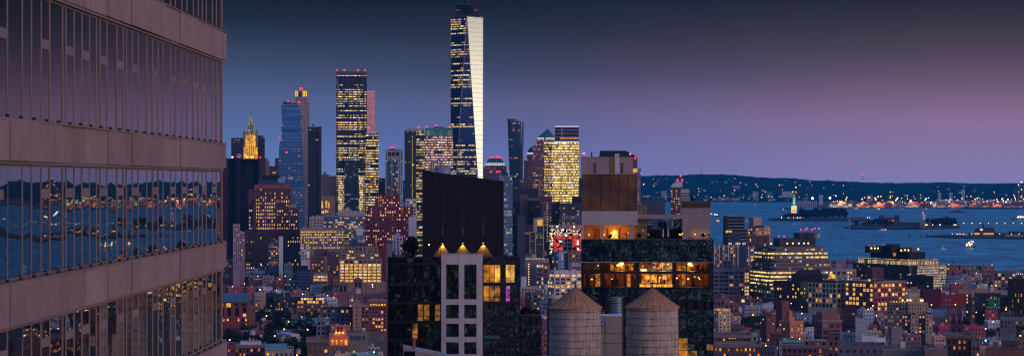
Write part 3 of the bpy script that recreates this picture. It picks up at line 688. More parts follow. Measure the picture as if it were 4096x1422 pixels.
# --- blazing yellow bank tower
D = 3900
GS = facade('gs_yellow', (.30, .19, .07), (.30, .20, .05), 2.4, 4.35, .93, .60, .90, (1, .62, .10), (1, .82, .38), 1.45, rowc=.25, clus=.3)
b = Bld('yellow_lit_tower', 'broad office tower blazing yellow on nearly every floor', SK, 2247, D)
m = MB(); m.box(b.X(2177), b.X(2215), 1.5, 40, 0, b.Z(570), 0, 1); m.build('left_wing', [facade('gs_yellow_l', (.10, .07, .05), (.08, .06, .03), 1.2, 4.35, .8, .52, .66, (1, .62, .10), (1, .8, .36), 1.35, rowc=.3, clus=.4), ROOF], b.root)
m = MB(); m.box(b.X(2215), b.X(2316), 0, 40, 0, b.Z(566), 0, 1); m.build('main_body', [GS, ROOF], b.root)
m = MB(); m.box(b.X(2219), b.X(2315), 3, 38, b.Z(566), b.Z(505), 0, 1)
m.build('dark_crown', [facade('gs_crown', (.20, .19, .26), (.012, .012, .02), 120, 6.0, .98, .70, 0., grough=.5), ROOF], b.root)
m = MB(); m.box(b.X(2240), b.X(2314), 2.6, 2.98, b.Z(556), b.Z(549)); m.build('lit_floor', LIT['org'], b.root)
m = MB(); m.box(b.X(2177), b.X(2212), 1.1, 1.48, b.Z(571), b.Z(568)); m.box(b.X(2220), b.X(2315), 2.5, 2.98, b.Z(507), b.Z(504)); m.box(b.X(2216), b.X(2315), -.4, -.01, b.Z(568.5), b.Z(565.5)); m.build('light_band', WBAND, b.root)
# curved brightly lit transition column down the middle
m = MB(); m.box(b.X(2209), b.X(2219), -1.2, -.02, 0, b.Z(582)); m.build('bright_bay', GS, b.root)
# ================================================================ near buildings
def leaf_crown(name, mats, parent, rad, n=260, leaf=.3, seed=1, squash=.85, c_=(0, 0, 0), lobes=7):
    """crown of leaf-sized faces scattered round uneven lobes, with gaps between them"""
    r = random.Random(seed); m = MB(); lb = []
    for k in range(lobes):
        an = r.uniform(0, math.tau); q = r.uniform(.15, .62)*rad
        lb.append((q*math.cos(an), q*math.sin(an), r.uniform(-.5, .65)*rad*squash, r.uniform(.34, .6)*rad))
    for i in range(n):
        lx, ly, lz, lr = lb[i % lobes]
        u = r.uniform(-1, 1); an = r.uniform(0, math.tau); q = lr*r.uniform(.55, 1.08); s_ = math.sqrt(1-u*u)
        p = Vector((c_[0]+lx+q*s_*math.cos(an), c_[1]+ly+q*s_*math.sin(an), c_[2]+lz+q*u*squash))
        a = Vector((r.gauss(0, 1), r.gauss(0, 1), r.gauss(0, 1))).normalized(); b_ = a.orthogonal().normalized(); c2 = a.cross(b_); L_ = leaf*r.uniform(.6, 1.5)
        mi_ = i % len(mats)
        m.face([p-b_*L_, p+c2*L_*.6, p+b_*L_, p-c2*L_*.6], mi_)
    return m.build(name, mats, parent, uv=False)
BARK = wall((.03, .025, .02), .9, key='bark')
LEAF = [wall((.025, .05, .03), .8, 1, .3, key='leaf_mid'), wall((.012, .028, .02), .8, 1, .3, key='leaf_dark'), wall((.05, .085, .04), .8, 1, .3, key='leaf_light')]
LEAFD = [wall((.010, .014, .012), .9, 1, .3, key='leaf_night'), wall((.006, .009, .008), .9, 1, .3, key='leaf_night_dark')]
def trunk(parent, h, r, rad, seed=1):
    rr = random.Random(seed); m = MB(); m.tube((0, 0, 0), (0, 0, h), r, r*.6)
    for k in range(4):
        an = rr.uniform(0, math.tau); m.tube((0, 0, h*rr.uniform(.7, .98)), (rad*.55*math.cos(an), rad*.55*math.sin(an), h+rad*rr.uniform(.2, .7)), r*.45, r*.15)
    return m.build('trunk', BARK, parent, uv=False)
CLEAR = bpy.data.materials.new('clear_pane'); CLEAR.use_nodes = True; _n = CLEAR.node_tree; _n.nodes.clear()
_o = _n.nodes.new('ShaderNodeOutputMaterial'); _m = _n.nodes.new('ShaderNodeMixShader'); _t = _n.nodes.new('ShaderNodeBsdfTransparent'); _g = _n.nodes.new('ShaderNodeBsdfGlossy')
_g.inputs['Roughness'].default_value = .03; _g.inputs['Color'].default_value = (.6, .65, .7, 1); _m.inputs[0].default_value = .16; _t.inputs[0].default_value = (.95, .95, .92, 1)
_n.links.new(_t.outputs[0], _m.inputs[1]); _n.links.new(_g.outputs[0], _m.inputs[2]); _n.links.new(_m.outputs[0], _o.inputs[0])
BLK = wall((.010, .010, .012), .6, 1.2, .3, key='black_metal'); FRAMEB = wall((.014, .014, .018), .5, 1, .2, key='black_frame')
NGL = glassmat('wavy_dark_glass', (.006, .008, .013), .03, 1.9, .5, .5, dist=.2, tint=(.55, .8, 1, 1))
NGT = glassmat('wavy_teal_glass', (.006, .016, .036), .03, 2.1, .5, .45, dist=.26, tint=(.4, .68, 1, 1))
GREYC = wall((.52, .47, .50), .85, .5, .16, key='grey_concrete', bump=.2)
# ---------------- dark glass apartment tower
D = 410; b = Bld('glass_apartment_tower', 'dark glass apartment tower with a pale concrete frame up its middle and roof terrace', 'apartment tower', 1820, D)
X, Z = b.X, b.Z
m = MB(); m.box(X(1550), X(2080), .25, 16, 0, Z(1040), 0, 1, bottom=True); m.build('body', [BLK, wall((.05, .05, .055), key='deck')], b.root)
floors = [(1058, 1128), (1142, 1203), (1216, 1280), (1292, 1352), (1364, 1416), (1426, 1480)]
# spandrels and frame members
m = MB()
for y0, y1 in [(1026, 1031), (1050, 1058)]+[(a[1], b_[0]) for a, b_ in zip(floors, floors[1:])]:
    m.box(X(1550), X(1764.5), -.05, .24, Z(y1), Z(y0), bottom=True); m.box(X(1930.5), X(2080), -.05, .24, Z(y1), Z(y0), bottom=True)
for x in (1550, 1624, 1693, 1761, 1931, 2001, 2077):
    m.box(X(x), X(x+3.4), -.10, .24, 0, Z(1024), bottom=True)
m.build('facade_frame', FRAMEB, b.root)
for x0, x1 in ((1553, 1764), (1934, 2077)): m = MB(); m.box(X(x0), X(x1), .0, .05, Z(1052), Z(1030), bottom=True); m.build('parapet_glass', NGL, b.root)
lits = {(7, 0): 'RO', (8, 0): 'RY'}
def pane(x0, x1, y0, y1, mat, name='window'):
    m = MB(); m.box(X(x0)+.02, X(x1)-.02, .10, .16, Z(y1), Z(y0), bottom=True); return m.build(name, mat, b.root)
RO = litwin('room_orange', (.95, .36, .04), .55, .7, .3, 1.4); RY = litwin('room_yellow', (1, .55, .10), .85, .6, .35, 1.5); RO2 = litwin('room_gold_dim', (.9, .42, .05), .3, .7, .1, 1.6); RD = litwin('room_dim', (.55, .25, .05), .35, 1.0, .05, 2.0); RP = litwin('room_purple', (.5, .1, .7), .8, 1.3, .0, 1.6)
SP = litwin('street_glints', (1, .6, .15), .5, 2.2, -1.6, 2.6)
for fi, (y0, y1) in enumerate(floors):
    for g0, g1 in ((1553.4, 1624), (1627.4, 1693), (1696.4, 1761), (1934.4, 2001), (2004.4, 2077)):
        n = 3 if g0 != 2004.4 else 4
        for k in range(n):
            a = g0+(g1-g0)*k/n; c_ = g0+(g1-g0)*(k+1)/n; mt = NGL
            if fi == 0 and 1934 <= a < 2000: mt = RO if k < 2 else RY
            if fi == 0 and a > 2010 and k in (1, 2): mt = RY
            if fi == 1 and 1934 <= a < 1950: mt = RO
            if fi == 1 and a > 2004 and k == 1: mt = RP
            if fi == 2 and 1650 < a < 1690: mt = RD
            if fi == 2 and 1696 < a < 1762 and k != 1: mt = RO2
            if fi == 1 and 1950 < a < 1990: mt = RD
            if fi == 3 and 1640 < a < 1660: mt = RD
            if mt is NGL: pane(a, c_, y0, y0+(y1-y0)*.72, mt); pane(a, c_, y0+(y1-y0)*.75, y1, mt)
            else: pane(a, c_, y0, y1, mt)
    mm = MB()
    for g0, g1 in ((1553.4, 1624), (1627.4, 1693), (1696.4, 1761), (1934.4, 2001), (2004.4, 2077)):
        n = 3 if g0 != 2004.4 else 4
        for k in range(1, n): xx = X(g0+(g1-g0)*k/n); mm.box(xx-.04, xx+.04, .02, .24, Z(y1), Z(y0), bottom=True)
        mm.box(X(g0), X(g1), .03, .09, Z(y0+(y1-y0)*.75), Z(y0+(y1-y0)*.72), bottom=True)
    tag(mm.build('window_mullion', FRAMEB, b.root), kind='stuff')
m = MB(); m.box(X(1935), X(2000), -.02, .09, Z(1366), Z(1340), bottom=True); m.build('balcony_panel', glassmat('teal_panel', (.03, .12, .14), .3, 1.5), b.root)
# concrete frame
fr = MB()
beams = [(1015, 1056), (1194, 1216), (1270, 1291), (1344, 1365), (1413, 1436)]
colsx = [(1765, 1785), (1835, 1857), (1906, 1930)]
ccols = colsx
for x0, x1 in colsx: fr.box(X(x0), X(x1), -.9, .2, 0, Z(1015), bottom=True)
for (a0, a1), (b0, b1) in zip(colsx, colsx[1:]):
    for y0, y1 in beams: fr.box(X(a1), X(b0), -.86, .2, Z(y1), Z(y0+.5), bottom=True)
fr.build('concrete_frame', GREYC, b.root)
m = MB(); m.box(X(1763), X(1932), -1.0, .3, Z(1015)+.004, Z(1012), bottom=True); m.build('coping', wall((.34, .33, .37), key='coping'), b.root)
for (a0, a1), (b0, b1) in zip(colsx, colsx[1:]):
    for (p0, p1), (q0, q1) in zip(beams, beams[1:]):
        n = 3
        for k in range(n):
            a = a1+(b0-a1)*k/n; c_ = a1+(b0-a1)*(k+1)/n
            if q0-p1 > 100:
                pane(a, c_, p1, (p1+q0)/2-4, NGL); pane(a, c_, (p1+q0)/2+4, q0, NGL)
            else: pane(a, c_, p1, q0, NGL)
        for k in range(1, n): mm = MB(); xx = X(a1+(b0-a1)*k/n); mm.box(xx-.05, xx+.05, 0, .24, Z(q0), Z(p1), bottom=True); mm.build('window_mullion', FRAMEB, b.root)
# rail posts
m = MB()
for k in range(11): m.box(X(1554+k*21), X(1554+k*21)+.05, .3, .35, Z(1040), Z(1026)); 
m.build('rail_post', plain('mast_grey', (.1, .1, .1)), b.root)
DECKZ = Z(1040)
# lower wing at the right with its planting
m = MB(); m.box(X(2080.5), X(2168), 1, 16, 0, Z(1262), 0, 1); m.build('lower_wing', [BLK, ROOF], b.root)
for fi, (y0, y1) in enumerate([(1272, 1296), (1302, 1350), (1356, 1404), (1410, 1450)]):
    for k in range(4): m = MB(); m.box(X(2084+k*21), X(2084+k*21+18), .9, .97, Z(y1), Z(y0), bottom=True); m.build('window', NGL, b.root)
# ---------------- black metal penthouse
PH = Bld('rooftop_penthouse', 'black metal penthouse with a sloping top and three wall lamps on the terrace', 'penthouse', 1850, 418)
X, Z = PH.X, PH.Z
PANEL = wall((.004, .005, .018), .5, .8, .25, key='black_panel', bump=.1)
zl, zr, zb = Z(681), Z(724), DECKZ+.01
xl, xr = X(1690), X(2015)
m = MB(); m.prism([(xl, 0), (xr, 0), (xr, 9), (xl, 9)], zb, 0, 0, None, False, z1f=lambda x, y: zl+(zr-zl)*(x-xl)/(xr-xl)); m.build('body', PANEL, PH.root)
m = MB()
k = 0
for r0, r1 in ((690, 736), (736, 786), (786, 844), (846, 902), (907, 966), (972, 1036)):
    nx = 9
    for i in range(nx):
        a = xl+.03+(xr-xl-.06)*i/nx; c_ = xl+.03+(xr-xl-.06)*(i+1)/nx
        zt_ = Z(r0); lim = zl+(zr-zl)*((a+c_)/2-xl)/(xr-xl)-.15
        if Z(r1)+.3 > lim: continue
        px0 = PH.x+a*PH.s; px1 = PH.x+c_*PH.s
        m.box(a+.035, c_-.035, -.06, -.002, Z(r1)+.02, min(zt_-.02, lim), bottom=True)
tag(m.build('cladding_panel', PANEL, PH.root), kind='stuff')
for x0, x1, y0, y1 in ((1931, 1984, 845, 902), (1874, 1900, 907, 966)):
    m = MB(); m.box(X(x0), X(x1), -.08, -.063, Z(y1), Z(y0), bottom=True); m.build('dark_opening', plain('black_opening', (.003, .003, .005), .9), PH.root)  # black sheets stand in for the shade inside the openings
m = MB(); m.box(X(1715), X(1717.5), -.09, -.065, Z(980), Z(975)); m.build('panel_light', WHITEL, PH.root)
for px, py in ((1770, 971), (1851, 969), (1933, 968)):
    m = MB(); m.box(X(px)-.16, X(px)+.16, -.34, -.065, Z(py)-.08, Z(py)+.1, bottom=True); fx = m.build('wall_lamp', BLK, PH.root)
    m = MB(); m.box(X(px)-.13, X(px)+.13, -.30, -.08, Z(py)-.15, Z(py)-.09, bottom=True); m.build('lamp_glass', WARML, fx)
    for up, e_, an in ((0, 9000, 78), (1, 2600, 12)):
        ld = bpy.data.lights.new('wall_lamp_light', 'SPOT'); lo2 = bpy.data.objects.new('wall_lamp_light', ld); col.objects.link(lo2); lo2.parent = PH.root
        ld.energy = e_; ld.spot_size = R(an); ld.spot_blend = .25; ld.color = (1, .34, .02); ld.shadow_soft_size = .05
        lo2.location = (X(px), -.28, Z(py)+(.14 if up else -.18)); lo2.rotation_euler = ((R(180-4) if up else R(8)), 0, 0)
# stacks and drum on the penthouse roof
STL = wall((.28, .27, .30), .35, 1, .2, .7, key='stack_metal')
for px, yt in ((1721, 657), (1727, 650), (1734, 652), (1751, 641), (1909, 683)):
    m = MB(); m.cyl(X(px), 5, [(.16, zr), (.16, Z(yt))], 10); m.cyl(X(px), 5, [(.24, Z(yt)), (.24, Z(yt)+.18), (.05, Z(yt)+.3)], 10); m.build('flue', STL, PH.root)
m = MB(); m.cyl(X(1772), 5.5, [(1.35, zr), (1.35, Z(668)), (1.1, Z(665))], 24); m.build('roof_drum', STL, PH.root)
# ---------------- terrace tree, planting and people
DX, DY = 1, 1
def potted(name, label, px, D, base_z, h, rad, seed, mats=LEAFD, n=900, leaf=.11, group=None):
    t_ = empty(name, ((px-CX)/F*D, D, base_z)); tag(t_, label, 'tree' if name != 'shrub' else 'shrub', group)
    trunk(t_, h, .09 if rad > 1 else .03, rad, seed)
    leaf_crown('crown', mats, t_, rad, n, leaf, seed, .95, (0, 0, h+rad*.55)); return t_
potted('terrace_tree', 'big round black silhouetted tree on the roof terrace against the penthouse', 1648, 416, DECKZ, 1.0, 1.95, 3, n=5200, leaf=.14)
for i, (px, h, l_) in enumerate(((2022, .5, 'leafy shrub at the left of three right of the black penthouse'), (2040, .35, 'low middle shrub of three right of the black penthouse'), (2063, .75, 'tallest and rightmost shrub on the terrace corner'))):
    potted('shrub', l_, px, 414, DECKZ, .15, h, 5+i, n=260, leaf=.1)
for i, (px, h) in enumerate(((2095, .9), (2106, 1.3), (2122, .7), (2146, .8))):
    potted('shrub', ('bushy dark shrub at the left end of the lower wing roof', 'pointed tallest shrub on the lower wing roof', 'squat shrub mid way along the lower wing roof', 'rightmost shrub on the lower wing roof')[i], px, 416, H-(1262-YH)/F*415, .2, h, 9+i, n=360, leaf=.12)
SKIN = plain('skin', (.35, .19, .13), .6); HAIRM = plain('dark_hair', (.015, .01, .008), .7)
def person_mesh(pose, seed):
    r = random.Random(seed)
    J = {'pel': (0, 0, .95, .14, .11), 'wa': (0, .01, 1.12, .13, .10), 'ch': (0, 0, 1.32, .17, .11), 'nk': (0, .0, 1.50, .055, .055), 'hd': (0, -.02, 1.62, .085, .10), 'hd2': (0, -.01, 1.73, .075, .085)}
    for s_, n in ((-1, 'l'), (1, 'r')):
        J['hp'+n] = (s_*.09, 0, .90, .095, .095); J['kn'+n] = (s_*.10, -.02+.04*pose*s_, .49, .06, .065); J['an'+n] = (s_*.11, .03*s_*pose, .09, .04, .045); J['to'+n] = (s_*.12, -.13+.03*s_*pose, .03, .04, .03)
        J['sh'+n] = (s_*.19, 0, 1.41, .055, .06)
        if pose == 1 and s_ == 1: J['eb'+n] = (s_*.25, -.05, 1.14, .042, .042); J['wr'+n] = (s_*.15, -.27, 1.22, .03, .03); J['ha'+n] = (s_*.12, -.34, 1.26, .035, .03)
        elif pose == 2: J['eb'+n] = (s_*.27, .02, 1.14, .042, .042); J['wr'+n] = (s_*.12, -.2, 1.10, .03, .03); J['ha'+n] = (s_*.04, -.25, 1.1, .035, .03)
        else: J['eb'+n] = (s_*.24, .03, 1.13, .042, .042); J['wr'+n] = (s_*.25, -.02, .88, .03, .03); J['ha'+n] = (s_*.25, -.05, .79, .035, .028)
    ks = list(J); E = [('pel', 'wa'), ('wa', 'ch'), ('ch', 'nk'), ('nk', 'hd'), ('hd', 'hd2')]
    for n in 'lr': E += [('pel', 'hp'+n), ('hp'+n, 'kn'+n), ('kn'+n, 'an'+n), ('an'+n, 'to'+n), ('ch', 'sh'+n), ('sh'+n, 'eb'+n), ('eb'+n, 'wr'+n), ('wr'+n, 'ha'+n)]
    me = bpy.data.meshes.new('person'); me.from_pydata([J[k][:3] for k in ks], [(ks.index(a), ks.index(c_)) for a, c_ in E], [])
    o = bpy.data.objects.new('person', me); col.objects.link(o)
    md = o.modifiers.new('s', 'SKIN'); me.skin_vertices[0].data[0].use_root = True
    for i, k in enumerate(ks): me.skin_vertices[0].data[i].radius = J[k][3:5]
    o.modifiers.new('u', 'SUBSURF').levels = 1
    dg = bpy.context.evaluated_depsgraph_get(); nm = bpy.data.meshes.new_from_object(o.evaluated_get(dg))
    bpy.data.objects.remove(o); return nm
PM = [person_mesh(p, p) for p in (0, 1, 2)]
def person(px, D, z, pose, rz, shirt, pants, label, hair=(.015, .01, .008), h=1.0, group=None):
    me = PM[pose].copy(); me.materials.clear()
    for mt in (SKIN, plain('cloth_%02d%02d%02d' % tuple(int(c_*99) for c_ in shirt), shirt, .8), plain('trousers_%02d' % int(pants[0]*99), pants, .8)): me.materials.append(mt)
    for p in me.polygons:
        c_ = p.center; side = abs(c_.x)
        p.material_index = 0 if c_.z > 1.47 else (2 if c_.z < .97 and side < .21 else 1)
        if c_.z < 1.3 and side > .0 and c_.y < -.17: p.material_index = 0
        p.use_smooth = True
    o = bpy.data.objects.new('person', me); col.objects.link(o); o.location = ((px-CX)/F*D, D, z); o.rotation_euler = (0, 0, rz); o.scale = (h, h, h)
    tag(o, label, 'person', group)
    m = MB(); m.cyl(0, .01, [(.03, 1.60), (.088, 1.63), (.098, 1.70), (.085, 1.76), (.04, 1.80)], 10, sy=1.12); hr = m.build('hair', plain('hair_%d' % int(hair[0]*1000), hair, .7), o)
    return o
G_ = 'people on the roof terrace'
person(1573, 411.6, DECKZ, 1, .6, (.02, .02, .03), (.02, .02, .03), 'person in black at the left end of the terrace rail', group=G_)
person(1579, 412.4, DECKZ, 0, 2.4, (.25, .35, .5), (.03, .03, .05), 'person in a pale blue shirt turned away near the left rail end', group=G_)
person(1586, 411.7, DECKZ, 2, .1, (.45, .42, .42), (.02, .02, .02), 'person in a light grey top facing the rail', (.12, .06, .03), .95, G_)
person(1594, 412.6, DECKZ, 1, -.5, (.03, .02, .04), (.04, .04, .05), 'person in a dark jacket behind the one in light grey', group=G_)
person(1601, 411.8, DECKZ, 0, 1.2, (.35, .5, .75), (.05, .05, .08), 'tall person in a sky blue shirt seen from the side', (.05, .03, .02), 1.06, G_)
person(1608, 412.3, DECKZ, 2, -.9, (.5, .04, .03), (.45, .42, .4), 'person in a red top and pale trousers', (.02, .01, .01), .96, G_)
person(1615, 411.9, DECKZ, 1, .9, (.02, .02, .02), (.02, .02, .02), 'person in black right of the one in red', group=G_)
person(1626, 412.6, DECKZ, 0, -.2, (.06, .03, .03), (.02, .02, .02), 'person in maroon beneath the left edge of the terrace tree', (.03, .02, .01), .97, G_)
# ---------------- dark hotel with the restaurant floors
D = 350; b = Bld('hotel_building', 'dark glass hotel block with two orange lit restaurant floors behind the water tanks', 'hotel', 2590, D)
X, Z = b.X, b.Z
XL, XR = 2325, 2854
colx = [2327, 2355, 2393, 2422, 2461, 2499, 2539, 2566, 2605, 2643, 2682, 2713, 2751, 2789, 2825, 2853]
m = MB(); m.box(X(XL), X(XR), .3, 18, 0, Z(1150), 0, 0); m.box(X(XL), X(XR), 8.01, 18, Z(1150), Z(1047), 0, 0); m.box(X(XL), X(XR), .3, 18, Z(1047), Z(957), 0, 1, bottom=True); m.build('body', [BLK, wall((.05, .05, .055), key='deck')], b.root)
rows = [(959, 981), (982.5, 1024.5), (1026, 1045)]+[(1153, 1175), (1177, 1204), (1238, 1266), (1268, 1296), (1298, 1321), (1323, 1346), (1350, 1372), (1374, 1398), (1400, 1430)]
m = MB()
for x in colx: m.box(X(x)-.04, X(x)+.04, -.06, .29, Z(1046), Z(957), bottom=True); m.box(X(x)-.04, X(x)+.04, -.06, .29, 0, Z(1149))
for y in (958, 981.7, 1025.2, 1046): m.box(X(XL), X(XR), -.05, .29, Z(y+.7), Z(y-.7), bottom=True)
for y in (1176, 1267, 1297, 1322, 1348, 1373, 1399): m.box(X(XL), X(XR), -.05, .29, Z(y+.7), Z(y-.7), bottom=True)
m.build('curtain_wall_frame', FRAMEB, b.root)
m = MB(); m.box(X(XL), X(XR), -.16, .29, Z(1048.4), Z(1047), bottom=True); m.build('bright_edge_strip', wall((.5, .55, .6), .3, key='edge_strip'), b.root)
rr = random.Random(5)
for r_, (y0, y1) in enumerate(rows):
    for i in range(len(colx)-1):
        if y0 > 1150 and 2411 < colx[i] < 2480 and y0 > 1270: continue
        m = MB(); x0 = X(colx[i])+.05; x1 = X(colx[i+1])-.05; d_ = rr.uniform(-.02, .02)
        m.face([(x0, .2, Z(y1)), (x1, .2+d_, Z(y1)), (x1, .2+d_, Z(y0)), (x0, .2, Z(y0))])
        mt = NGT
        if y0 > 1340 and 2710 < colx[i] < 2720: mt = RO
        elif y0 > 1290 and rr.random() < .12: mt = RD
        m.build('window', mt, b.root)
# restaurant: two floors of real rooms behind the glass
RW = wall((.30, .13, .05), .8, 1.2, .6, key='restaurant_wall'); DKW = wall((.05, .025, .015), .8, key='dark_wood')
m = MB()
m.box(X(XL), X(XR), .3, 8, Z(1150)+.002, Z(1148)); m.box(X(XL), X(XR), 0, 8, Z(1093), Z(1085), bottom=True)
for x0, x1 in ((2325, 2336), (2402, 2414), (2545, 2557), (2691, 2703), (2834, 2854)): m.box(X(x0), X(x1), -.03, .5, Z(1150), Z(1049), bottom=True)
m.box(X(XL), X(2330), .5, 8, Z(1150), Z(1049)); m.box(X(2848), X(XR), .5, 8, Z(1150), Z(1049))
m.build('restaurant_structure', BLK, b.root)
m = MB(); m.face([(X(XL), 6.5, Z(1150)), (X(XR), 6.5, Z(1150)), (X(XR), 6.5, Z(1093)), (X(XL), 6.5, Z(1093))]); m.face([(X(XL), 6.5, Z(1085)), (X(XR), 6.5, Z(1085)), (X(XR), 6.5, Z(1049)), (X(XL), 6.5, Z(1049))]); m.build('back_wall', RW, b.root)
for i, (x0, x1) in enumerate(((2336, 2402), (2414, 2545), (2557, 2691), (2703, 2834))):
    n = round((x1-x0)/22.)
    for y0, y1 in ((1049, 1085), (1093, 1148)):
        for k in range(n+1): mm = MB(); xx = X(x0+(x1-x0)*k/n); mm.box(xx-.035, xx+.035, .0, .08, Z(y1), Z(y0), bottom=True); mm.build('window_mullion', FRAMEB, b.root)
        mm = MB(); mm.face([(X(x0), .04, Z(y1)), (X(x1), .04, Z(y1)), (X(x1), .04, Z(y0)), (X(x0), .04, Z(y0))]); mm.build('window_pane', CLEAR, b.root)
# partitions, shelves of bottles, curtains
rr = random.Random(11); m = MB()
for k in range(46):
    x = X(rr.uniform(2340, 2830)); low = rr.random() < .5; zb_, zt_ = (Z(1148), Z(1094)) if low else (Z(1085), Z(1050)); w_ = rr.uniform(.08, .5); y = rr.uniform(1.5, 6.2)
    z0 = zb_; z1 = zb_+(zt_-zb_)*rr.uniform(.35, 1)
    m.box(x, x+w_, y, y+.3, z0, z1)
tag(m.build('interior_fitting', DKW, b.root), kind='stuff')
BOT = litwin('backlit_bottles', (1, .45, .05), 1.6, 5., .0, 1.8)
m = MB(); m.box(X(2557), X(2691), 1.0, 1.2, Z(1147), Z(1137)); m.box(X(2600), X(2640), 5.8, 6.2, Z(1135), Z(1105)); m.build('bar_display', BOT, b.root)
CURT = litwin('glowing_curtain', (1, .34, .03), .5, 1.5, .0, 1.8)  # lamplight on the partitions drawn as their own glow
for x0, x1, y0, y1, yy in ((2380, 2400, 1096, 1146, 2), (2508, 2522, 1094, 1146, 2), (2566, 2600, 1096, 1140, 5), (2645, 2688, 1094, 1140, 5), (2728, 2742, 1096, 1146, 3), (2610, 2690, 1052, 1083, 5.5), (2440, 2540, 1060, 1084, 5), (2710, 2760, 1066, 1084, 4)):
    m = MB(); m.box(X(x0), X(x1), yy, yy+.1, Z(y1), Z(y0), bottom=True); m.build('glowing_partition', CURT, b.root)
LAMPH = lamp('restaurant_lamp_light', (1, .62, .16), 5)
for i, (px, py, r_, yy) in enumerate(((2478, 1058, .24, 2), (2486, 1055, .30, 2.3), (2470, 1062, .16, 1.8), (2760, 1056, .34, 2), (2768, 1062, .2, 2.2), (2575, 1081, .5, 2.5), (2535, 1057, .12, 3), (2672, 1058, .13, 3), (2366, 1118, .13, 2), (2512, 1113, .1, 3), (2754, 1117, .15, 3), (2795, 1112, .1, 4), (2800, 1118, .09, 4), (2708, 1114, .12, 3), (2447, 1117, .08, 2), (2640, 1112, .12, 4), (2390, 1065, .08, 4), (2410, 1130, .07, 2), (2660, 1128, .1, 3))):
    m = MB(); m.ball((X(px), yy, Z(py)), r_, sz=.8 if r_ < .4 else .35); m.tube((X(px), yy, Z(py)+r_*.3), (X(px), yy, Z(1050) if py < 1090 else Z(1094)), .015, n=4, mat=1); m.build('hanging_lamp', [LAMPH, FRAMEB], b.root)
for px, py, e_ in ((2480, 1064, 260), (2575, 1066, 200), (2650, 1066, 200), (2765, 1064, 240), (2385, 1115, 90), (2480, 1115, 60), (2590, 1115, 200), (2660, 1115, 200), (2755, 1115, 90), (2800, 1112, 60)):
    ld = bpy.data.lights.new('restaurant_light', 'POINT'); lo2 = bpy.data.objects.new('restaurant_light', ld); col.objects.link(lo2); lo2.parent = b.root
    ld.energy = e_; ld.color = (1, .34, .045); ld.shadow_soft_size = .4; lo2.location = (X(px), 3.6, Z(py))
for px, py, c_ in ((2571, 1100, (1, .05, .05)), (2717, 1103, (1, .05, .05)), (2780, 1108, (.1, .8, .2)), (2618, 1070, (.2, .6, .9))):
    m = MB(); m.box(X(px)-.16, X(px)+.16, 2.4, 2.5, Z(py)-.1, Z(py)+.1, bottom=True); m.build('exit_light', lamp('small_light_%d' % px, c_, 1.2), b.root)
HDK = Z(957)
# ---- hotel roof structures
BEI = wall((.30, .235, .235), .85, .6, .14, key='beige_stucco', bump=.15); D2 = 352
p = Bld('rooftop_block', 'tall beige and louvred plant block on columns over the hotel terrace', 'rooftop block', 2437, 351.5)
X, Z = p.X, p.Z
m = MB(); m.box(X(2324), X(2532), .6, 9, Z(694.5), Z(628), 0, 1); m.build('upper_wall', [BEI, ROOF], p.root)
m = MB(); m.box(X(2439), X(2456.5), .54, .598, Z(694.5), Z(628.5)); m.build('brown_panel', wall((.17, .10, .06), key='brown_panel'), p.root)
m = MB(); m.box(X(2323), X(2533), .5, 9.1, Z(628), Z(626.5), bottom=True); m.box(X(2326), X(2548), -.1, 9, Z(696.5), Z(694.5), bottom=True); m.build('coping', wall((.3, .24, .24), key='coping2'), p.root)
m = MB(); m.box(X(2327), X(2547), .25, 9, Z(842), Z(696.5)); m.build('louvre_backing', litwin('louvre_backlight', (.55, .20, .03), .035, .22, -1.6, 3.4), p.root)
m = MB(); z = Z(840.5)
while z < Z(698): m.box(X(2329), X(2546), -.08, .1, z, z+.055, bottom=True); z += .112
tag(m.build('louvre_slat', wall((.19, .085, .055), .6, 1, .3, key='bronze_slat'), p.root), kind='stuff')
m = MB()
for px in (2328, 2362, 2403, 2439, 2475, 2511, 2546): m.box(X(px)-.06, X(px)+.06, -.11, -.082, Z(841), Z(697), bottom=True)
m.box(X(2329), X(2546), -.12, -.112, Z(752.6), Z(751), bottom=True)
m.build('louvre_post', wall((.05, .028, .02), .6, key='bronze_post'), p.root)
m = MB(); m.box(X(2327), X(2550), -.25, 9, Z(899), Z(843), bottom=True); m.build('white_fascia', wall((.33, .30, .32), .8, .4, .12, key='pale_fascia', bump=.1), p.root)
for x0, x1 in ((2327, 2336), (2403.5, 2414), (2520, 2534)):
    m = MB(); m.box(X(x0), X(x1), -.1, .3, HDK+.002, Z(899)); m.build('column', wall((.33, .30, .32), .8, key='pale_fascia2'), p.root)
BRK = wall((.32, .15, .06), .9, 3, .5, key='warm_brick', bump=.6)
m = MB(); m.box(X(2327), X(2550), 6, 9, HDK+.002, Z(899)); m.build('terrace_back_wall', BRK, p.root)
m = MB(); m.box(X(2446), X(2472), 5.9, 5.98, HDK+.01, Z(922)); m.build('lit_doorway', litwin('doorway_glow', (1, .6, .1), 1.5, 3, .3, 1.5), p.root)
for px in (2380, 2395, 2430, 2476):
    m = MB(); m.box(X(px), X(px)+.12, 5.8, 5.88, HDK+.01, Z(915)); m.build('trellis_post', DKW, p.root)
m = MB(); m.box(X(2459), X(2477), .5, .58, Z(694), Z(614)); 
for k in range(7): m.box(X(2458.5), X(2477.5), .44, .62, Z(690-k*12)-.03, Z(690-k*12)+.03, bottom=True)
m.build('white_duct', wall((.55, .55, .62), .4, 1, .15, .2, key='white_duct'), p.root)
for px, yt in ((2381, 654), (2490, 654)):
    m = MB(); m.tube((X(px), .45, Z(693)), (X(px), .45, Z(yt)), .07); m.ball((X(px), .42, Z(yt)), .12); m.build('vent_pipe', DKW, p.root)
m = MB(); m.cyl(X(2366), 3, [(.10, Z(628)), (.10, Z(607))], 8); m.build('vent_pipe', BLK, p.root)
for px in (2333, 2337.5): p.beacon(px, 613, 1.5, .13, lamp('pink_beacon', (1, .06, .12), 6))
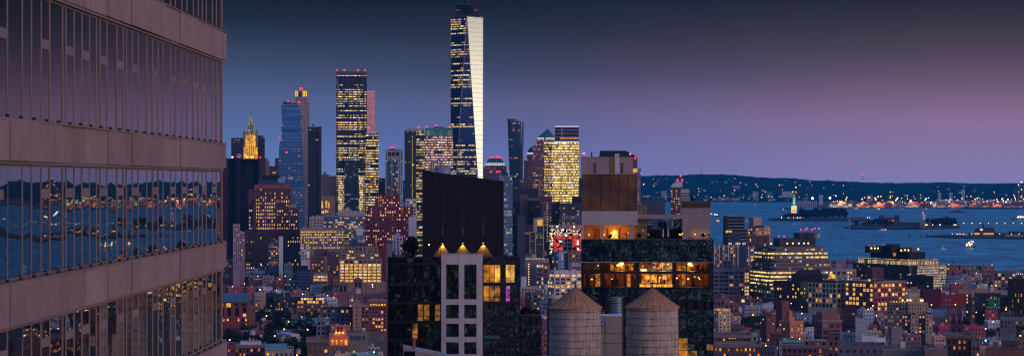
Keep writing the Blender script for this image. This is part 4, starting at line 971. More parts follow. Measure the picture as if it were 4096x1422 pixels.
p.beacon(2521, 616, 1.5, .13, lamp('pink_beacon', (1, .06, .12), 6))
for px, py, e_ in ((2356, 938, 16), (2417, 938, 16), (2459, 934, 60), (2444, 936, 10), (2512, 936, 22)):
    m = MB(); m.ball((X(px), 1.5 if px < 2440 else 5.3, Z(py)), .09); m.build('terrace_lamp', lamp('terrace_lamp_light', (1, .40, .1), 5), p.root)
    ld = bpy.data.lights.new('terrace_light', 'POINT'); lo2 = bpy.data.objects.new('terrace_light', ld); col.objects.link(lo2); lo2.parent = p.root
    ld.energy = e_*2.2; ld.color = (1, .42, .1); ld.shadow_soft_size = .1; lo2.location = (X(px), 4.6, Z(py)+.2)
# stone stair wall, beam and post
q = Bld('terrace_pergola', 'pale concrete beam and post framing the open part of the hotel terrace', 'pergola', 2650, 351.5)
X, Z = q.X, q.Z
m = MB(); m.box(X(2551), X(2736), .2, .8, Z(874), Z(857), bottom=True); m.build('beam', BEI, q.root)
m = MB(); m.box(X(2736), X(2751), .2, .8, HDK+.002, Z(857)); m.build('post', BEI, q.root)
q = Bld('stone_wall', 'rough greenish stone stair wall behind the terrace beam', 'wall', 2569, 354)
STN = NG('rough_stone'); gp_ = STN.n.new('ShaderNodeTexCoord').outputs['Object']; vo = STN.n.new('ShaderNodeTexVoronoi'); vo.inputs['Scale'].default_value = 3.2; STN.l.new(STN.vec('MULTIPLY', gp_, (1, 1, 2.6)), vo.inputs['Vector'])
STN.set('Base Color', STN.mix(STN.ms(vo.outputs['Distance'], 0, .6), (.42, .36, .22, 1), (.10, .10, .06, 1))); STN.set('Roughness', .9); STN.bump(vo.outputs['Distance'], .8, .1)
m = MB(); m.box(q.X(2549), q.X(2588), 0, 3, HDK+.002, q.Z(819)); m.build('wall', STN.m, q.root)
m = MB(); m.box(q.X(2568), q.X(2575), -.1, -.01, q.Z(924), q.Z(917)); m.build('red_sign', lamp('red_sign_light', (1, .08, .08), .8), q.root)
q = Bld('brick_stair_tower', 'grey brick rooftop block with a louvred top at the right of the terrace', 'rooftop block', 2785, 353.5)
X, Z = q.X, q.Z
GB = NG('grey_brick'); gp_ = GB.n.new('ShaderNodeUVMap').outputs[0]; br = GB.n.new('ShaderNodeTexBrick'); br.inputs['Scale'].default_value = 2.4; br.inputs['Color1'].default_value = (.17, .14, .14, 1); br.inputs['Color2'].default_value = (.34, .30, .31, 1); br.inputs['Mortar'].default_value = (.10, .09, .09, 1); GB.l.new(gp_, br.inputs[0])
GB.set('Base Color', GB.mix(.5, br.outputs[0], GB.mix(GB.ms(GB.noise(gp_, 6, 3), .3, .7), (.1, .08, .08, 1), (.42, .38, .4, 1)))); GB.set('Roughness', .9)
m = MB(); m.box(X(2729), X(2843), 0, 8, HDK+.002, Z(831)); m.build('wall', GB.m, q.root)
m = MB(); z = Z(830)
while z < Z(805): m.box(X(2725), X(2842), -.05, 8, z, z+.09, 0, bottom=True); z += .16
tag(m.build('louvre_slat', wall((.13, .07, .06), .6, key='brown_louvre'), q.root), kind='stuff')
m = MB(); m.box(X(2727), X(2840), .1, 7.8, Z(831), Z(806)); m.build('louvre_box', DKW, q.root)
m = MB(); m.cyl(X(2770), 4, [(.1, Z(805)), (.1, Z(798)), (.28, Z(796)), (.30, Z(788)), (.1, Z(785))], 10); m.build('roof_vent', BLK, q.root)
for px in (2780, 2818, 2724, 2730, 2718):
    m = MB(); m.ball((X(px), -.3 if px > 2735 else -.8, Z(936 if px > 2735 else 933+px % 5)), .08); m.build('wall_lamp', lamp('terrace_lamp_light', (1, .40, .1), 5), q.root)
    if px > 2735:
        ld = bpy.data.lights.new('terrace_light', 'POINT'); lo2 = bpy.data.objects.new('terrace_light', ld); col.objects.link(lo2); lo2.parent = q.root
        ld.energy = 9; ld.color = (1, .42, .1); ld.shadow_soft_size = .08; lo2.location = (X(px), -.45, Z(936))
q = Bld('terrace_bar', 'black bar pavilion with blue glass above it at the back of the terrace', 'pavilion', 2660, 356)
X, Z = q.X, q.Z
m = MB(); m.box(X(2588), X(2738), 0, 4, HDK+.002, Z(916)); m.build('bar_wall', BLK, q.root)
for k in range(7):
    if k in (1,): continue
    m = MB(); m.box(X(2590+k*20), X(2608+k*20), .5, .6, Z(916), Z(876 if k not in (2, 3) else 884), bottom=True); m.build('glass_screen', [NGT, glassmat('pale_screen', (.25, .3, .36), .2), NGT][k % 3 if k != 4 else 1], q.root)
m = MB(); m.box(X(2590), X(2598), -.1, -.01, Z(941), Z(931)); m.build('lit_hatch', LIT['org'], q.root)
for i, px in enumerate((2652, 2672)):
    t_ = empty('folded_umbrella', ((px-CX)/F*353, 353, HDK)); tag(t_, ('closed cream parasol, the narrower left one on the terrace', 'closed cream parasol, the fuller right one on the terrace')[i], 'umbrella', 'closed parasols on the hotel terrace')
    m = MB(); m.tube((0, 0, 0), (0, 0, 1.75), .03); m.cyl(0, 0, [(.14, .0), (.16, .05), (.05, .1)], 10); m.build('pole', DKW, t_)
    m = MB(); m.cyl(0, 0, [(.06, .25), (.15+.04*i, .45), (.11, .9), (.13+.02*i, 1.2), (.05, 1.55), (.015, 1.7)], 9, smooth=False); m.build('canopy', wall((.42, .38, .30), key='canvas'), t_)
def palm(px, D, z, h, label, seed):
    t_ = empty('palm', ((px-CX)/F*D, D, z)); tag(t_, label, 'plant'); r = random.Random(seed)
    m = MB(); m.tube((0, 0, 0), (0, 0, h), .05); m.build('trunk', BARK, t_)
    m = MB()
    for k in range(16):
        an = r.uniform(0, math.tau); L_ = r.uniform(.35, .6); pts = [(L_*q_*math.cos(an), L_*q_*math.sin(an), h+.35*math.sin(q_*2.6)*L_*2-.1*q_) for q_ in (0, .35, .7, 1)]
        for a, c_ in zip(pts, pts[1:]):
            w_ = .05; d = Vector((-math.sin(an)*w_, math.cos(an)*w_, 0)); a = Vector(a); c_ = Vector(c_)
            m.face([a-d, a+d, c_+d*.6, c_-d*.6])
    m.build('frond', LEAFD[0], t_); return t_
palm(2837, 351, HDK, .5, 'spiky palm at the right corner of the hotel terrace', 2); palm(2505, 353, HDK, .6, 'potted palm under the louvred block between two columns', 4)
for i, (px, r_) in enumerate(((2556, .45), (2440, .3), (2815, .4), (2618, .6))):
    potted('shrub', ('leafy bush right of the last terrace column', 'small bush in front of the lit doorway', 'low bush left of the corner palm', 'round bush in front of the blue glass screens')[i], px, 352.2 if px != 2618 else 355, HDK, .3, r_, 31+i, n=300, leaf=.09)
# ---------------- the two big wooden water tanks
WD = NG('weathered_staves'); uvn = WD.n.new('ShaderNodeTexCoord').outputs['Object']
sxy = WD.n.new('ShaderNodeSeparateXYZ'); WD.l.new(uvn, sxy.inputs[0])
ang = WD.math('MULTIPLY', WD.math('ARCTAN2', sxy.outputs[0], sxy.outputs[1]), 13.)
cmb = WD.n.new('ShaderNodeCombineXYZ'); WD.l.new(WD.math('FLOOR', ang), cmb.inputs[0])
wn = WD.n.new('ShaderNodeTexWhiteNoise'); WD.l.new(cmb.outputs[0], wn.inputs[0])
grain = WD.noise(WD.vec('MULTIPLY', uvn, (1, 1, .12)), 9, 5, .7); blot = WD.noise(uvn, 1.6, 4, .65)
fr_ = WD.math('FRACT', ang); gap = WD.math('MULTIPLY', WD.math('GREATER_THAN', fr_, .05), 1.)
f_ = WD.math('ADD', WD.math('MULTIPLY', grain, .9), WD.math('ADD', WD.math('MULTIPLY', blot, .7), WD.math('MULTIPLY', wn.outputs[0], .22)))
WD.set('Base Color', WD.mix(WD.ms(f_, .55, 1.2), (.17, .135, .12, 1), (.50, .41, .37, 1))); WD.set('Roughness', .9); WD.set('Specular IOR Level', .2)
WD.bump(WD.math('ADD', gap, grain), .5, .02)
FELT = NG('roof_felt'); fo_ = FELT.n.new('ShaderNodeTexCoord').outputs['Object']; ff = FELT.noise(fo_, 2.2, 5, .7); fz = FELT.noise(FELT.vec('MULTIPLY', fo_, (6, 6, 1)), 1.5, 3)
FELT.set('Base Color', FELT.mix(FELT.ms(FELT.math('ADD', ff, fz), .75, 1.25), (.27, .12, .07, 1), (.52, .26, .155, 1))); FELT.set('Roughness', .95); FELT.set('Specular IOR Level', .15); FELT.bump(ff, .4, .03)
IRON = wall((.05, .045, .045), .6, 3, .3, .3, key='iron_band')
def big_tank(px, r, eave, apex, fin, label, D, seed, clamp_a):
    s_ = F/D; t_ = empty('water_tank', ((px-CX)/F*D, D, 0)); z_ = lambda y: H-(y-YH)/s_
    t_.location.z = z_(1520); zz = lambda y: z_(y)-z_(1520)
    tag(t_, label, 'water tank', 'pair of wooden rooftop water tanks in the foreground'); rr = random.Random(seed)
    m = MB(); m.cyl(0, 0, [(r*1.01, 0), (r*.985, zz(eave))], 64, smooth=True); m.build('stave_wall', WD.m, t_)
    m = MB(); n = 24
    m.cyl(0, 0, [(r*1.045, zz(eave+4)), (r*1.05, zz(eave)), (r*.55, zz(eave)+(zz(apex)-zz(eave))*.47), (.05, zz(apex))], n, smooth=False); ro = m.build('roof_cone', FELT.m, t_)
    m = MB()
    for k in range(n):
        an = math.tau*k/n; m.tube((r*1.05*math.cos(an), r*1.05*math.sin(an), zz(eave)+.01), (.04*math.cos(an), .04*math.sin(an), zz(apex)+.01), .012, n=4)
    m.build('roof_seam', wall((.2, .11, .07), key='seam'), ro)
    m = MB(); m.cyl(0, 0, [(.09, zz(apex)-.05), (.08, zz(apex)+.12), (.03, zz(apex)+.2), (.07, zz(apex)+.3), (.02, zz(fin))], 10); m.build('finial', IRON, ro)
    y = eave+13
    k = 0
    while y < 1500:
        m = MB(); R_ = r*1.012; ring = []
        for a in range(64):
            an = math.tau*a/64; wv_ = .012*math.sin(an*3+k*2.1)
            ring.append((an, zz(y)+wv_))
        rings = [[((R_+dr)*math.cos(an), (R_+dr)*math.sin(an), z+dz) for an, z in ring] for dr, dz in ((0, -.012), (.014, -.008), (.014, .008), (0, .012))]
        m.loft(rings, 0, False)
        an = clamp_a+.055*k*(-1 if seed % 2 else -1)+rr.uniform(-.02, .02)
        c_ = (R_*math.cos(an), R_*math.sin(an), zz(y)); d = Vector((-math.sin(an), math.cos(an), 0))*.09
        m.tube(Vector(c_)-d, Vector(c_)+d, .028); m.ball(c_, .045)
        m.build('hoop', IRON, t_); y += 28.5-k*.1; k += 1
    m = MB(); m.box(-r*1.15, r*1.15, -r*1.15, r*1.15, -.35, -.002, bottom=True)
    for sx_ in (-1, 1):
        for sy_ in (-1, 1): m.box(sx_*r*.8-.15, sx_*r*.8+.15, sy_*r*.8-.15, sy_*r*.8+.15, -6, -.35)
    m.build('support_frame', IRON, t_)
    return t_
big_tank(2301.5, 2.0, 1228, 1146, 1119, 'left of the two grey wooden water tanks with brown conical roofs', 180, 3, -1.05)
big_tank(2609, 2.02, 1225, 1148, 1120, 'right of the two grey wooden water tanks with brown conical roofs', 180, 4, -1.55)
# plant box and cooling cylinder between the tanks
b = Bld('rooftop_plant_box', 'grey sheet metal plant box between the two water tanks', 'plant box', 2450, 190); X, Z = b.X, b.Z
m = MB(); m.box(X(2404), X(2490), 0, 3, 100, Z(1262), 0, 1); m.build('sheet_metal_case', [wall((.25, .21, .19), .6, 1.2, .2, .2, key='case_metal', bump=.1), wall((.5, .5, .55), key='case_top')], b.root)
m = MB()
for y in (1330, 1371): m.box(X(2404), X(2490), -.02, -.002, Z(y+1), Z(y), bottom=True)
m.box(X(2420), X(2421.2), -.03, -.021, 100, Z(1262), bottom=True); m.build('panel_seam', JOINT, b.root)
m = MB(); m.cyl(X(2407.5), 0, [(0, 0), (.19, 0)], 24, 0); 
sg = MB(); cxs, czs, rs = X(2408), Z(1294), .215
pts = [(cxs+rs*math.cos(math.tau*k/28), -.05, czs+rs*1.25*math.sin(math.tau*k/28)) for k in range(28)]
sg.face(pts); sg.loft([pts, [(x, -.003, z) for x, y, z in pts]], 0, False); so = sg.build('round_sign', plain('sign_blue', (.03, .12, .45), .4), b.root)
lt = MB(); n = 14
for k in range(n-1):
    a0 = .7+k*(math.tau-1.4)/(n-1); a1 = .7+(k+1)*(math.tau-1.4)/(n-1); c0, c1, r0, r1 = cxs+.08, czs-.01, .05, .085
    lt.face([(c0+r0*math.cos(a0), -.058, c1+r0*math.sin(a0)), (c0+r1*math.cos(a0), -.058, c1+r1*math.sin(a0)), (c0+r1*math.cos(a1), -.058, c1+r1*math.sin(a1)), (c0+r0*math.cos(a1), -.058, c1+r0*math.sin(a1))])
lt.build('sign_letter', plain('sign_white', (.8, .8, .8), .5), so)
b = Bld('cooling_unit', 'ribbed metal cooling cylinder behind the plant box', 'cooling unit', 2466, 196); X, Z = b.X, b.Z
m = MB(); pr = []
for k in range(9): zz_ = Z(1262)+(Z(1192)-Z(1262))*k/8; pr += [(.50, zz_), (.50, zz_+.1), (.46, zz_+.11), (.46, zz_+.14)]
m.cyl(0, 0, [(.5, 100)]+pr+[(.35, Z(1189))], 24); m.build('casing', wall((.2, .23, .26), .35, 2, .3, .6, key='galvanised'), b.root)
b = Bld('standpipe', 'black bent steam pipe rising between the water tanks', 'pipe', 2491, 186); X, Z = b.X, b.Z
m = MB(); m.tube((0, 0, 100), (0, 0, Z(1196)), .055)
for k in range(10):
    a0 = math.pi-k*math.pi/10; a1 = math.pi-(k+1)*math.pi/10; r_ = .42
    m.tube((r_+r_*math.cos(a0), 0, Z(1196)+r_*.7*math.sin(a0)), (r_+r_*math.cos(a1), 0, Z(1196)+r_*.7*math.sin(a1)), .04)
m.build('pipe', IRON, b.root)
b = Bld('standpipe', 'thin vertical pipe left of the left water tank', 'pipe', 2191, 182)
m = MB(); m.tube((0, 0, 100), (0, 0, b.Z(1232)), .06); m.build('pipe', IRON, b.root)
# skylight corner of a nearer roof, bottom centre
b = Bld('rooftop_skylight', 'pale tapering roof edge with a terracotta chimney pot at the bottom of the picture', 'roof', 1660, 150); X, Z = b.X, b.Z
m = MB(); m.prism([(X(1612), 0), (X(1790), -.6), (X(1790), 3), (X(1612), 3)], 100, 0, 0, None, False, z1f=lambda x, y: Z(1388)+(Z(1424)-Z(1388))*max(0, (x-X(1612)))/(X(1790)-X(1612))); m.build('roof_slab', wall((.30, .26, .26), key='pale_slab'), b.root)
m = MB(); m.prism([(X(1616), -.05), (X(1660), -.2), (X(1640), .0)], 100, Z(1402), 0); m.build('dark_glazing', NGL, b.root)
m = MB(); m.cyl(X(1655), .8, [(.11, 100), (.11, Z(1360)), (.15, Z(1358)), (.12, Z(1350)), (.05, Z(1350))], 12); m.build('chimney_pot', wall((.3, .14, .10), key='terracotta'), b.root)
# ================================================================ the city between: one call per building
OCCL = []; OCC = []           # photo rectangles already taken by hand-placed buildings, for the low rooftops later
COL = {'brick': (.16, .06, .05), 'red': (.20, .05, .05), 'plum': (.12, .055, .075), 'brown': (.13, .08, .07), 'tan': (.27, .19, .15), 'cream': (.38, .30, .22), 'white': (.42, .44, .50), 'grey': (.19, .18, .21), 'dark': (.03, .03, .045), 'navy': (.03, .05, .10), 'blue': (.16, .26, .42), 'mauve': (.26, .20, .25), 'orange': (.42, .16, .09), 'crim': (.16, .032, .045), 'black': (.012, .013, .018), 'stone': (.30, .26, .24)}
def cw_(c_): return wall(tuple(v*1.22 for v in (COL[c_] if isinstance(c_, str) else c_)), .88, .35, .22, key='wall_'+(c_ if isinstance(c_, str) else 'colour'))
CORN = wall((.22, .18, .18), .8, key='cornice_stone'); DCORN = wall((.05, .045, .05), .8, key='cornice_dark')
def mid(label, x0, x1, yt, D, c_, yb=None, xc=None, phi=0, depth=18, pw=12, ph=14, lit=.25, pal='home', fw=.5, fh=.55, top=4, mx=2, corn=None, name='apartment_building', cat='building', group=None, tiers=(), rows=None, sidec=None, nowin=False, side=True, roof=None, bulk=True, wd=None):
    """masonry building; tiers: (x0, x1, ytop, setback m, depth m, windows?)"""
    if yb and yb < 1420 and D < 2600: D = max(D, min((H-14)*F/(yb-YH), D*1.8, 2650))
    b = Bld(name, label, cat, xc if phi else (x0+x1)/2, D, phi, group); b.yt = yt
    yb = yb or 1422; OCC.append((min(x0, x1), max(x0, x1), yt, D)); OCCL.append(((x0+x1)/2, yt+40, ' '.join(label.split(',')[0].split()[:6]), D)); rf = roof or (ROOF if b.rg.random() < .5 else ROOFP)
    def grid(face, u0, u1, pw_m, ya, yb_, off=0):
        nr = max(1, round((yb_-ya)/ph)); nc = max(1, round((u1-u0)/pw_m))
        b.win(face, u0, u1, b.Z(ya+nr*ph), b.Z(ya), nc, nr, fw, fh, lit, pal, off, rows, dark=wd)
    zt = b.Z(yt); m = MB(); pm = pw/b.s
    if not phi:
        m.box(b.X(x0), b.X(x1), 0, depth, 0, zt, 0, 1)
        if not nowin: grid('F', b.X(x0+mx), b.X(x1-mx), pm, yt+top, min(yb, 1440))
        fx0, fx1 = b.X(x0), b.X(x1); b.ft = [(fx0, fx1, 0, depth)]
    else:
        if phi > 0: Rr = (x1-xc)/b.s/b.c; Ll = (xc-x0)/b.s/b.sn; fx0, fx1 = 0, Rr
        else: Rr = (xc-x0)/b.s/b.c; Ll = (x1-xc)/b.s/b.sn; fx0, fx1 = -Rr, 0
        m.box(fx0, fx1, 0, Ll, 0, zt, 0, 1); depth = Ll; b.Ll = Ll; b.Rr = Rr
        if not nowin:
            mm_ = mx/b.s; pmn = max(pm, 2.2)
            grid('F', fx0+mm_, fx1-mm_, pm/b.c if b.c > .5 else pmn, yt+top, min(yb, 1440))
            if side: grid('L' if phi > 0 else 'R', mm_, Ll-mm_, pm/b.sn if b.sn > .5 else pmn, yt+top, min(yb, 1440))
    body = m.build('wall', [cw_(c_), rf], b.root)
    t_ = .35; m = MB()   # parapet
    for q in ((fx0, fx1, 0, t_), (fx0, fx1, depth-t_, depth), (fx0, fx0+t_, t_, depth-t_), (fx1-t_, fx1, t_, depth-t_)): m.box(*q, zt+.001, zt+.8)
    if corn: o_ = .5; m.box(fx0-o_, fx1+o_, -o_, -.02, zt-.6, zt+.9, bottom=True); m.box(fx0-o_, fx0-.02, -.02, depth, zt-.6, zt+.9, bottom=True); m.box(fx1+.02, fx1+o_, -.02, depth, zt-.6, zt+.9, bottom=True)
    m.build('cornice' if corn else 'parapet', {None: cw_(c_), 'l': CORN, 'd': DCORN}[corn], b.root)
    for t2 in tiers:
        tx0, tx1, ty, sb, dp, wn_ = t2[:6]; tb = t2[6] if len(t2) > 6 else yt
        m = MB(); m.box(b.X(tx0), b.X(tx1), sb, sb+dp, b.Z(tb)+(0.002 if tb == yt else 0), b.Z(ty), 0, 1)
        m.build('upper_storey', [cw_(t2[7]) if len(t2) > 7 else cw_(c_), rf], b.root)
        if wn_: 
            nr = max(1, round((tb-ty-2)/ph)); nc = max(1, round((tx1-tx0)/pw)); b.win('F', b.X(tx0+1), b.X(tx1-1), b.Z(tb), b.Z(ty+2), nc, nr, fw, fh, lit, pal, sb, dark=wd)
    if bulk and not tiers and fx1-fx0 > 6:
        r = b.rg
        for k in range(r.choice((1, 1, 2, 3))):
            w_ = r.uniform(1.5, 4); x = r.uniform(fx0+1, fx1-w_-1); y = r.uniform(1, max(1.2, depth*.5)); m = MB(); m.box(x, x+w_, y, y+r.uniform(2, 4), zt+.001, zt+r.uniform(1.4, 3.4), 0, 1)
            m.build('bulkhead', [cw_(r.choice(['grey', 'white', c_, 'brown'])), rf], b.root)
        if r.random() < .5: m = MB(); x = r.uniform(fx0+.6, fx1-1); m.box(x, x+.6, .6, 1.2, zt+.001, zt+2.2); m.build('chimney', cw_('brick'), b.root)
    b.done(); return b
TANKW = wall((.20, .16, .15), .9, .8, .3, key='tank_wood'); TANKR = wall((.16, .11, .10), .9, key='tank_roof')
def small_tank(label, px, yt, yb, D, r, legs=3.5, light=False):
    s_ = F/D; z1 = H-(yt-YH)/s_; z0 = H-(yb-YH)/s_; hh = z1-z0
    t_ = empty('water_tank', ((px-CX)/F*D, D, z0)); tag(t_, label, 'water tank', 'small rooftop water tanks across the city')
    m = MB(); m.cyl(0, 0, [(r, 0), (r*.96, hh*.72)], 14); m.build('tank', wall((.40, .34, .34), .8, key='pale_tank') if light else TANKW, t_)
    m = MB(); m.cyl(0, 0, [(r*1.08, hh*.72), (.05, hh)], 14, smooth=False); m.build('roof_cone', TANKR, t_)
    m = MB()
    for sx_ in (-1, 1):
        for sy_ in (-1, 1): m.tube((sx_*r*.7, sy_*r*.7, -.001), (sx_*r*.8, sy_*r*.8, -legs), .12, n=4)
    m.tube((-r*.75, -r*.75, -legs*.8), (r*.72, -r*.72, -.3), .07, n=4); m.build('leg_frame', IRON, t_); return t_
# ---- left: brown brick stepped office with many lit windows
D = 2950; b = Bld('office_block', 'tall brown stepped brick office block, many paired lit windows, below the blue stacked tower', 'office block', 1085, D); X, Z = b.X, b.Z
OCC.append((977, 1206, 740, D)); BR = wall((.10, .05, .06), .88, .3, .2, key='brown_office_brick')
for nm, x0, x1, yt, y0, dp in (('lower_wing', 978, 1207, 921, 0, 40), ('middle_storeys', 994, 1193, 830, 2, 36), ('upper_storeys', 994, 1165, 756, 5, 30), ('crown_storeys', 1018, 1164, 738, 6, 26)):
    yb_ = {921: None, 830: 921, 756: 830, 738: 756}[yt]
    m = MB(); m.box(X(x0), X(x1), y0, y0+dp, 0 if yb_ is None else Z(yb_), Z(yt), 0, 1); m.build(nm, [BR if yt != 738 else wall((.22, .07, .07), key='crown_brick'), ROOF], b.root)
m = MB(); m.box(X(1020), X(1104), .5, 1.99, Z(921), Z(800)); m.box(X(1012), X(1026), -1.5, 1.99, Z(921), Z(815)); m.build('front_bay', BR, b.root)
m = MB(); m.box(X(1150), X(1184), 2, 14, Z(830), Z(818)); m.build('roof_cabin', cw_('tan'), b.root)
m = MB(); m.box(X(1033), X(1142), 8, 24, Z(738), Z(719)); m.build('roof_storey', cw_('navy'), b.root)
m = MB(); m.box(X(1049), X(1110), 10, 20, Z(719), Z(700)); m.box(X(1110), X(1120), 9, 22, Z(719), Z(702)); m.build('roof_plant', cw_('black'), b.root)
m = MB(); m.box(X(1111), X(1140), 7, 7.9, Z(731), Z(711)); m.build('teal_panel', cw_('blue'), b.root)
b.win('F', X(1040), X(1160), Z(828), Z(750), 13, 5, .42, .5, .55, 'warm', 5); b.win('F', X(1022), X(1102), Z(919), Z(792), 9, 9, .5, .5, .72, 'warm', .5)
b.win('F', X(1106), X(1190), Z(919), Z(836), 9, 6, .42, .48, .55, 'warm', 2); b.win('F', X(996), X(1011), Z(919), Z(834), 2, 6, .5, .5, .6, 'pale', 2)
b.win('F', X(984), X(1204), Z(1078), Z(928), 24, 10, .42, .45, .10, 'warm', 0, rows=[.02, .1, .55, .05, .05, .04, .04, .04, .45, .4])
b.done(most=100)
mid('narrow mauve stone slab in front of the windowless monolith', 932, 960, 898, 2600, 'mauve', 1075, pw=8, ph=10.3, lit=.22, pal='org', fw=.4, fh=.45, bulk=False)
mid('pinkish stone loft right behind the narrow mauve slab', 957, 979, 930, 2620, 'mauve', 1040, pw=6.5, ph=10, lit=.12, pal='cool', fw=.5, fh=.5)
b = mid('slim white ribbed tower with small teal lit balconies before the brown office block', 1072, 1132, 968, 2300, 'navy', 1072, pw=9, ph=9, lit=.35, pal='org', fw=.7, fh=.6, tiers=((1082, 1112, 950, 3, 10, True),), wd=BLUEW)
m = MB(); m.box(b.X(1115), b.X(1132), -1.5, -.1, 0, b.Z(944)); m.build('white_pilaster', cw_('white'), b.root)
b = mid('low slate blue block with white bands beside the brown office block foot', 978, 1060, 1085, 2150, 'blue', 1110, pw=14, ph=12, lit=.1, fh=.3, fw=.8)
b = mid('long cream office block with four rows of small yellow windows', 1200, 1376, 915, 2700, (.27, .20, .16), 1000, pw=6.8, ph=10.6, lit=.75, pal='yel', fw=.55, fh=.5, rows=[.85, .9, .95, .35, .75, .3, .8, .4], top=6, name='office_block', cat='office block')
b = mid('striped white apartment slab with many balconies above the long cream block', 1294, 1461, 863, 2900, 'blue', 1000, pw=9, ph=8.4, lit=.33, pal='mix', fw=.85, fh=.5, tiers=((1352, 1460, 843, 4, 10, False, 863, 'stone'), (1384, 1398, 828, 6, 6, False, 843, 'stone')), wd=BLUEW)
m = MB(); k = 0
while k < 20: m.box(b.X(1294)-.2, b.X(1461)+.2, -1.1, -.1, b.Z(866.5+k*8.4), b.Z(865.2+k*8.4), bottom=True); k += 1
tag(m.build('balcony', cw_('mauve'), b.root), kind='stuff')
mid('small square windowed pale block left of the striped apartment slab', 1238, 1294, 869, 2750, 'stone', 915, pw=13, ph=12, lit=.1, fw=.4, fh=.6)
# ---- red brick stepped telegraph building
b = mid('big oxblood red brick stepped block left of the black penthouse', 1460, 1634, 867, 2750, 'crim', 992, pw=9.5, ph=11.2, lit=.35, pal='warm', fw=.5, fh=.55, rows=[.5, .04, .04, .04, .55, .05, .6, .6, .1, .5, .05], name='office_block', cat='office block', depth=50,
 tiers=((1470, 1652, 826, 6, 40, True), (1500, 1600, 782, 9, 30, True, 826), (1505, 1530, 776, 8, 6, False, 782), (1580, 1599, 775, 8, 6, False, 782), (1540, 1560, 772, 9, 8, False, 782)))
m = MB()
for k in range(19): x = b.X(1462+k*9.5); m.box(x-.35, x+.35, -.5, -.02, 0, b.Z(868))
tag(m.build('brick_pier', cw_('crim'), b.root), kind='stuff')
mid('small white office cube with dark strip windows left of the black penthouse', 1622, 1666, 797, 2950, 'white', 860, pw=12, ph=12, lit=.3, pal='warm', fw=.8, fh=.4)
mid('low white stepped house behind the terrace people', 1570, 1612, 946, 1900, 'white', 1010, pw=13, ph=12, lit=.3, pal='org', tiers=((1578, 1600, 934, 2, 6, False), (1587, 1594, 928, 3, 3, False, 934)))
mid('plain mauve wall block with a dark cap at the left end of the terrace', 1545, 1571, 970, 1500, 'mauve', 1100, nowin=True, tiers=((1545, 1572, 968, -.3, 15, False, 971, 'black'),))
# ---- yellow-lit loft building
b = Bld('loft_building', 'wide stepped loft glowing yellow in nearly every bay, left of the glass apartment tower', 'building', 1441, 2500); X, Z = b.X, b.Z; OCC.append((1356, 1527, 987, 2500))
CR_ = wall((.30, .22, .16), .85, key='loft_cream')
for nm, x0, x1, yt, yb_, y0 in (('wall', 1356, 1527, 1036, None, 0), ('middle_storeys', 1364, 1517, 1012, 1036, 2), ('upper_storeys', 1373, 1511, 987, 1012, 4)):
    m = MB(); m.box(X(x0), X(x1), y0, 24, 0 if yb_ is None else Z(yb_), Z(yt), 0, 1); m.build(nm, [CR_, ROOF], b.root)
    m = MB(); n = 10
    for k in range(n): x = X(x0+3+(x1-x0-6)*k/(n-1)); m.box(x-.5, x+.5, y0-.5, y0-.02, 0 if yb_ is None else Z(yb_), Z(yt)+1.2)
    tag(m.build('pilaster', CR_, b.root), kind='stuff')
b.win('F', X(1360), X(1524), Z(1128), Z(1040), 9, 7, .80, .66, .93, 'yel'); b.win('F', X(1367), X(1514), Z(1035), Z(1015), 8, 2, .75, .6, .6, 'yel', 2); b.win('F', X(1376), X(1508), Z(1011), Z(990), 7, 2, .75, .6, .35, 'pale', 4)
b.done()
m = MB(); m.box(X(1405), X(1470), 8, 18, Z(987), Z(972)); m.box(X(1410), X(1450), 9, 16, Z(972), Z(957)); m.build('roof_house', cw_('navy'), b.root)
m = MB(); m.box(X(1424), X(1458), 8.4, 14, Z(957), Z(940)); m.build('teal_roof_house', wall((.05, .22, .24), key='teal_house'), b.root)
m = MB(); m.box(X(1426), X(1452), 10, 15, Z(940), Z(912)); m.build('white_stair_house', cw_('white'), b.root)
for i, px in enumerate((1436, 1450)): small_tank(('left', 'right')[i]+' of two squat tanks under the teal roof house', px, 950, 968, 2495, 2.6, 1, True)
mid('brown brick block left of the yellow loft, mostly dark windows', 1243, 1297, 1024, 2250, 'brown', 1095, pw=13, ph=12, lit=.2, pal='org', tiers=((1256, 1314, 996, 8, 12, False, 1024, 'plum'),))
mid('dark brick block with scattered orange windows touching the yellow loft', 1307, 1357, 1011, 2240, 'plum', 1105, pw=13, ph=11, lit=.4, pal='org')
mid('small cream building with two gold lit floors below the brown brick block', 1252, 1312, 1096, 2050, 'tan', 1140, pw=9, ph=12, lit=.9, pal='yel', fw=.75, fh=.6, rows=[.95, .8, .1])
b = mid('navy glass office with thin pale bands, low centre left', 1187, 1245, 1082, 2120, 'navy', 1140, nowin=True, tiers=((1195, 1232, 1062, 3, 8, False, 1082, 'black'),))
m = MB()
for k in range(5): m.box(b.X(1187)-.1, b.X(1245)+.1, -.3, -.05, b.Z(1088+k*11.5)-.25, b.Z(1088+k*11.5), bottom=True)
tag(m.build('floor_band', cw_('blue'), b.root), kind='stuff')
b = mid('dark blue mansard house block with a tall black chimney stack', 1089, 1170, 1086, 2050, 'navy', 1120, pw=13, ph=14, lit=.15, pal='org', tiers=((1094, 1160, 1072, 2, 12, False, 1086, 'black'), (1110, 1137, 1051, 3, 5, False, 1072, 'black')))
mid('pale green townhouse row end right of the dark blue mansard block', 1137, 1170, 1056, 2200, (.10, .17, .20), 1080, pw=9, ph=10, lit=.1)
mid('brown flat roofed stone house with a white cornice near the left tower', 915, 975, 1040, 2300, 'brown', 1080, corn='l', pw=10, ph=13, lit=.25, pal='org')
mid('pink stucco house left of centre under the mauve slab', 920, 942, 1070, 2150, (.32, .18, .2), 1100, pw=9, ph=12, lit=.05)
mid('white gabled house row with a lit strip below the striped slab', 1205, 1240, 1000, 2400, 'white', 1040, pw=9, ph=12, lit=.15)
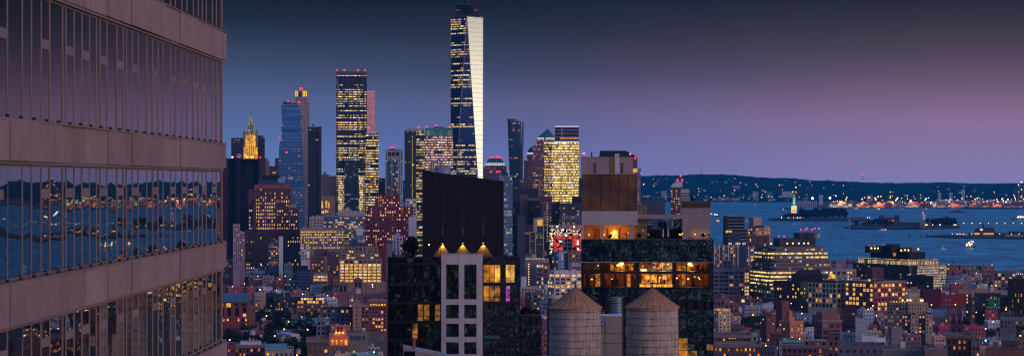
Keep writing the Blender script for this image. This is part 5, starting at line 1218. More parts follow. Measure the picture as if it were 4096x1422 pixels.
# ---- barrel roofed hall
D = 1800; b = Bld('arched_hall', 'red brick hall with a teal barrel roof and brown arched gable', 'hall', 950, D); X, Z = b.X, b.Z; OCC.append((880, 1022, 1174, D))
m = MB(); m.box(X(850), X(994), 0, 20, 0, Z(1206)); m.build('wall', cw_('red'), b.root)
m = MB(); n = 12; pr = [(10-10*math.cos(math.pi*k/n), Z(1206)+.01+(Z(1174)-Z(1206))*math.sin(math.pi*k/n)) for k in range(n+1)]
m.loft([[(x, y, z) for y, z in pr] for x in (X(850), X(993))], 0, True, False); m.build('barrel_roof', wall((.05, .14, .19), .5, .3, .15, .3, key='teal_sheet_roof'), b.root)
m = MB(); gx0, gx1 = X(994), X(1021)
m.loft([[(gx0+.02, y-.3, z+.5) for y, z in [(0, 0), (20.6, 0)]+[(20.6-(a if 0 else 0)-0*(a), 0) for a in []]+[(q[0]*1.0+.3, q[1]-.3) for q in pr[::-1]]], [(gx0+1.2, y-.3, z+.5) for y, z in [(0, 0), (20.6, 0)]+[(q[0]+.3, q[1]-.3) for q in pr[::-1]]]]); m.build('gable_wall', wall((.22, .09, .08), key='gable_brick'), b.root)
m = MB(); m.box(gx0+1.25, gx1, 1, 19, 0, Z(1218), 0, 1); m.build('end_wing', [wall((.22, .09, .08), key='gable_brick2'), ROOF], b.root)
m = MB()
for k in range(6): m.tube((X(868+k*24), -.1, Z(1207)), (X(868+k*24), 3.4, Z(1180)+.25), .12, n=4)
m.box(X(850), X(994), -.4, -.02, Z(1209), Z(1205), bottom=True); m.build('roof_rib', cw_('navy'), b.root)
for px, w_, y0, y1, k_ in ((886, 14, 1211, 1226, 'org'), (914, 18, 1211, 1226, 'yel'), (947, 18, 1211, 1222, 0), (976, 18, 1211, 1222, 0), (918, 15, 1228, 1262, 0), (948, 15, 1228, 1262, 0), (978, 15, 1226, 1250, 0), (890, 12, 1230, 1262, 0), (978, 13, 1252, 1264, 'yel'), (895, 6, 1273, 1282, 'yel'), (911, 6, 1273, 1282, 'yel'), (954, 5, 1271, 1283, 'yel'), (984, 6, 1271, 1283, 'yel'), (971, 8, 1273, 1285, 0), (984, 6, 1293, 1301, 'org')):
    m = MB(); m.box(X(px-w_/2), X(px+w_/2), -.12, -.02, Z(y1), Z(y0), bottom=True); m.build('window', LIT[k_] if k_ else DARKW, b.root)
mid('tan narrow slab tower right of the barrel roofed hall', 1044, 1062, 1178, 1520, 'tan', 1255, nowin=True, bulk=False, depth=8)
mid('small tan house with lamps beside the narrow slab tower', 1018, 1044, 1208, 1500, 'tan', 1258, pw=12, ph=13, lit=.5, pal='yel')
mid('dark row house block with a hipped roof in the middle of the left rooftops', 1064, 1132, 1175, 1650, 'dark', 1240, pw=12, ph=12, lit=.2, pal='org')
mid('long dark tenement with small balconies below the navy glass office', 1098, 1190, 1192, 1600, 'dark', 1245, pw=11, ph=11, lit=.3, pal='org', corn='d')
b = mid('brown brick apartment block with a teal roofed and gold lit penthouse', 1186, 1312, 1215, 1450, 'brown', 1276, pw=13.5, ph=13.5, lit=.3, pal='home', corn=None, top=3, tiers=((1190, 1300, 1186, 3, 12, False, 1215, 'dark'),))
m = MB(); m.box(b.X(1188), b.X(1266), 2, 14, b.Z(1186)+.01, b.Z(1183), bottom=True); m.build('teal_roof', wall((.05, .20, .22), .5, key='teal_canopy'), b.root)
for y0, y1, o_ in ((1190, 1199, 2.9), (1203, 1212, 2.9)):
    for k in range(9):
        m = MB(); m.box(b.X(1192+k*12), b.X(1202+k*12), o_-.1, o_-.01, b.Z(y1), b.Z(y0), bottom=True); m.build('window', LIT[['yel', 'warm', 'pale'][k % 3]] if (k+y0) % 5 else DARKW, b.root)
b = mid('low hall with a bright green copper roof behind the dark park trees', 1163, 1268, 1293, 1400, (.05, .16, .15), 1300, nowin=True, depth=14, bulk=False)
m = MB(); m.prism([(b.X(1163), -.5), (b.X(1268), -.5), (b.X(1268), 14), (b.X(1163), 14)], b.Z(1293)+.8, 0, z1f=lambda x, y: b.Z(1293)+1.0+(y+.5)*.22); m.build('copper_roof', wall((.06, .30, .27), .6, key='copper_green'), b.root)
mid('small teal roofed gable house left of the green copper hall', 1122, 1152, 1282, 1420, (.10, .30, .28), 1300, nowin=True, bulk=False, depth=8)
mid('grey brown corniced apartment block with quoins above the lit theatre', 1288, 1411, 1231, 1300, (.13, .10, .10), 1330, xc=1399, phi=-14, pw=18, ph=16.5, lit=.3, pal='home', corn='d', tiers=())
mid('beige windowless slab with one column of small windows behind the theatre', 1411, 1445, 1215, 1280, 'tan', 1335, pw=30, ph=16, lit=.02, fw=.18, fh=.4)
mid('beige upper block behind the slab with small roof tank', 1395, 1430, 1199, 1340, 'tan', 1230, pw=12, ph=14, lit=.3)
mid('plum narrow house with white banding between beige slab and tall red block', 1445, 1476, 1222, 1260, 'plum', 1330, pw=14, ph=14, lit=.3, pal='org', corn='l')
mid('tall red brick apartment block with two columns of yellow windows beside the glass tower', 1475, 1548, 1202, 1240, 'red', 1370, pw=12, ph=14.4, lit=.45, pal='yel', fw=.6, corn='l', top=8)
b = mid('purple brick apartment roofline right behind the tall red block', 1440, 1552, 1178, 1500, 'plum', 1205, pw=14, ph=14, lit=.1)
for lb, x0, x1, ya, ye, D in (('square brick bell tower with a red pyramid roof, the left and lower of two', 1354, 1391, 1120, 1133, 2050), ('square brick tower with a red pyramid roof, the right and farther of two', 1415, 1450, 1106, 1118, 2200)):
    b = Bld('bell_tower', lb, 'tower', (x0+x1)/2, D); X, Z = b.X, b.Z; OCC.append((x0, x1, ye, D)); hw = (x1-x0)/2/b.s
    m = MB(); m.box(-hw, hw, 0, 2*hw, 0, Z(ye)); m.build('wall', cw_('brown'), b.root)
    m = MB(); m.loft([[(sx_*(hw+.4), hw+sy_*(hw+.4), Z(ye)+.01) for sx_, sy_ in ((-1, -1), (1, -1), (1, 1), (-1, 1))], [(sx_*.05, hw+sy_*.05, Z(ya)) for sx_, sy_ in ((-1, -1), (1, -1), (1, 1), (-1, 1))]]); m.build('pyramid_roof', wall((.30, .07, .07), key='red_tile'), b.root)
    for s_ in (-1, 1): m = MB(); arch(m, s_*hw*.42-hw*.24, s_*hw*.42+hw*.24, Z(ye+32), Z(ye+8), -.1); m.build('arched_opening', DARKW, b.root)
small_tank('round tank on a tall iron stand between the two brick towers', 1428, 1143, 1172, 1900, 3.0, 14, True)
# ---- lit theatre and its neighbours
D = 1550; b = Bld('theatre', 'ornate brick theatre front lit orange from below with arched windows', 'theatre', 1356, D); X, Z = b.X, b.Z; OCC.append((1317, 1395, 1331, D))
m = MB(); m.box(X(1317), X(1395), 0, 14, 0, Z(1331), 0, 1); m.build('wall', [wall((.26, .09, .07), key='theatre_brick'), ROOF], b.root)
m = MB(); m.box(X(1341), X(1383), .5, 4, Z(1331), Z(1302)); m.build('crown_gable', wall((.26, .09, .07), key='theatre_brick'), b.root)
m = MB()
for x in (1341, 1383, 1353, 1371): m.cyl(X(x), 1, [(.3, Z(1302)), (.3, Z(1299)), (.05, Z(1294))], 6)
m.box(X(1339), X(1385), .2, .48, Z(1304), Z(1301), bottom=True); m.box(X(1316), X(1396), -.3, -.02, Z(1335), Z(1330), bottom=True); m.box(X(1316), X(1396), -.3, -.02, Z(1362), Z(1359), bottom=True); m.build('cornice', CORN, b.root)
for x in (1353, 1365.5): m = MB(); arch(m, X(x-4.5), X(x+4.5), Z(1324), Z(1304), .38, t=.1); m.build('arched_window', DARKW, b.root)
for x, k_ in ((1329, 'org'), (1347, 'org'), (1366, 'org'), (1384, 'yel')): m = MB(); arch(m, X(x-5), X(x+5), Z(1378), Z(1364), -.12); m.build('arched_window', LIT[k_], b.root)
for x in (1329, 1347, 1366, 1384): m = MB(); m.box(X(x-6), X(x+6), -.12, -.02, Z(1398), Z(1383), bottom=True); m.build('window', BLUEW, b.root)
for x in (1330, 1387): m = MB(); pts = [(X(x)+.55*math.cos(math.tau*k/16), -.1, Z(1345)+.55*math.sin(math.tau*k/16)) for k in range(16)]; m.face(pts); m.loft([pts, [(p_[0], -.01, p_[2]) for p_ in pts]], 0, False); m.build('round_window', CORN, b.root)
for x, y, e_ in ((1345, 1328, 130), (1358, 1328, 130), (1372, 1328, 130), (1329, 1361, 90), (1347, 1361, 60), (1366, 1361, 60), (1384, 1361, 90)):
    m = MB(); m.ball((X(x), -.5, Z(y)), .42 if y < 1340 else .22); m.build('flood_lamp', lamp('flood_lamp_light', (1, .5, .06), 6), b.root)
    ld = bpy.data.lights.new('flood_light', 'POINT'); lo2 = bpy.data.objects.new('flood_light', ld); col.objects.link(lo2); lo2.parent = b.root
    ld.energy = e_*2.6; ld.color = (1, .36, .04); ld.shadow_soft_size = .2; lo2.location = (X(x), -1.4, Z(y))
b = mid('plain grey brick warehouse with blanked panels right of the lit theatre', 1395, 1474, 1330, 1120, (.16, .13, .125), 1412, nowin=True, corn=None)
for x0, x1, y0, y1 in ((1402, 1413, 1340, 1358), (1418, 1445, 1340, 1359), (1451, 1460, 1340, 1358)): m = MB(); m.box(b.X(x0), b.X(x1), -.1, -.02, b.Z(y1), b.Z(y0), bottom=True); m.build('blank_panel', cw_('navy'), b.root)
m = MB(); m.box(b.X(1411), b.X(1421), -.12, -.02, b.Z(1411), b.Z(1400), bottom=True); m.build('window', LIT['yel'], b.root)
mid('tall dark grey slab with pale top windows behind the left of the theatre', 1266, 1320, 1277, 1220, 'grey', 1345, pw=16, ph=20, lit=.05, fw=.6)
b = mid('pale grey block with a white slanted roof in front of the park trees', 1108, 1205, 1350, 1150, 'stone', 1400, xc=1165, phi=20, pw=30, ph=26, lit=.05, fw=.2, bulk=False)
m = MB(); m.box(.5, b.Rr-.5, 2, b.Ll-1, b.Z(1350)+.1, b.Z(1336), bottom=False); m.build('white_roof_house', cw_('white'), b.root)
b = mid('red brick row house with white dormers at the bottom left', 938, 1060, 1384, 1050, (.20, .07, .08), 1422, pw=14, ph=20, lit=.18, pal='org', fw=.45, fh=.6, corn='l', bulk=False, tiers=((962, 1044, 1366, 4, 8, False, 1384, 'white'),))
for k in range(3): m = MB(); x = b.X((999, 1013, 1027)[k]); m.box(x-.35, x+.35, 3, 3.8, b.Z(1366), b.Z(1350+k*4)); m.build('chimney', cw_('stone'), b.root)
mid('small crimson gabled house with a yellow window in the bottom left corner', 908, 940, 1386, 1040, 'crim', 1422, pw=13, ph=18, lit=.6, pal='yel', fw=.6, fh=.4)
mid('pale blue shed roof house behind the crimson gabled house', 905, 938, 1378, 1080, 'white', 1390, nowin=True)
b = mid('stone building with a teal glasshouse roof along the bottom edge', 1060, 1175, 1400, 1030, 'stone', 1440, pw=20, ph=22, lit=.5, pal='org', fw=.4, fh=.5, bulk=False)
m = MB(); m.prism([(b.X(1060), 0), (b.X(1148), 0), (b.X(1148), 5), (b.X(1060), 5)], b.Z(1400)+.02, 0, z1f=lambda x, y: b.Z(1400)+.3+y*.5); m.build('glass_roof', glassmat('teal_glasshouse', (.06, .2, .22), .25), b.root)
mid('brown brick house with white framed sashes at the bottom by the theatre', 1229, 1316, 1362, 1060, 'brown', 1440, pw=19, ph=24, lit=.2, pal='org', fw=.5, fh=.5, corn='l', wd=BLUEW)
small_tank('water tank on tall thin legs above the dark park trees', 1009, 1311, 1337, 1100, 1.5, 6, True); small_tank('tall narrow tank beside the white roofed grey block', 1130, 1335, 1362, 1600, 1.6, 6, True); small_tank('stubby tank half cut by the bottom edge, left side', 1193, 1388, 1412, 1030, 1.2, 2, True)
small_tank('brown coned tank at the bottom beside the glass apartment tower', 1516, 1396, 1416, 1080, 1.9, 2, True)
# ---- gap between the penthouse and the hotel
FB = facade('brown_housing', (.085, .045, .065), (.02, .02, .03), 3.3, 2.9, .42, .45, .24, (1, .55, .15), (1, .75, .45), .9, rowc=.05, clus=.25)
def plainb(label, x0, x1, yt, D, mt, depth=20, name='apartment_building', top=None):
    if D < 2400: D *= 1.2
    b = Bld(name, label, 'building', (x0+x1)/2, D); m = MB(); m.box(b.X(x0), b.X(x1), 0, depth, 0, b.Z(yt), 0, 1); m.build('wall', [mt, ROOF], b.root); OCC.append((x0, x1, yt, D)); return b
plainb('black flat topped block under the flared tower', 2042, 2152, 751, 3300, facade('dkblock', (.012, .014, .03), (.02, .03, .05), 6, 4, .7, .5, .05, s_=.5))
plainb('brown housing slab farthest left in the gap, small balconies', 2040, 2085, 802, 2800, FB); plainb('plain navy stair slab rising above the brown housing', 2080, 2112, 779, 2780, cw_('plum'))
b = plainb('brown housing slab with a row of pale roof windows', 2108, 2160, 800, 2790, FB); m = MB(); m.box(b.X(2112), b.X(2158), 1, 6, b.Z(800), b.Z(791)); m.build('roof_house', facade('roofpale', (.3, .3, .38), (.02, .03, .05), 2.6, 4, .5, .6, 0.), b.root)
plainb('brown housing slab with one column of white lit stair windows', 2158, 2208, 785, 2760, cw_('plum')); b = plainb('wide brown housing slab below the yellow bank tower', 2200, 2240, 806, 2740, FB)
b = plainb('dark brown housing slab with orange windows beside the hotel block', 2238, 2330, 811, 2720, facade('brown_housing2', (.04, .03, .05), (.015, .015, .03), 5.5, 3.6, .45, .45, .35, (1, .5, .08), (1, .7, .3), 1.0, rowc=.05, clus=.2)); m = MB(); m.box(b.X(2288), b.X(2325), 3, 12, b.Z(811), b.Z(786)); m.build('roof_house', cw_('black'), b.root)
b = plainb('purple housing slab with a bright string of stair lights', 2165, 2206, 808, 2700, FB)
m = MB()
for k in range(15): m.box(b.X(2187), b.X(2190), -.2, -.02, b.Z(812+k*11), b.Z(808+k*11), bottom=True)
tag(m.build('stair_light', LIT['pale'], b.root), kind='stuff')
plainb('blank slate blue slab in the gap right of the black penthouse', 2070, 2100, 861, 2200, wall((.05, .06, .10), key='slate_blank'), 14)
b = plainb('small dark house with gold corner windows left of the slate slab', 2041, 2071, 898, 2210, facade('goldcorner', (.02, .02, .04), (.02, .02, .04), 3.4, 4, .6, .55, .3, (1, .6, .12), (1, .7, .4), 1.1, rowc=.1, clus=.3))
plainb('dim maroon block between slate slab and white framed tower', 2099, 2135, 900, 2250, facade('maroonblk', (.08, .03, .06), (.06, .02, .05), 3, 3.6, .7, .6, .22, (1, .25, .2), (.5, .9, .8), .7, rowc=.1, clus=.3))
b = Bld('framed_tower', 'slim tower with a pale white frame round big glass windows, in the gap', 'tower', 2150, 2662); X, Z = b.X, b.Z; OCC.append((2118, 2176, 869, 2662))
WF = wall((.42, .38, .34), .7, key='white_frame')
m = MB(); m.box(X(2118), X(2140), .6, 10, 0, Z(926)); m.box(X(2140), X(2175), .6, 12, 0, Z(870)); m.build('glass_core', facade('framed_glass', (.05, .06, .06), (.03, .06, .06), 2.4, 3.4, .85, .75, .32, (.9, .7, .3), (.6, .9, .8), .7, rowc=.2, clus=.3, grough=.1), b.root)
m = MB(); m.box(X(2134), X(2148), -.1, .59, Z(926), Z(869)); m.box(X(2134), X(2176), -.1, .59, Z(876), Z(869), bottom=True)
for x0, x1, y0 in ((2118, 2121, 925), (2140, 2144, 925), (2172, 2176, 876)): m.box(X(x0), X(x1), -.1, .59, 0, Z(y0))
for y in (925, 962, 1000): m.box(X(2121), X(2140), -.08, .59, Z(y+2.5), Z(y), bottom=True)
for y in (902, 938, 975): m.box(X(2148), X(2172), -.08, .59, Z(y+2.5), Z(y), bottom=True)
m.build('white_frame', WF, b.root)
m = MB(); m.box(X(2149), X(2171), .3, .58, Z(901), Z(878), bottom=True); m.build('lit_top_room', LIT['yel'], b.root)
# construction site
D = 2675; b = Bld('construction_site', 'open building frame under construction, floors lit red and white', 'building site', 2260, D); X, Z = b.X, b.Z; OCC.append((2193, 2325, 898, D))
m = MB()
ys_ = [900, 914, 928, 940, 953, 968, 984, 1000, 1016]
for y in ys_: m.box(X(2195), X(2330), 0, 16, Z(y+1.6), Z(y), bottom=True)
m.build('floor_slab', cw_('stone'), b.root)
m = MB()
for k in range(8): m.box(X(2197+k*18), X(2197+k*18)+.5, .3, .8, 0, Z(900))
m.build('column', cw_('grey'), b.root)
RN = litwin('red_floor_glow', (1, .05, .02), .95, .35, -.2, 1.8); WN = litwin('white_floor_glow', (1, .7, .5), .8, .5, -1.2, 2.6); PKN = litwin('pink_floor_glow', (.8, .2, .25), .35, .5, -.3, 1.8)  # red and white light on the open floors drawn as glowing panels
for i, (y0, y1) in enumerate(zip(ys_, ys_[1:])):
    for x0, x1 in ((2196, 2212), (2213, 2250), (2251, 2290), (2291, 2328)):
        mt = WN if x0 == 2196 or i in (1, 2) else (RN if (i >= 3 and not (x0 == 2251 and i > 4)) else PKN)
        if x0 == 2251 and i >= 4: mt = cw_('black')
        m = MB(); m.box(X(x0), X(x1), 1.2, 1.4, Z(y1)+.05, Z(y0+2.2), bottom=True); m.build('floor_glow_panel', mt, b.root)
for x, y in ((2252, 918), (2242, 964), (2311, 964), (2229, 905), (2296, 906), (2313, 995), (2265, 940), (2311, 974)): m = MB(); m.ball((X(x), -.3, Z(y)), .95); m.build('work_lamp', WHITEL, b.root)
b = Bld('construction_crane', 'white lattice hoist mast standing above the red lit building site', 'crane', 2255, 2666); X, Z = b.X, b.Z
LT = wall((.5, .45, .48), .5, key='lattice_white'); m = MB()
for x in (2249, 2259):
    m.tube((X(x), 0, Z(985)), (X(x), 0, Z(862)), .22, n=4)
for k in range(14): y = 975-k*8; m.tube((X(2249), 0, Z(y)), (X(2259), 0, Z(y-8)), .14, n=4); m.tube((X(2249), 0, Z(y)), (X(2259), 0, Z(y)), .14, n=4)
m.build('mast', LT, b.root)
m = MB()
for y in (864, 871, 905): m.tube((X(2249), 0, Z(y)), (X(2322), 0, Z(y)), .25, n=4)
for k in range(6): m.tube((X(2264+k*10), 0, Z(871)), (X(2274+k*10), 0, Z(905)), .14, n=4)
m.build('jib', LT, b.root)
# lofts below
mid('bright blue painted loft building with a grid of small windows, in the gap', 2207, 2274, 1008, 1500, 'blue', 1075, xc=2234, phi=32, pw=9, ph=13.6, lit=.3, pal='org', fw=.5, top=4)
mid('tan brick loft right behind the blue loft with three tanks before it', 2272, 2330, 1011, 1520, (.2, .13, .13), 1048, pw=12, ph=15, lit=.35, pal='home')
b = mid('white piered loft building with wide bays lit gold on alternate floors', 2190, 2330, 1086, 1200, (.46, .42, .46), 1180, xc=2217, phi=18, pw=20, ph=14.6, lit=.6, pal='yel', fw=.66, fh=.62, rows=[.8, .25, .6, .95, .1, .3, .1, .1, .1], top=8)
m = MB()
for k in range(6): x = (2217+k*22-2217)/b.s/b.c; m.box(x-.4, x+.4, -.5, -.12, b.Z(1135), b.Z(1082))
m.build('pier', wall((.5, .46, .5), key='white_pier'), b.root)
b = mid('tall blank grey slab with a vertical string of lights, right of the glass apartment tower', 2101, 2144, 1041, 1500, (.20, .18, .21), 1150, nowin=True, bulk=False, depth=12)
m = MB()
for k in range(9): m.ball((b.X(2115), -.3, b.Z(1055+k*10)), .45)
tag(m.build('string_light', WARML, b.root), kind='stuff')
mid('pale corner of a loft left of the tall blank slab, square windows', 2082, 2101, 1046, 1490, 'stone', 1105, pw=10, ph=15.5, lit=.2, pal='pale')
mid('grey loft with square steel windows right of the blank slab', 2144, 2176, 1050, 1540, (.13, .14, .17), 1158, pw=8.5, ph=17, lit=.35, pal='pale', fw=.7, fh=.6)
mid('narrow brown loft squeezed between grey loft and white piered loft', 2175, 2200, 1055, 1550, 'brown', 1155, pw=9, ph=16, lit=.35, pal='warm', fw=.6, fh=.6)
mid('beige low office with paired windows at the foot of the blank slab', 2082, 2152, 1149, 1350, 'stone', 1200, pw=12, ph=11, lit=.15, pal='org', tiers=((2084, 2106, 1105, 2, 6, False, 1149, 'white'),))
mid('beige two storey annex with an orange window by the left water tank', 2132, 2165, 1172, 1300, 'tan', 1215, pw=13, ph=15, lit=.2, pal='org')
mid('small round windowed tan house below the beige office', 2100, 2125, 1174, 1280, 'brown', 1215, pw=7, ph=16, lit=.05)
for i, (px, yt, yb_, D, r, lt_) in enumerate(((2112, 1014, 1030, 1560, 2.2, True), (2130, 1010, 1028, 1550, 2.6, True), (2174, 997, 1022, 1550, 2.4, False), (2290, 1040, 1064, 1420, 2.4, True), (2306, 1042, 1064, 1420, 2.0, True), (2321, 1042, 1064, 1420, 2.0, True))):
    small_tank(('grey tank left of two on the lofts in the gap', 'tan tank beside a bright lamp on the lofts in the gap', 'black tank standing on legs in the gap', 'largest and leftmost of three tanks before the tan loft', 'middle of three tanks before the tan loft', 'rightmost of three tanks, touching the hotel edge')[i], px, yt, yb_, D*1.68, r*1.68, 5, lt_)
b = mid('long flat lofts roof with strings of lamps below the framed tower', 2085, 2195, 1035, 1580, 'stone', 1050, nowin=True, bulk=False)
m = MB()
for k in range(14): m.ball((b.X(2098+k*6), -.2, b.Z(1033)), .3)
tag(m.build('string_light', WARML, b.root), kind='stuff')
m = MB()
b = Bld('cupola', 'small domed cupola with arched openings above the left tank roof edge', 'cupola', 2212, 1000); m.cyl(0, 0, [(2.2, 0), (2.2, b.Z(1192)), (2.5, b.Z(1191)), (2.1, b.Z(1184)), (1, b.Z(1180)), (.1, b.Z(1172))], 12); m.build('drum', cw_('stone'), b.root)
# ---- behind the hotel block
D = 2800; b = Bld('apartment_tower', 'tall brown tower with a black chamfered top peeping right above the beige plant block', 'apartment tower', 2480, D); X, Z = b.X, b.Z
m = MB(); m.box(X(2400), X(2563), 4, 30, 0, Z(672), 0, 1); m.build('wall', [facade('tower_mauve', (.28, .19, .18), (.03, .03, .05), 2.6, 4.3, .55, .5, .25, (1, .6, .15), (1, .7, .3), 1.1, rowc=.1, clus=.1), ROOF], b.root)
m = MB(); m.box(X(2398), X(2550), 6, 28, Z(672), Z(628)); m.build('upper_wall', cw_('plum'), b.root)
m = MB(); m.loft([[(X(2396), 5, Z(628)), (X(2550), 5, Z(628)), (X(2550), 28, Z(628)), (X(2396), 28, Z(628))], [(X(2400), 5, Z(602)), (X(2504), 5, Z(602)), (X(2504), 28, Z(602)), (X(2400), 28, Z(602))]]); m.build('black_roof', cw_('black'), b.root)
m = MB(); m.box(X(2532), X(2549), 3.5, 5.9, Z(688), Z(674)); m.build('lit_loggia', LIT['yel'], b.root); b.beacon(2541, 631, 4, 1.4)
D = 3000; b = Bld('office_block', 'dark teal glass office block with a few gold windows behind the terrace', 'office block', 2613, D); X, Z = b.X, b.Z
m = MB(); m.box(X(2566), X(2660), 0, 30, 0, Z(810), 0, 1); m.build('wall', [facade('tealoff', (.06, .05, .10), (.03, .04, .07), 4.2, 3.4, .7, .45, .3, (1, .62, .1), (1, .75, .3), 1.1, rowc=.3, clus=.4), ROOF], b.root)
m = MB(); m.box(X(2566), X(2655), 2, 28, Z(810), Z(788)); m.build('glass_top', facade('tealtop', (.05, .10, .14), (.02, .06, .10), 7, 5, .9, .9, 0.), b.root)
D = 3100; b = Bld('apartment_tower', 'brown and white twin slab apartment tower with a curved crest, above the terrace', 'apartment tower', 2720, D); X, Z = b.X, b.Z
m = MB(); m.box(X(2683), X(2722), 0, 20, 0, Z(748), 0, 1); m.build('brown_slab', [facade('brownslab', (.09, .035, .04), (.05, .03, .03), 3.1, 3.4, .55, .5, .5, (1, .6, .15), (1, .8, .5), 1.1, rowc=.1, clus=.2), ROOF], b.root)
m = MB(); m.box(X(2722), X(2757), 3, 22, 0, Z(752), 0, 1); m.build('white_slab', [facade('whiteslab', (.40, .36, .36), (.06, .06, .09), 30, 3.4, .97, .45, .3, (1, .65, .3), (1, .8, .6), .6, rowc=.4, clus=.2), ROOF], b.root)
m = MB(); n = 8; pts = [(X(2684), Z(748)), (X(2730), Z(748)), (X(2730), Z(724))]+[(X(2730-46*math.sin(k*math.pi/2/n)), Z(748-24*math.cos(k*math.pi/2/n))) for k in range(1, n)]
m.loft([[(x, .5, z) for x, z in pts], [(x, 10, z) for x, z in pts]]); m.build('curved_crest', cw_('white'), b.root)
for px, py in ((2711, 719), (2729, 719), (2723, 703)): b.beacon(px, py, 1, 1.3)
b.mast(2723, 700, 726)
# ---- right: banded block, beige block
b = Bld('banded_block', 'dark apartment block ringed by thin white balcony bands, at the river edge', 'apartment block', 2935, 2800); X, Z = b.X, b.Z; OCC.append((2892, 2988, 863, 2800))
m = MB(); m.box(X(2892), X(2978), 0, 22, 0, Z(864), 0, 1); m.box(X(2978), X(2988), 1.5, 20, 0, Z(914)); m.build('wall', [facade('banded', (.012, .012, .016), (.012, .014, .02), 2.6, 3.2, .85, .7, .15, (1, .55, .08), (1, .7, .3), 1.1, rowc=.4, clus=.3), ROOF], b.root)
m = MB()
for k in range(9): y = 863+k*13; x1_ = 2979 if y < 913 else 2990; m.box(X(2910), X(x1_), -1.3, -.05, Z(y+2.4), Z(y), bottom=True)
m.build('balcony_band', cw_('stone'), b.root)
m = MB(); m.box(X(2903), X(2928), -.3, -.04, Z(930), Z(921), bottom=True); m.build('window', LIT['yel'], b.root)
b = mid('beige corner block with a tall roof box, right of the banded block', 2991, 3082, 907, 2700, (.34, .22, .19), 965, xc=3022, phi=38, pw=11, ph=13, lit=.3, pal='org', fw=.55, fh=.55, bulk=False)
m = MB(); m.box(1, 11, 3, 14, b.Z(907)+.01, b.Z(868)); m.build('roof_box', wall((.40, .26, .22), key='roofbox'), b.root)
m = MB(); m.cyl(-.5, 3, [(1, b.Z(907)+.01), (1, b.Z(868))], 10); m.build('flue', STL, b.root); m = MB(); m.box(0.3, 12, -.6, -.1, b.Z(909), b.Z(901)); m.build('dark_pergola', cw_('black'), b.root)
mid('dark brick blank block in front of the beige corner block', 2985, 3077, 945, 1950, (.10, .05, .06), 985, pw=26, ph=20, lit=.3, pal='pale', fw=.15, fh=.6, bulk=False)
mid('greenish mansard studio with skylights before the banded block', 2912, 2985, 962, 1900, 'navy', 985, pw=7, ph=14, lit=.7, pal='pale', fw=.7, fh=.6, bulk=False, tiers=((2918, 2962, 937, 3, 8, False, 962, 'navy'),))
for lb, x0, x1, yt, D, l_ in (('grey loft with white gothic peaks along its roofline, left of two', 2855, 2955, 982, 1800, .3), ('loft with white corner pinnacles and gold floors, right of two', 2953, 3017, 988, 1760, .5)):
    b = mid(lb, x0, x1, yt, D, (.16, .13, .16), 1110, pw=11 if x0 < 2900 else 15, ph=13.5, lit=l_, pal='org' if x0 < 2900 else 'yel', fw=.6, fh=.62, bulk=False)
    m = MB(); n = 6 if x0 < 2900 else 4
    for k in range(n):
        x = b.X(x0+3+(x1-x0-6)*k/(n-1)); m.box(x-.5, x+.5, -.7, -.1, b.Z(1060), b.Z(yt+4)); m.loft([[(x-1.4, -.7, b.Z(yt+6)), (x+1.4, -.7, b.Z(yt+6)), (x+1.4, .6, b.Z(yt+6)), (x-1.4, .6, b.Z(yt+6))], [(x-.1, -.3, b.Z(yt-7)), (x+.1, -.3, b.Z(yt-7)), (x+.1, .2, b.Z(yt-7)), (x-.1, .2, b.Z(yt-7))]])
    m.build('gothic_pinnacle', cw_('white'), b.root)
b = mid('pinkish stone loft with a regular grid of dark wide windows, right of the hotel', 2853, 2977, 1074, 1350, (.27, .19, .20), 1185, pw=21, ph=16, lit=.10, pal='home', fw=.78, fh=.52, corn=None, top=8, tiers=((2893, 2925, 1042, 3, 8, True, 1074),))
mid('gold lit end bay squeezed behind the pinkish loft', 2976, 2998, 1070, 1500, 'tan', 1190, pw=11, ph=13.5, lit=.95, pal='yel', fw=.7, fh=.7)
# ---- big striped office with rounded corner
D = 2300; b = Bld('striped_office', 'large stepped office block wrapped in alternating pale bands and yellow lit strip windows', 'office block', 3078, D, 22); OCC.append((3001, 3334, 982, D))
s_ = b.s; BND = wall((.17, .125, .135), .75, .4, .12, key='band_stone'); cc_, sn_ = math.cos(R(22)), math.sin(R(22))
def rfoot(x0, x1, r=7., o_=0., back=48):
    Rr = (x1-3078)/s_/cc_; Ll = (3078-x0)/s_/sn_; pts = []
    for k in range(7): a = math.pi+math.pi/2*k/6; pts.append((r+(r+o_)*math.cos(a), r+(r+o_)*math.sin(a)))
    pts += [(Rr, -o_)]
    for k in range(1, 6): a = -math.pi/2+math.pi/2*k/5; pts.append((Rr+(3+o_)*math.cos(a)*.8, 3+(3+o_)*math.sin(a)))
    pts += [(Rr+2.4, back), (-o_, Ll if Ll > back else Ll)]
    return pts
tiersS = [(3026, 3290, 982, 998), (3018, 3306, 998, 1043), (3008, 3322, 1043, 1075), (3001, 3326, 1075, 1260)]
SG = facade('strip_glass', (.05, .04, .045), (.02, .025, .035), 2.3, 400, .94, 1.2, .6, (1, .64, .14), (1, .84, .42), 1.25, rowc=0., clus=.35, grough=.1)
yb0 = 982; fl_ = 0; rg2 = random.Random(4)
levels = [986+15.4*k for k in range(18)]
prob = [.35, .9, .6, .22, .3, .15, .9, .95, .95, .55, .35, .5, .25, .1, .1, .05, .05, .05]
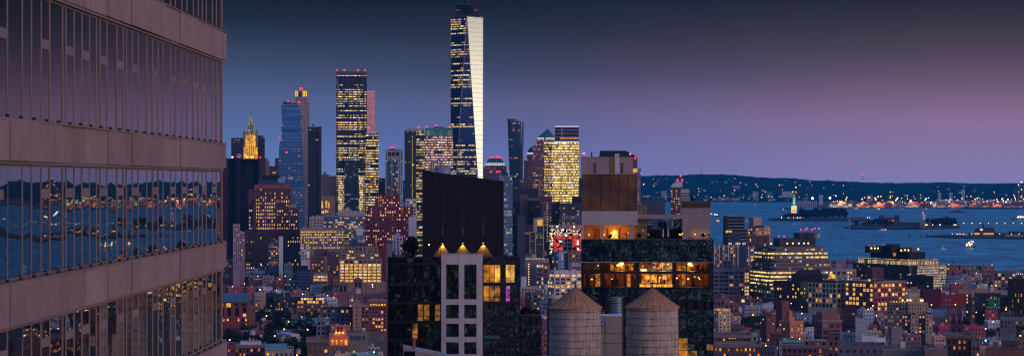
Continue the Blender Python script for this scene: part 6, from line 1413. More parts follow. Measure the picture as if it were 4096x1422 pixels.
for k, y in enumerate(levels):
    x0, x1 = next(((a, c_) for a, c_, ya, yb_ in tiersS if ya <= y+1 < yb_), (3001, 3322))
    m = MB(); m.prism(rfoot(x0, x1, 7), b.Z(y+15.4), b.Z(y+8.6), 0, smooth=False, bottom=True)
    g_ = facade('strip_glass_%d' % k, (.05, .04, .045), (.02, .025, .035), 2.3, 500, .93, 1.4, prob[k], (1, .62, .12), (1, .84, .42), 1.3, rowc=0., clus=.45, grough=.1, seed=k*13.)
    m.build('strip_window', g_, b.root)
    m = MB(); m.prism(rfoot(x0, x1, 7, .55), b.Z(y+8.6)+.001, b.Z(y), 0, 1 if k in (0, 1, 4, 6) else None, bottom=True); m.build('floor_band', [BND, ROOF], b.root)
m = MB(); m.box(2, 40, 2, 30, 0, b.Z(levels[-1]+16)); m.build('base_storeys', BND, b.root)
m = MB(); m.box(b.U(3118, 10), b.U(3199, 10), 10, 26, b.Z(986, 10)+.01, b.Z(953, 10)); m.box(b.U(3199, 10)+.01, b.U(3262, 10), 10, 26, b.Z(986, 10)+.01, b.Z(932, 10)); m.build('roof_plant', cw_('dark'), b.root)
m = MB()
for k in range(12): m.box(b.U(3210+k*8, 3), b.U(3210+k*8, 3)+.15, 3, 3.15, b.Z(986)+.01, b.Z(978))
m.build('rail_post', cw_('grey'), b.root)
for px, py in ((3116, 944), (3136, 945), (3203, 918), (3222, 918), (3229, 913), (3247, 919), (3259, 914), (3276, 914)): b.beacon(px, py, 11, .8)
for px in (3149, 3171, 3195, 3216, 3233, 3084): m = MB(); m.ball((b.U(px, 3), 3, b.Z(973)), .8); m.build('roof_lamp', WARML, b.root)
t_ = small_tank('pale square shouldered tank on a frame at the right end of the striped office roof', 3268, 925, 950, 2312, 2.9, 5, True)
# ---- dark arched building, mansard, cream corner, red corner
b = mid('dark brown arcaded block with gold top floor windows, below the striped office', 3095, 3232, 1128, 1480, (.07, .04, .045), 1230, xc=3200, phi=-28, pw=10, ph=15.5, lit=.32, pal='yel', fw=.5, fh=.55, corn='d', rows=[.1, .5, .35, .2, .1, .1, .1])
b = mid('black mansard roofed hall behind the arcaded block', 3165, 3290, 1100, 2200, 'black', None, nowin=True, bulk=False)
m = MB(); m.loft([[(b.X(3165), 0, b.Z(1100)+.01), (b.X(3290), 0, b.Z(1100)+.01), (b.X(3290), 16, b.Z(1100)), (b.X(3165), 16, b.Z(1100))], [(b.X(3200), 5, b.Z(1079)), (b.X(3280), 5, b.Z(1079)), (b.X(3280), 12, b.Z(1079)), (b.X(3200), 12, b.Z(1079))]]); m.build('mansard_roof', wall((.03, .012, .03), key='plum_slate'), b.root)
b = mid('cream corner loft with a black cornice and big square dark windows', 3232, 3380, 1126, 1200, (.42, .34, .25), 1240, xc=3346, phi=58, pw=13.6, ph=20, lit=.16, pal='org', fw=.62, fh=.7, corn='d', top=6, bulk=False)
m = MB(); m.box(1, 6, 2, 13, b.Z(1126)+.01, b.Z(1113)); m.build('roof_house', cw_('stone'), b.root)
GHL = litwin('glasshouse_glow', (1, .58, .06), .95, .7, .1, 1.6)
m = MB(); m.box(.6, 6, 4, 8.5, b.Z(1113), b.Z(1106)); m.prism([(.6, 4), (6, 4), (6, 8.5), (.6, 8.5)], b.Z(1106), 0, z1f=lambda x, y: b.Z(1106)+.1+.55*(6-x)); m.build('glasshouse', GHL, b.root)
m = MB(); m.box(.7, 6, 9, 16, b.Z(1113), b.Z(1098)); m.build('glass_studio', glassmat('studio_glass', (.12, .16, .2), .2), b.root)
b.beacon(3312, 1113, 9, .5); 
b = mid('red brick corner warehouse with big multi pane windows, half of them glowing yellow', 3380, 3622, 1128, 1200, (.24, .055, .06), 1248, xc=3494, phi=42, pw=13.5, ph=18.6, lit=.5, pal='yel', fw=.66, fh=.62, corn='l', top=4, bulk=False, rows=[.7, .5, .35, .6, .6, .2])
m = MB(); m.box(3, 15, 3, 10, b.Z(1128)+.01, b.Z(1121)); m.build('roof_house', cw_('black'), b.root)
m = MB(); m.box(1, 1.1, 5, 8, b.Z(1126), b.Z(1116)); m.build('window', LIT['yel'], b.root)
mid('plain maroon brick cube standing on the warehouse skyline', 3466, 3534, 1072, 1290, (.10, .035, .055), 1120, xc=3490, phi=20, pw=16, ph=30, lit=0, fw=.3, fh=.5, bulk=False)
mid('pale cream low office with a stepped white roof left of the terraced black office', 3385, 3425, 1078, 1400, 'cream', 1120, pw=12, ph=14, lit=.4, pal='pale', bulk=False)
mid('white sloping studio roof right of the black mansard hall', 3300, 3410, 1076, 1640, 'stone', 1120, pw=20, ph=20, lit=.1, bulk=False)
# terraced black office
D = 2600; b = Bld('terraced_office', 'black terraced office block with lit glass tiers and lamp lit roof boxes on the river', 'office block', 3635, D, 40); OCC.append((3405, 3790, 1010, D)); cc_, sn_ = b.c, b.sn
def tier(nm, x0, x1, ya, yb_, mt, o_=0., top_=True):
    Rr = (x1-3635)/b.s/cc_; Ll = (3635-x0)/b.s/sn_; m = MB(); m.box(o_, Rr, o_, Ll, 0 if yb_ is None else b.Z(yb_), b.Z(ya), 0, 1); return m.build(nm, [mt, ROOF], b.root)
TG = facade('terr_main', (.03, .02, .025), (.02, .022, .028), 4., 3.5, .62, .62, .28, (1, .6, .14), (1, .8, .45), .95, rowc=.2, clus=.3)
tier('main_storeys', 3405, 3785, 1060, None, TG)
tier('glazed_tier', 3425, 3758, 1037, 1059.9, facade('terr_glazed', (.10, .07, .06), (.12, .09, .08), 1.3, 5.2, .75, .8, .75, (1, .6, .25), (1, .85, .6), .75, rowc=0, clus=.4), 1.5)
m = MB(); m.box(1., 21.5, 1., 50, b.Z(1037)+.01, b.Z(1034), bottom=True); m.build('roof_edge', cw_('black'), b.root)
tier('upper_storeys', 3466, 3712, 1008, 1033.9, cw_('black'), 5)
Rr = (3785-3635)/b.s/cc_
m = MB(); m.box(7, Rr+.02, -.35, -.02, 0, b.Z(1062)); 
m.build('striped_front', facade('terr_front', (.22, .15, .17), (.05, .10, .10), 1.1, 2.9, .72, .58, .72, (1, .62, .2), (.75, .85, .7), .8, rowc=.25, clus=.4), b.root)
m = MB(); m.box(Rr+.03, Rr+.8, -.6, .5, 0, b.Z(1058)); m.box(6.2, 11.5, -.9, -.36, b.Z(1120), b.Z(1062)); m.build('dark_frame', cw_('black'), b.root)
for x0, x1, ya, y0_, mt in ((3477, 3555, 984, 30, 'black'), (3564, 3600, 976, 18, 'black'), (3600, 3648, 990, 14, 'black'), (3648, 3678, 994, 12, 'brown')):
    # boxes turned square to the frame
    ux = lambda px, y: ((px-3635)/b.s+y*sn_)/cc_
    m = MB(); m.box(ux(x0, y0_), ux(x1, y0_), y0_, y0_+7, b.Z(1010), b.Z(ya), 0, 1); m.build('roof_box', [cw_(mt), ROOF], b.root)
for px, py, y0_ in ((3487, 992, 29), (3501, 993, 29), (3513, 993, 29), (3605, 1001, 13), (3620, 1000, 13), (3634, 1001, 13), (3673, 997, 11)):
    m = MB(); m.ball((((px-3635)/b.s+y0_*sn_)/cc_, y0_, b.Z(py)), .9); m.build('roof_lamp', lamp('sodium_lamp_light', (1, .6, .15), 4), b.root)
for px, y in ((3481, 979), (3500, 980), (3534, 975)): b.beacon(px, y, 28, .5)
m = MB(); x_ = ((3486-3635)/b.s+4.9*sn_)/cc_; m.box(4.9, 4.98, 28, 33, b.Z(1026), b.Z(1013)); m.build('window', LIT['org'], b.root)
mid('low black block with a few cool lit windows before the terraced office', 3622, 3732, 1106, 1420, 'black', 1160, pw=13, ph=13, lit=.22, pal='pale', tiers=((3640, 3700, 1098, 3, 6, False),), bulk=False)
# ---- ziggurat
D = 1720; b = Bld('apartment_building', 'stone setback apartment ziggurat with a ribbed tower top and lit penthouse row', 'apartment building', 3640, D); X, Z = b.X, b.Z; OCC.append((3540, 3728, 1195, D))
ZL = wall((.42, .31, .24), .88, .4, .15, key='ziggurat_cream'); ZD = wall((.15, .125, .13), .88, .4, .15, key='ziggurat_shade')  # one stone in two tones, shade of the darker blocks put into the colour
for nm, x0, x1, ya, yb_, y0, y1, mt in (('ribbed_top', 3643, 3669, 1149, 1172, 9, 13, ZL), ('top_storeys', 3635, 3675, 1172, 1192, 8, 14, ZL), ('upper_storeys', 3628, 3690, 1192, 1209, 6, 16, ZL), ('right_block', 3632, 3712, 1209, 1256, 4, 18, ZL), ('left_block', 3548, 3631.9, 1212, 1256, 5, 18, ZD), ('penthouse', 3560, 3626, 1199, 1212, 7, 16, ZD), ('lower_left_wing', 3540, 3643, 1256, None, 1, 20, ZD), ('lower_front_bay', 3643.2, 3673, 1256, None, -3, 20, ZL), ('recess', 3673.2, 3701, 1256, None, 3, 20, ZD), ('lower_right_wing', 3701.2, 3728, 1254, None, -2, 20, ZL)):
    m = MB(); m.box(X(x0), X(x1), y0, y1, 0 if yb_ is None else Z(yb_), Z(ya), 0, 1); m.build(nm, [mt, ROOF], b.root)
    if nm not in ('ribbed_top', 'top_storeys'):
        yb2 = yb_ or 1332; nr = max(1, round((yb2-ya-3)/14.2)); nc = max(1, round((x1-x0)/12))
        b.win('F', X(x0+1), X(x1-1), Z(yb2), Z(ya+3), nc, nr, .55 if mt is ZD else .28, .5, .9 if nm == 'penthouse' else .28, 'yel' if nm == 'penthouse' else 'home', y0)
m = MB()
for k in range(6): m.box(X(3643+k*4.6), X(3643+k*4.6)+.28, 8.7, 8.99, Z(1172), Z(1147))
m.build('rib', ZL, b.root); b.done()
for px in (3611, 3630, 3642, 3683, 3690): m = MB(); m.ball((X(px), 3.5, Z(1200)), .65); m.build('terrace_lamp', lamp('sodium_lamp_light', (1, .6, .15), 4), b.root)
for i, (px, py, sb) in enumerate(((3640, 1256, -1), (3716, 1250, 0), (3655, 1254, -1.5))):
    potted('shrub', ('terrace hedge bush on the ziggurat, left', 'terrace hedge bush on the ziggurat right wing', 'terrace hedge bush above the cream front bay')[i], px, D+sb, H-(py+4-YH)/F*D, .2, 1.0, 61+i, n=160, leaf=.25)
# crimson blocks and the white stepped block
mid('dark crimson warehouse wall right of the ziggurat tower', 3690, 3764, 1160, 1350, (.11, .025, .045), 1240, nowin=True, bulk=True)
b = mid('bright crimson warehouse with two pairs of pale windows', 3762, 3868, 1180, 1330, (.26, .03, .045), 1228, nowin=True)
for x in (3784, 3800):
    for y in (1194, 1215): m = MB(); m.box(b.X(x)-.9, b.X(x)+.9, -.12, -.02, b.Z(y+8), b.Z(y), bottom=True); m.build('window', glassmat('pale_sash', (.2, .24, .28), .2), b.root)
mid('white stepped blank block on the river side above the crimson warehouses', 3768, 3902, 1140, 1550, (.36, .30, .32), 1160, nowin=True, bulk=False, tiers=((3800, 3880, 1128, 2, 10, False), (3822, 3868, 1117, 3, 6, False, 1128)))
b = mid('long tan wall with a low curved gable behind the crimson warehouse', 3836, 4026, 1163, 1500, (.30, .19, .16), 1180, nowin=True, bulk=False)
m = MB(); pts = [(b.X(3895), b.Z(1163)), (b.X(3955), b.Z(1163))]+[(b.X(3925+30*math.cos(math.pi*k/8)), b.Z(1163-14*math.sin(math.pi*k/8))) for k in range(1, 8)]
m.loft([[(x, -.2, z) for x, z in pts], [(x, .3, z) for x, z in pts]]); m.build('curved_gable', cw_((.30, .19, .16)), b.root)
small_tank('dark water tank on a spread iron stand by the white stepped block', 3914, 1117, 1136, 2440, 3.0, 5); small_tank('grey water tank without visible legs right of the curved gable', 3962, 1139, 1162, 2330, 3.1, 2, True)
b = mid('blue grey corner hotel with gold lit left bays, by the river at the right edge', 3975, 4064, 1088, 1750, (.12, .13, .18), 1165, pw=15, ph=14, lit=.28, pal='warm', fw=.7, fh=.6, bulk=False, top=3)
m = MB(); m.box(b.X(4010), b.X(4066), 4, 12, b.Z(1088)+.01, b.Z(1076)); m.build('roof_storey', cw_('grey'), b.root)
b = mid('roof garden block with strings of golden lights at the right edge', 4054, 4140, 1098, 1650, (.10, .09, .10), 1125, pw=9, ph=9, lit=.9, pal='yel', fw=.8, fh=.5, bulk=False)
m = MB()
for k in range(9): m.ball((b.X(4058+k*8), -.4, b.Z(1094)), .4)
tag(m.build('string_light', WARML, b.root), kind='stuff')
for i, px in enumerate((4075, 4092, 4110)): potted('shrub', ('left', 'middle', 'right')[i]+' golden lit roof garden bush at the right edge', px, 1655, b.Z(1098), .4, 2.2, 71+i, LEAF, 300, .4)
mid('tall black brick block with sparse gold slit windows at the right edge', 4032, 4150, 1120, 1330, (.018, .012, .018), 1262, pw=11, ph=22, lit=.28, pal='org', fw=.3, fh=.55, bulk=False)
b = mid('dark block with tall teal lit windows below the curved gable', 3898, 4002, 1178, 1250, (.03, .025, .035), 1275, pw=14, ph=14, lit=.12, pal='org', fw=.5, bulk=False)
TL = litwin('teal_pane', (.08, .42, .42), .32, 1.2, .5, 1.2)
for r_ in range(5):
    for k in range(6):
        if r_ > 2 and k > 3 or (r_, k) in ((1, 0), (4, 1)): continue
        m = MB(); m.box(b.X(3947+k*9), b.X(3952+k*9), -.3, -.13, b.Z(1202+r_*15), b.Z(1191+r_*15), bottom=True); m.build('window', TL, b.root)
mid('pale brick column of gold corner windows beside the teal lit block', 3862, 3886, 1170, 1300, 'tan', 1270, pw=10, ph=13, lit=.45, pal='yel', fw=.5, bulk=False)
mid('grey brick flats with barred windows left of the teal lit block', 3886, 3900, 1196, 1260, 'brown', 1275, pw=10, ph=14, lit=.2)
mid('maroon flats between the teal lit block and the black brick block', 4000, 4034, 1190, 1270, (.08, .035, .04), 1260, pw=12, ph=14, lit=.1)
b = mid('bowed glasshouse roofed market hall at the right edge', 4000, 4120, 1276, 1100, (.10, .10, .12), 1320, pw=15, ph=16, lit=.15, pal='org', bulk=False)
m = MB()
for k in range(9):
    x = b.X(4002+k*13)
    for i in range(8):
        a0, a1 = math.pi*i/8, math.pi*(i+1)/8; m.tube((x, 6-6*math.cos(a0), b.Z(1276)+2.6*math.sin(a0)), (x, 6-6*math.cos(a1), b.Z(1276)+2.6*math.sin(a1)), .12, n=4)
m.build('arched_rib', cw_('blue'), b.root)
b = mid('brick hall with a teal vaulted roof right of the ziggurat', 3724, 3830, 1268, 1150, (.16, .07, .08), 1292, pw=16, ph=16, lit=.2, bulk=False, fw=.3)
m = MB(); n = 8; pr = [(8-8*math.cos(math.pi*k/n), b.Z(1268)+.82+(b.Z(1238)-b.Z(1268)-.8)*math.sin(math.pi*k/n)) for k in range(n+1)]
m.loft([[(x, y, z) for y, z in pr] for x in (b.X(3724), b.X(3788))], 0, True); m.build('vaulted_roof', wall((.08, .20, .25), .5, key='teal_vault'), b.root)
m = MB(); pts = [(b.X(3783), b.Z(1268)), (b.X(3828), b.Z(1268)), (b.X(3828), b.Z(1258)), (b.X(3818), b.Z(1240)), (b.X(3808), b.Z(1236)), (b.X(3800), b.Z(1236)), (b.X(3790), b.Z(1242)), (b.X(3783), b.Z(1256))]
m.loft([[(x, -.3, z) for x, z in pts], [(x, 14, z) for x, z in pts]]); m.build('curved_gable', cw_((.16, .07, .08)), b.root)
b = mid('dark brick church tower with pale corner stones', 3801, 3851, 1263, 1000, (.07, .03, .045), 1342, pw=24, ph=34, lit=0, fw=.35, fh=.5, bulk=False, depth=5)
m = MB()
for x in (3803, 3826, 3849): m.box(b.X(x)-.35, b.X(x)+.35, -.3, -.02, b.Z(1280), b.Z(1261)); 
m.build('corner_stone', cw_('stone'), b.root)
mid('brown apartment house with cornices and a lit orange corner at the bottom right', 3786, 3890, 1347, 900, (.14, .065, .065), 1440, pw=22, ph=24, lit=.35, pal='org', fw=.35, fh=.5, corn='l', top=6)
mid('cream end house joined to the brown apartment house', 3886, 3920, 1376, 890, 'tan', 1440, pw=15, ph=24, lit=.2, pal='yel', fw=.4)
b = mid('tan brick tower house with three tall narrow windows and a roof tank, bottom right', 4006, 4074, 1364, 860, (.26, .14, .11), 1440, nowin=True, bulk=False)
for k in range(3): m = MB(); m.box(b.X(4030+k*9), b.X(4034+k*9), -.1, -.02, b.Z(1398), b.Z(1378), bottom=True); m.build('window', DARKW, b.root)
small_tank('tan water tank on the tower house with three tall windows', 4041, 1314, 1360, 855, 1.25, .5, True)
mid('long low brick house along the bottom edge below the tower house', 3945, 4140, 1410, 800, (.15, .07, .07), 1460, nowin=True)
mid('blank slate grey slab with a lighter edge, lower right', 3556, 3609, 1314, 950, (.17, .14, .16), 1400, xc=3566, phi=16, nowin=True, bulk=False)
mid('beige tall apartment house with a gold lit cornice beside the hotel', 2853, 2922, 1237, 1150, (.46, .38, .26), 1345, xc=2873, phi=16, pw=13, ph=14, lit=.18, pal='yel', fw=.32, fh=.45, corn=None, bulk=False, top=6)
b = Bld('cornice_lights', 'string of orange lights along the beige apartment house cornice', 'string lights', 2887, 1743); m = MB(); m.box(b.X(2853), b.X(2922), 0, .3, b.Z(1238.5), b.Z(1235.5), bottom=True); m.build('light_string', litwin('cornice_glow', (1, .42, .03), 1.0, .8, .2, 1.5), b.root)
mid('brick flats with pale windows behind the beige apartment house', 2897, 2956, 1211, 1260, (.18, .08, .09), 1272, pw=16, ph=17, lit=.1, fw=.55, pal='cool')
mid('dark flats under the water tank beside the hotel', 2853, 2900, 1200, 1280, (.14, .06, .07), 1240, pw=16, ph=17, lit=.1)
small_tank('black water tank with a mast on the dark flats beside the hotel', 2888, 1170, 1192, 2090, 2.6, 4)
mid('gothic brick chapel end with one pale window under the striped office', 2955, 2990, 1186, 1330, (.15, .07, .08), 1212, pw=30, ph=24, lit=.9, pal='pale', fw=.4, fh=.5, bulk=False)
b = mid('brown brick institution with three yellow attic windows at the bottom beside the hotel', 2854, 3005, 1344, 980, (.17, .075, .085), 1440, pw=17, ph=17, lit=.05, fw=.4, fh=.5, corn='l', bulk=False, tiers=((2902, 2953, 1331, -.2, 6, False),))
for k in range(3): m = MB(); m.box(b.X(2914+k*12), b.X(2920+k*12), -.32, -.22, b.Z(1353), b.Z(1341), bottom=True); m.build('window', LIT[['yel', 'pale', 'yel'][k]], b.root)
mid('lower front of the brown institution with evenly spaced lit sashes', 2854, 3044, 1382, 950, (.19, .085, .095), 1440, pw=17, ph=21, lit=.4, pal='org', fw=.38, fh=.5, corn='l', bulk=False, wd=BLUEW)
mid('white ornate roof pavilion right of the brown institution', 2956, 3030, 1335, 1060, 'stone', 1380, pw=20, ph=26, lit=.0, tiers=((2970, 2990, 1322, 2, 4, False), (3000, 3015, 1327, 2, 4, False)))
# brick tower cluster
mid('dark brick water tower house, tallest of the orange brick cluster', 3104, 3157, 1206, 1120, (.15, .05, .055), 1300, xc=3128, phi=35, nowin=True, bulk=False)
b = mid('orange brick stepped apartment tower catching the last light', 3113, 3214, 1287, 1060, 'orange', 1385, xc=3160, phi=34, pw=14, ph=15.5, lit=.22, pal='yel', fw=.3, fh=.42, bulk=False, top=6)
m = MB(); m.box(.5, 5.5, 2, 8, b.Z(1287)+.8, b.Z(1266)); m.box(1.5, 4, 3, 7, b.Z(1266), b.Z(1243)); m.build('stair_house', cw_('orange'), b.root)
mid('maroon brick wing with a black drainpipe left of the orange tower', 3040, 3100, 1265, 1080, (.13, .045, .05), 1400, xc=3066, phi=24, pw=12, ph=16, lit=.12, pal='cool', fw=.4, fh=.4, bulk=False)
mid('dark recessed wing between the maroon wing and the orange tower', 3086, 3130, 1330, 1050, (.12, .05, .05), 1400, pw=14, ph=16, lit=.2, pal='cool')
mid('long brown brick house with planted roof along the bottom, centre right', 3128, 3312, 1386, 960, (.18, .075, .085), 1440, pw=21, ph=22, lit=.2, pal='org', fw=.4, fh=.55, corn='l', bulk=False, tiers=((3216, 3308, 1362, 3, 9, True),))
b = mid('brown brick tower block with very large dark windows and a penthouse box', 3256, 3366, 1283, 1030, (.19, .08, .09), 1380, xc=3288, phi=24, pw=23, ph=25, lit=.03, fw=.76, fh=.6, corn='l', top=6, bulk=False)
m = MB(); m.box(1, b.Rr-1, 2, b.Ll-2, b.Z(1283)+.9, b.Z(1248)); m.build('penthouse_box', cw_((.19, .08, .09)), b.root)
mid('crimson brick block right of the tower block with large windows', 3366, 3422, 1266, 1080, (.15, .05, .06), 1340, pw=16, ph=22, lit=.08, fw=.6, fh=.5)
mid('pale blue grey blank party wall, lower right of centre', 3422, 3472, 1280, 1010, (.30, .33, .38), 1355, nowin=True, bulk=False)
mid('white painted low studio in front of the blank party wall', 3448, 3508, 1346, 980, (.50, .52, .56), 1380, nowin=True, bulk=False, tiers=((3460, 3490, 1340, 3, 5, False, 1346, 'grey'),))
mid('white studio annex with a small skylight right of the white studio', 3506, 3542, 1352, 990, (.48, .5, .55), 1378, nowin=True)
mid('narrow brown tenement with an orange window in the lower middle right', 3310, 3360, 1335, 1000, (.10, .05, .06), 1440, pw=24, ph=22, lit=.25, pal='org', fw=.4)
mid('slate roofed low house with small dormers along the bottom right', 3350, 3540, 1386, 900, (.14, .13, .15), 1440, pw=26, ph=26, lit=.12, pal='org', fw=.25, fh=.4)
mid('flat grey roofed garage along the bottom edge under the slate slab', 3530, 3700, 1400, 860, (.17, .14, .15), 1460, nowin=True)
mid('low brown house with a dark opening along the bottom edge', 3700, 3790, 1402, 850, (.2, .12, .12), 1460, nowin=True)
# ================================================================ the harbour
def wD(y): return H*F/(y-YH)
def land(name, pts, z=3., mat=None):
    """pts: photo (x, y) of the shoreline on the water, drawn counter-clockwise from above"""
    pl = [W(x, 0, wD(y)) for x, y in pts]; pl = [(p.x, p.y) for p in pl]
    m = MB(); m.prism(pl, -1.5, z, 0); return tag(m.build(name, mat or wall((.03, .035, .03), .95, .02, .4, key='shore_ground')), kind='structure')
land('port_ground', [(3235, 829), (3300, 833), (4096, 833.5), (5400, 834), (5400, 807.2), (3235, 807.2)], 4)
land('island_ground', [(3074, 882), (3200, 884.5), (3482, 884), (3478, 876), (3180, 866), (3080, 876)])
land('island_ground', [(3377, 912), (3420, 917), (3700, 917.5), (3842, 912), (3830, 896), (3600, 890), (3430, 894)])
land('pier_ground', [(3711, 946), (3830, 953), (4096, 955.5), (4700, 957), (4700, 938), (3980, 934), (3860, 938)], 2.6)
land('pier_ground', [(3120, 836), (3165, 838), (3165, 833), (3120, 831)], 3)
def objat(o, px, y=None, D=None, z=3., rz=None, s_=1.):
    D = D or wD(y); p = W(px, 0, D); o.location = (p.x, D, z); o.rotation_euler = (0, 0, -th(px) if rz is None else rz); o.scale = (s_, s_, s_); return o
rg = random.Random(21)
# lamps: a pole and a glowing head
LAMPC = [('amber', (1, .42, .06)), ('gold', (1, .66, .2)), ('white', (1, .93, .75)), ('red', (1, .05, .04)), ('orange', (1, .25, .03))]
def lampmesh(nm, c_, r, h, s_):
    m = MB(); m.tube((0, 0, 0), (0, 0, h-r), r*.15, n=4, mat=1); m.ball((0, 0, h), r, 0, 6, 4); o = m.build('street_lamp', [lamp('far_%s_light' % nm, c_, s_), BLK], uv=False); me = o.data; bpy.data.objects.remove(o); return me
LM = {nm: lampmesh(nm, c_, 2.1, 14, 4.5) for nm, c_ in LAMPC}
BIGL = lampmesh('flood', (1, .86, .5), 5.2, 26, 14)
def lampat(px, y=None, D=None, nm='amber', z=3, s_=1., label=None, group='lamps scattered along the far shore', me=None):
    o = bpy.data.objects.new('street_lamp', me or LM[nm]); col.objects.link(o); objat(o, px, y, D, z, 0, s_)
    tag(o, label or 'small %s lamp among the lights of the far shore and port' % nm, 'lamp', group); return o
for px, lb in ((3250, 'blinding white floodlight left of the port, nearest the statue'), (3320, 'second blinding white floodlight at the port, right of the first')): lampat(px, D=11400, me=BIGL, z=22 if px < 3300 else 24, s_=1.0, label=lb, group='port floodlights')
for k in range(100):
    px = rg.uniform(3330, 4110)+(rg.random() < .25)*rg.uniform(0, 1250); D_ = rg.uniform(11350, 13800)
    lampat(px, D=D_, nm=rg.choice(['amber', 'amber', 'orange', 'gold', 'gold', 'white']), z=rg.uniform(0, 26), s_=rg.uniform(.8, 1.8))
def hillz(px, D):
    prof = [(2400, 712), (2570, 705), (2700, 702), (2810, 698), (2900, 699), (3000, 706), (3150, 714), (3330, 724), (3700, 736), (4300, 735)]
    t_ = (D-14700)/3800; zr = H-(interp(prof, px)-YH)/F*18500
    return 3+(zr-3)*math.sin(min(t_*1.15, 1)*math.pi/2)**.9
for k in range(46):
    px = 2570+680*rg.random()**1.1; D_ = 14760+1900*rg.random()**2.4
    lampat(px, D=D_, nm=rg.choice(['amber', 'gold', 'orange', 'amber', 'white', 'red']), z=hillz(px, D_)+3, s_=rg.uniform(.55, 1.35))
for k in range(14):
    px = rg.uniform(3250, 4096); D_ = 14760+1500*rg.random()**2
    lampat(px, D=D_, nm=rg.choice(['amber', 'gold', 'orange']), z=hillz(px, D_)+3, s_=rg.uniform(.8, 1.3))
# houses
def housemesh(c_, lit_):
    m = MB(); m.box(-7, 7, 0, 9, -6, 7, 0); m.loft([[(-7.5, -.5, 7), (7.5, -.5, 7), (7.5, 9.5, 7), (-7.5, 9.5, 7)], [(-7.5, 4.4, 11), (7.5, 4.4, 11), (7.5, 4.6, 11), (-7.5, 4.6, 11)]], 1)
    for x in (-4.5, 0, 4.5): m.box(x-1, x+1, -.15, -.01, 2, 4.6, 2, bottom=True)
    o = m.build('house', [cw_(c_), cw_('dark'), LIT['dim']]); me = o.data; bpy.data.objects.remove(o); return me
HM = [('white', housemesh('white', 'yel')), ('brick', housemesh('brick', 'org')), ('grey', housemesh('grey', 'pale'))]
for k in range(70):
    nm, me = rg.choice(HM); px = rg.choice([rg.uniform(2570, 3240), rg.uniform(2570, 3240), rg.uniform(3240, 4090)]); D_ = 14740+2200*rg.random()**2
    o = bpy.data.objects.new('house', me); col.objects.link(o); objat(o, px, D=D_, z=hillz(px, D_), s_=rg.uniform(.8, 1.5)); tag(o, 'small %s gabled house on the wooded far hills' % nm, 'house', 'houses on the far hills')
FT = facade('far_tower', (.16, .12, .16), (.03, .03, .06), 5, 5, .6, .5, .45, (1, .5, .12), (1, .8, .5), 1.2, rowc=.1, clus=.2); FW_ = facade('far_white', (.5, .5, .52), (.1, .1, .14), 7, 7, .5, .5, .2, (1, .6, .2), (1, .8, .5), .8)
for lb, x0, x1, yt, D_, mt in (('dotted lit apartment tower on the far shore, its foot by the water', 3011, 3033, 764, 14760, FT), ('broad red lit block high on the far hillside', 2931, 2960, 741, 15600, FT), ('long white block on the far hillside left of the statue', 3128, 3166, 765, 15000, FW_), ('low teal roofed block on the far shore', 3064, 3090, 764, 14900, wall((.05, .2, .2), key='teal_low')), ('small white lit block on the far shore behind the port', 3467, 3491, 780, 14400, FW_), ('grey port tower pair, the left one', 3752, 3764, 770, 13500, FW_), ('grey port tower pair, the right one', 3797, 3810, 770, 13500, FW_), ('tall tapering grey silo tower behind the port', 3847, 3859, 757, 13500, FW_), ('pinkish round silo by the first floodlight', 3276, 3292, 780, 12500, FW_), ('lit terrace row on the far shore left of the tall tower', 2700, 2760, 792, 14750, FT), ('second lit terrace row on the far shore by the left', 2850, 2960, 791, 14760, FT), ('small mauve tower left on the far hills', 2645, 2668, 762, 14900, FT), ('low lit waterfront shed behind the terrace', 2570, 2600, 780, 14740, FT)):
    b = Bld('far_building', lb, 'building', (x0+x1)/2, D_); m = MB(); m.box(b.X(x0), b.X(x1), 0, 30, 0, b.Z(yt), 0, 1); m.build('wall', [mt, ROOF], b.root)
b = Bld('warehouse', 'long grey ribbed warehouse under the first floodlight', 'warehouse', 3228, 11500); m = MB(); m.box(b.X(3188), b.X(3268), 0, 60, 0, b.Z(802), 0, 1); m.build('wall', [facade('ribbed_grey', (.3, .3, .36), (.06, .06, .1), 9, 60, .35, 1, 0.), ROOF], b.root)
for i, (px, yt) in enumerate(((2806, 666), (3449, 697), (2608, 692), (3682, 724), (3160, 700))):
    b = Bld('radio_mast', ('tall lattice mast on the highest far ridge', 'slim mast with a red light on the far ridge above the statue side', 'short stub mast on the far ridge at the left', 'tiny mast on the far ridge above the port', 'faint mast on the ridge above the statue')[i], 'mast', px, 18300)
    m = MB(); zt_ = b.Z(yt); m.tube((-4, 0, 90), (0, 0, zt_), 1.4, .7, 4); m.tube((4, 0, 90), (0, 0, zt_), 1.4, .7, 4); m.tube((0, 4, 90), (0, 0, zt_), 1.4, .7, 4); m.build('lattice', BLK, b.root)
    if i in (1,): b.beacon(px, yt, 0, 4.5, lamp('mast_red', (1, .05, .08), 5)); b.beacon(px, yt+26, 0, 3.2, lamp('mast_red', (1, .05, .08), 5))
    if i == 0: b.beacon(px, yt+22, -3, 3, lamp('mast_red_dim', (1, .05, .08), 2))
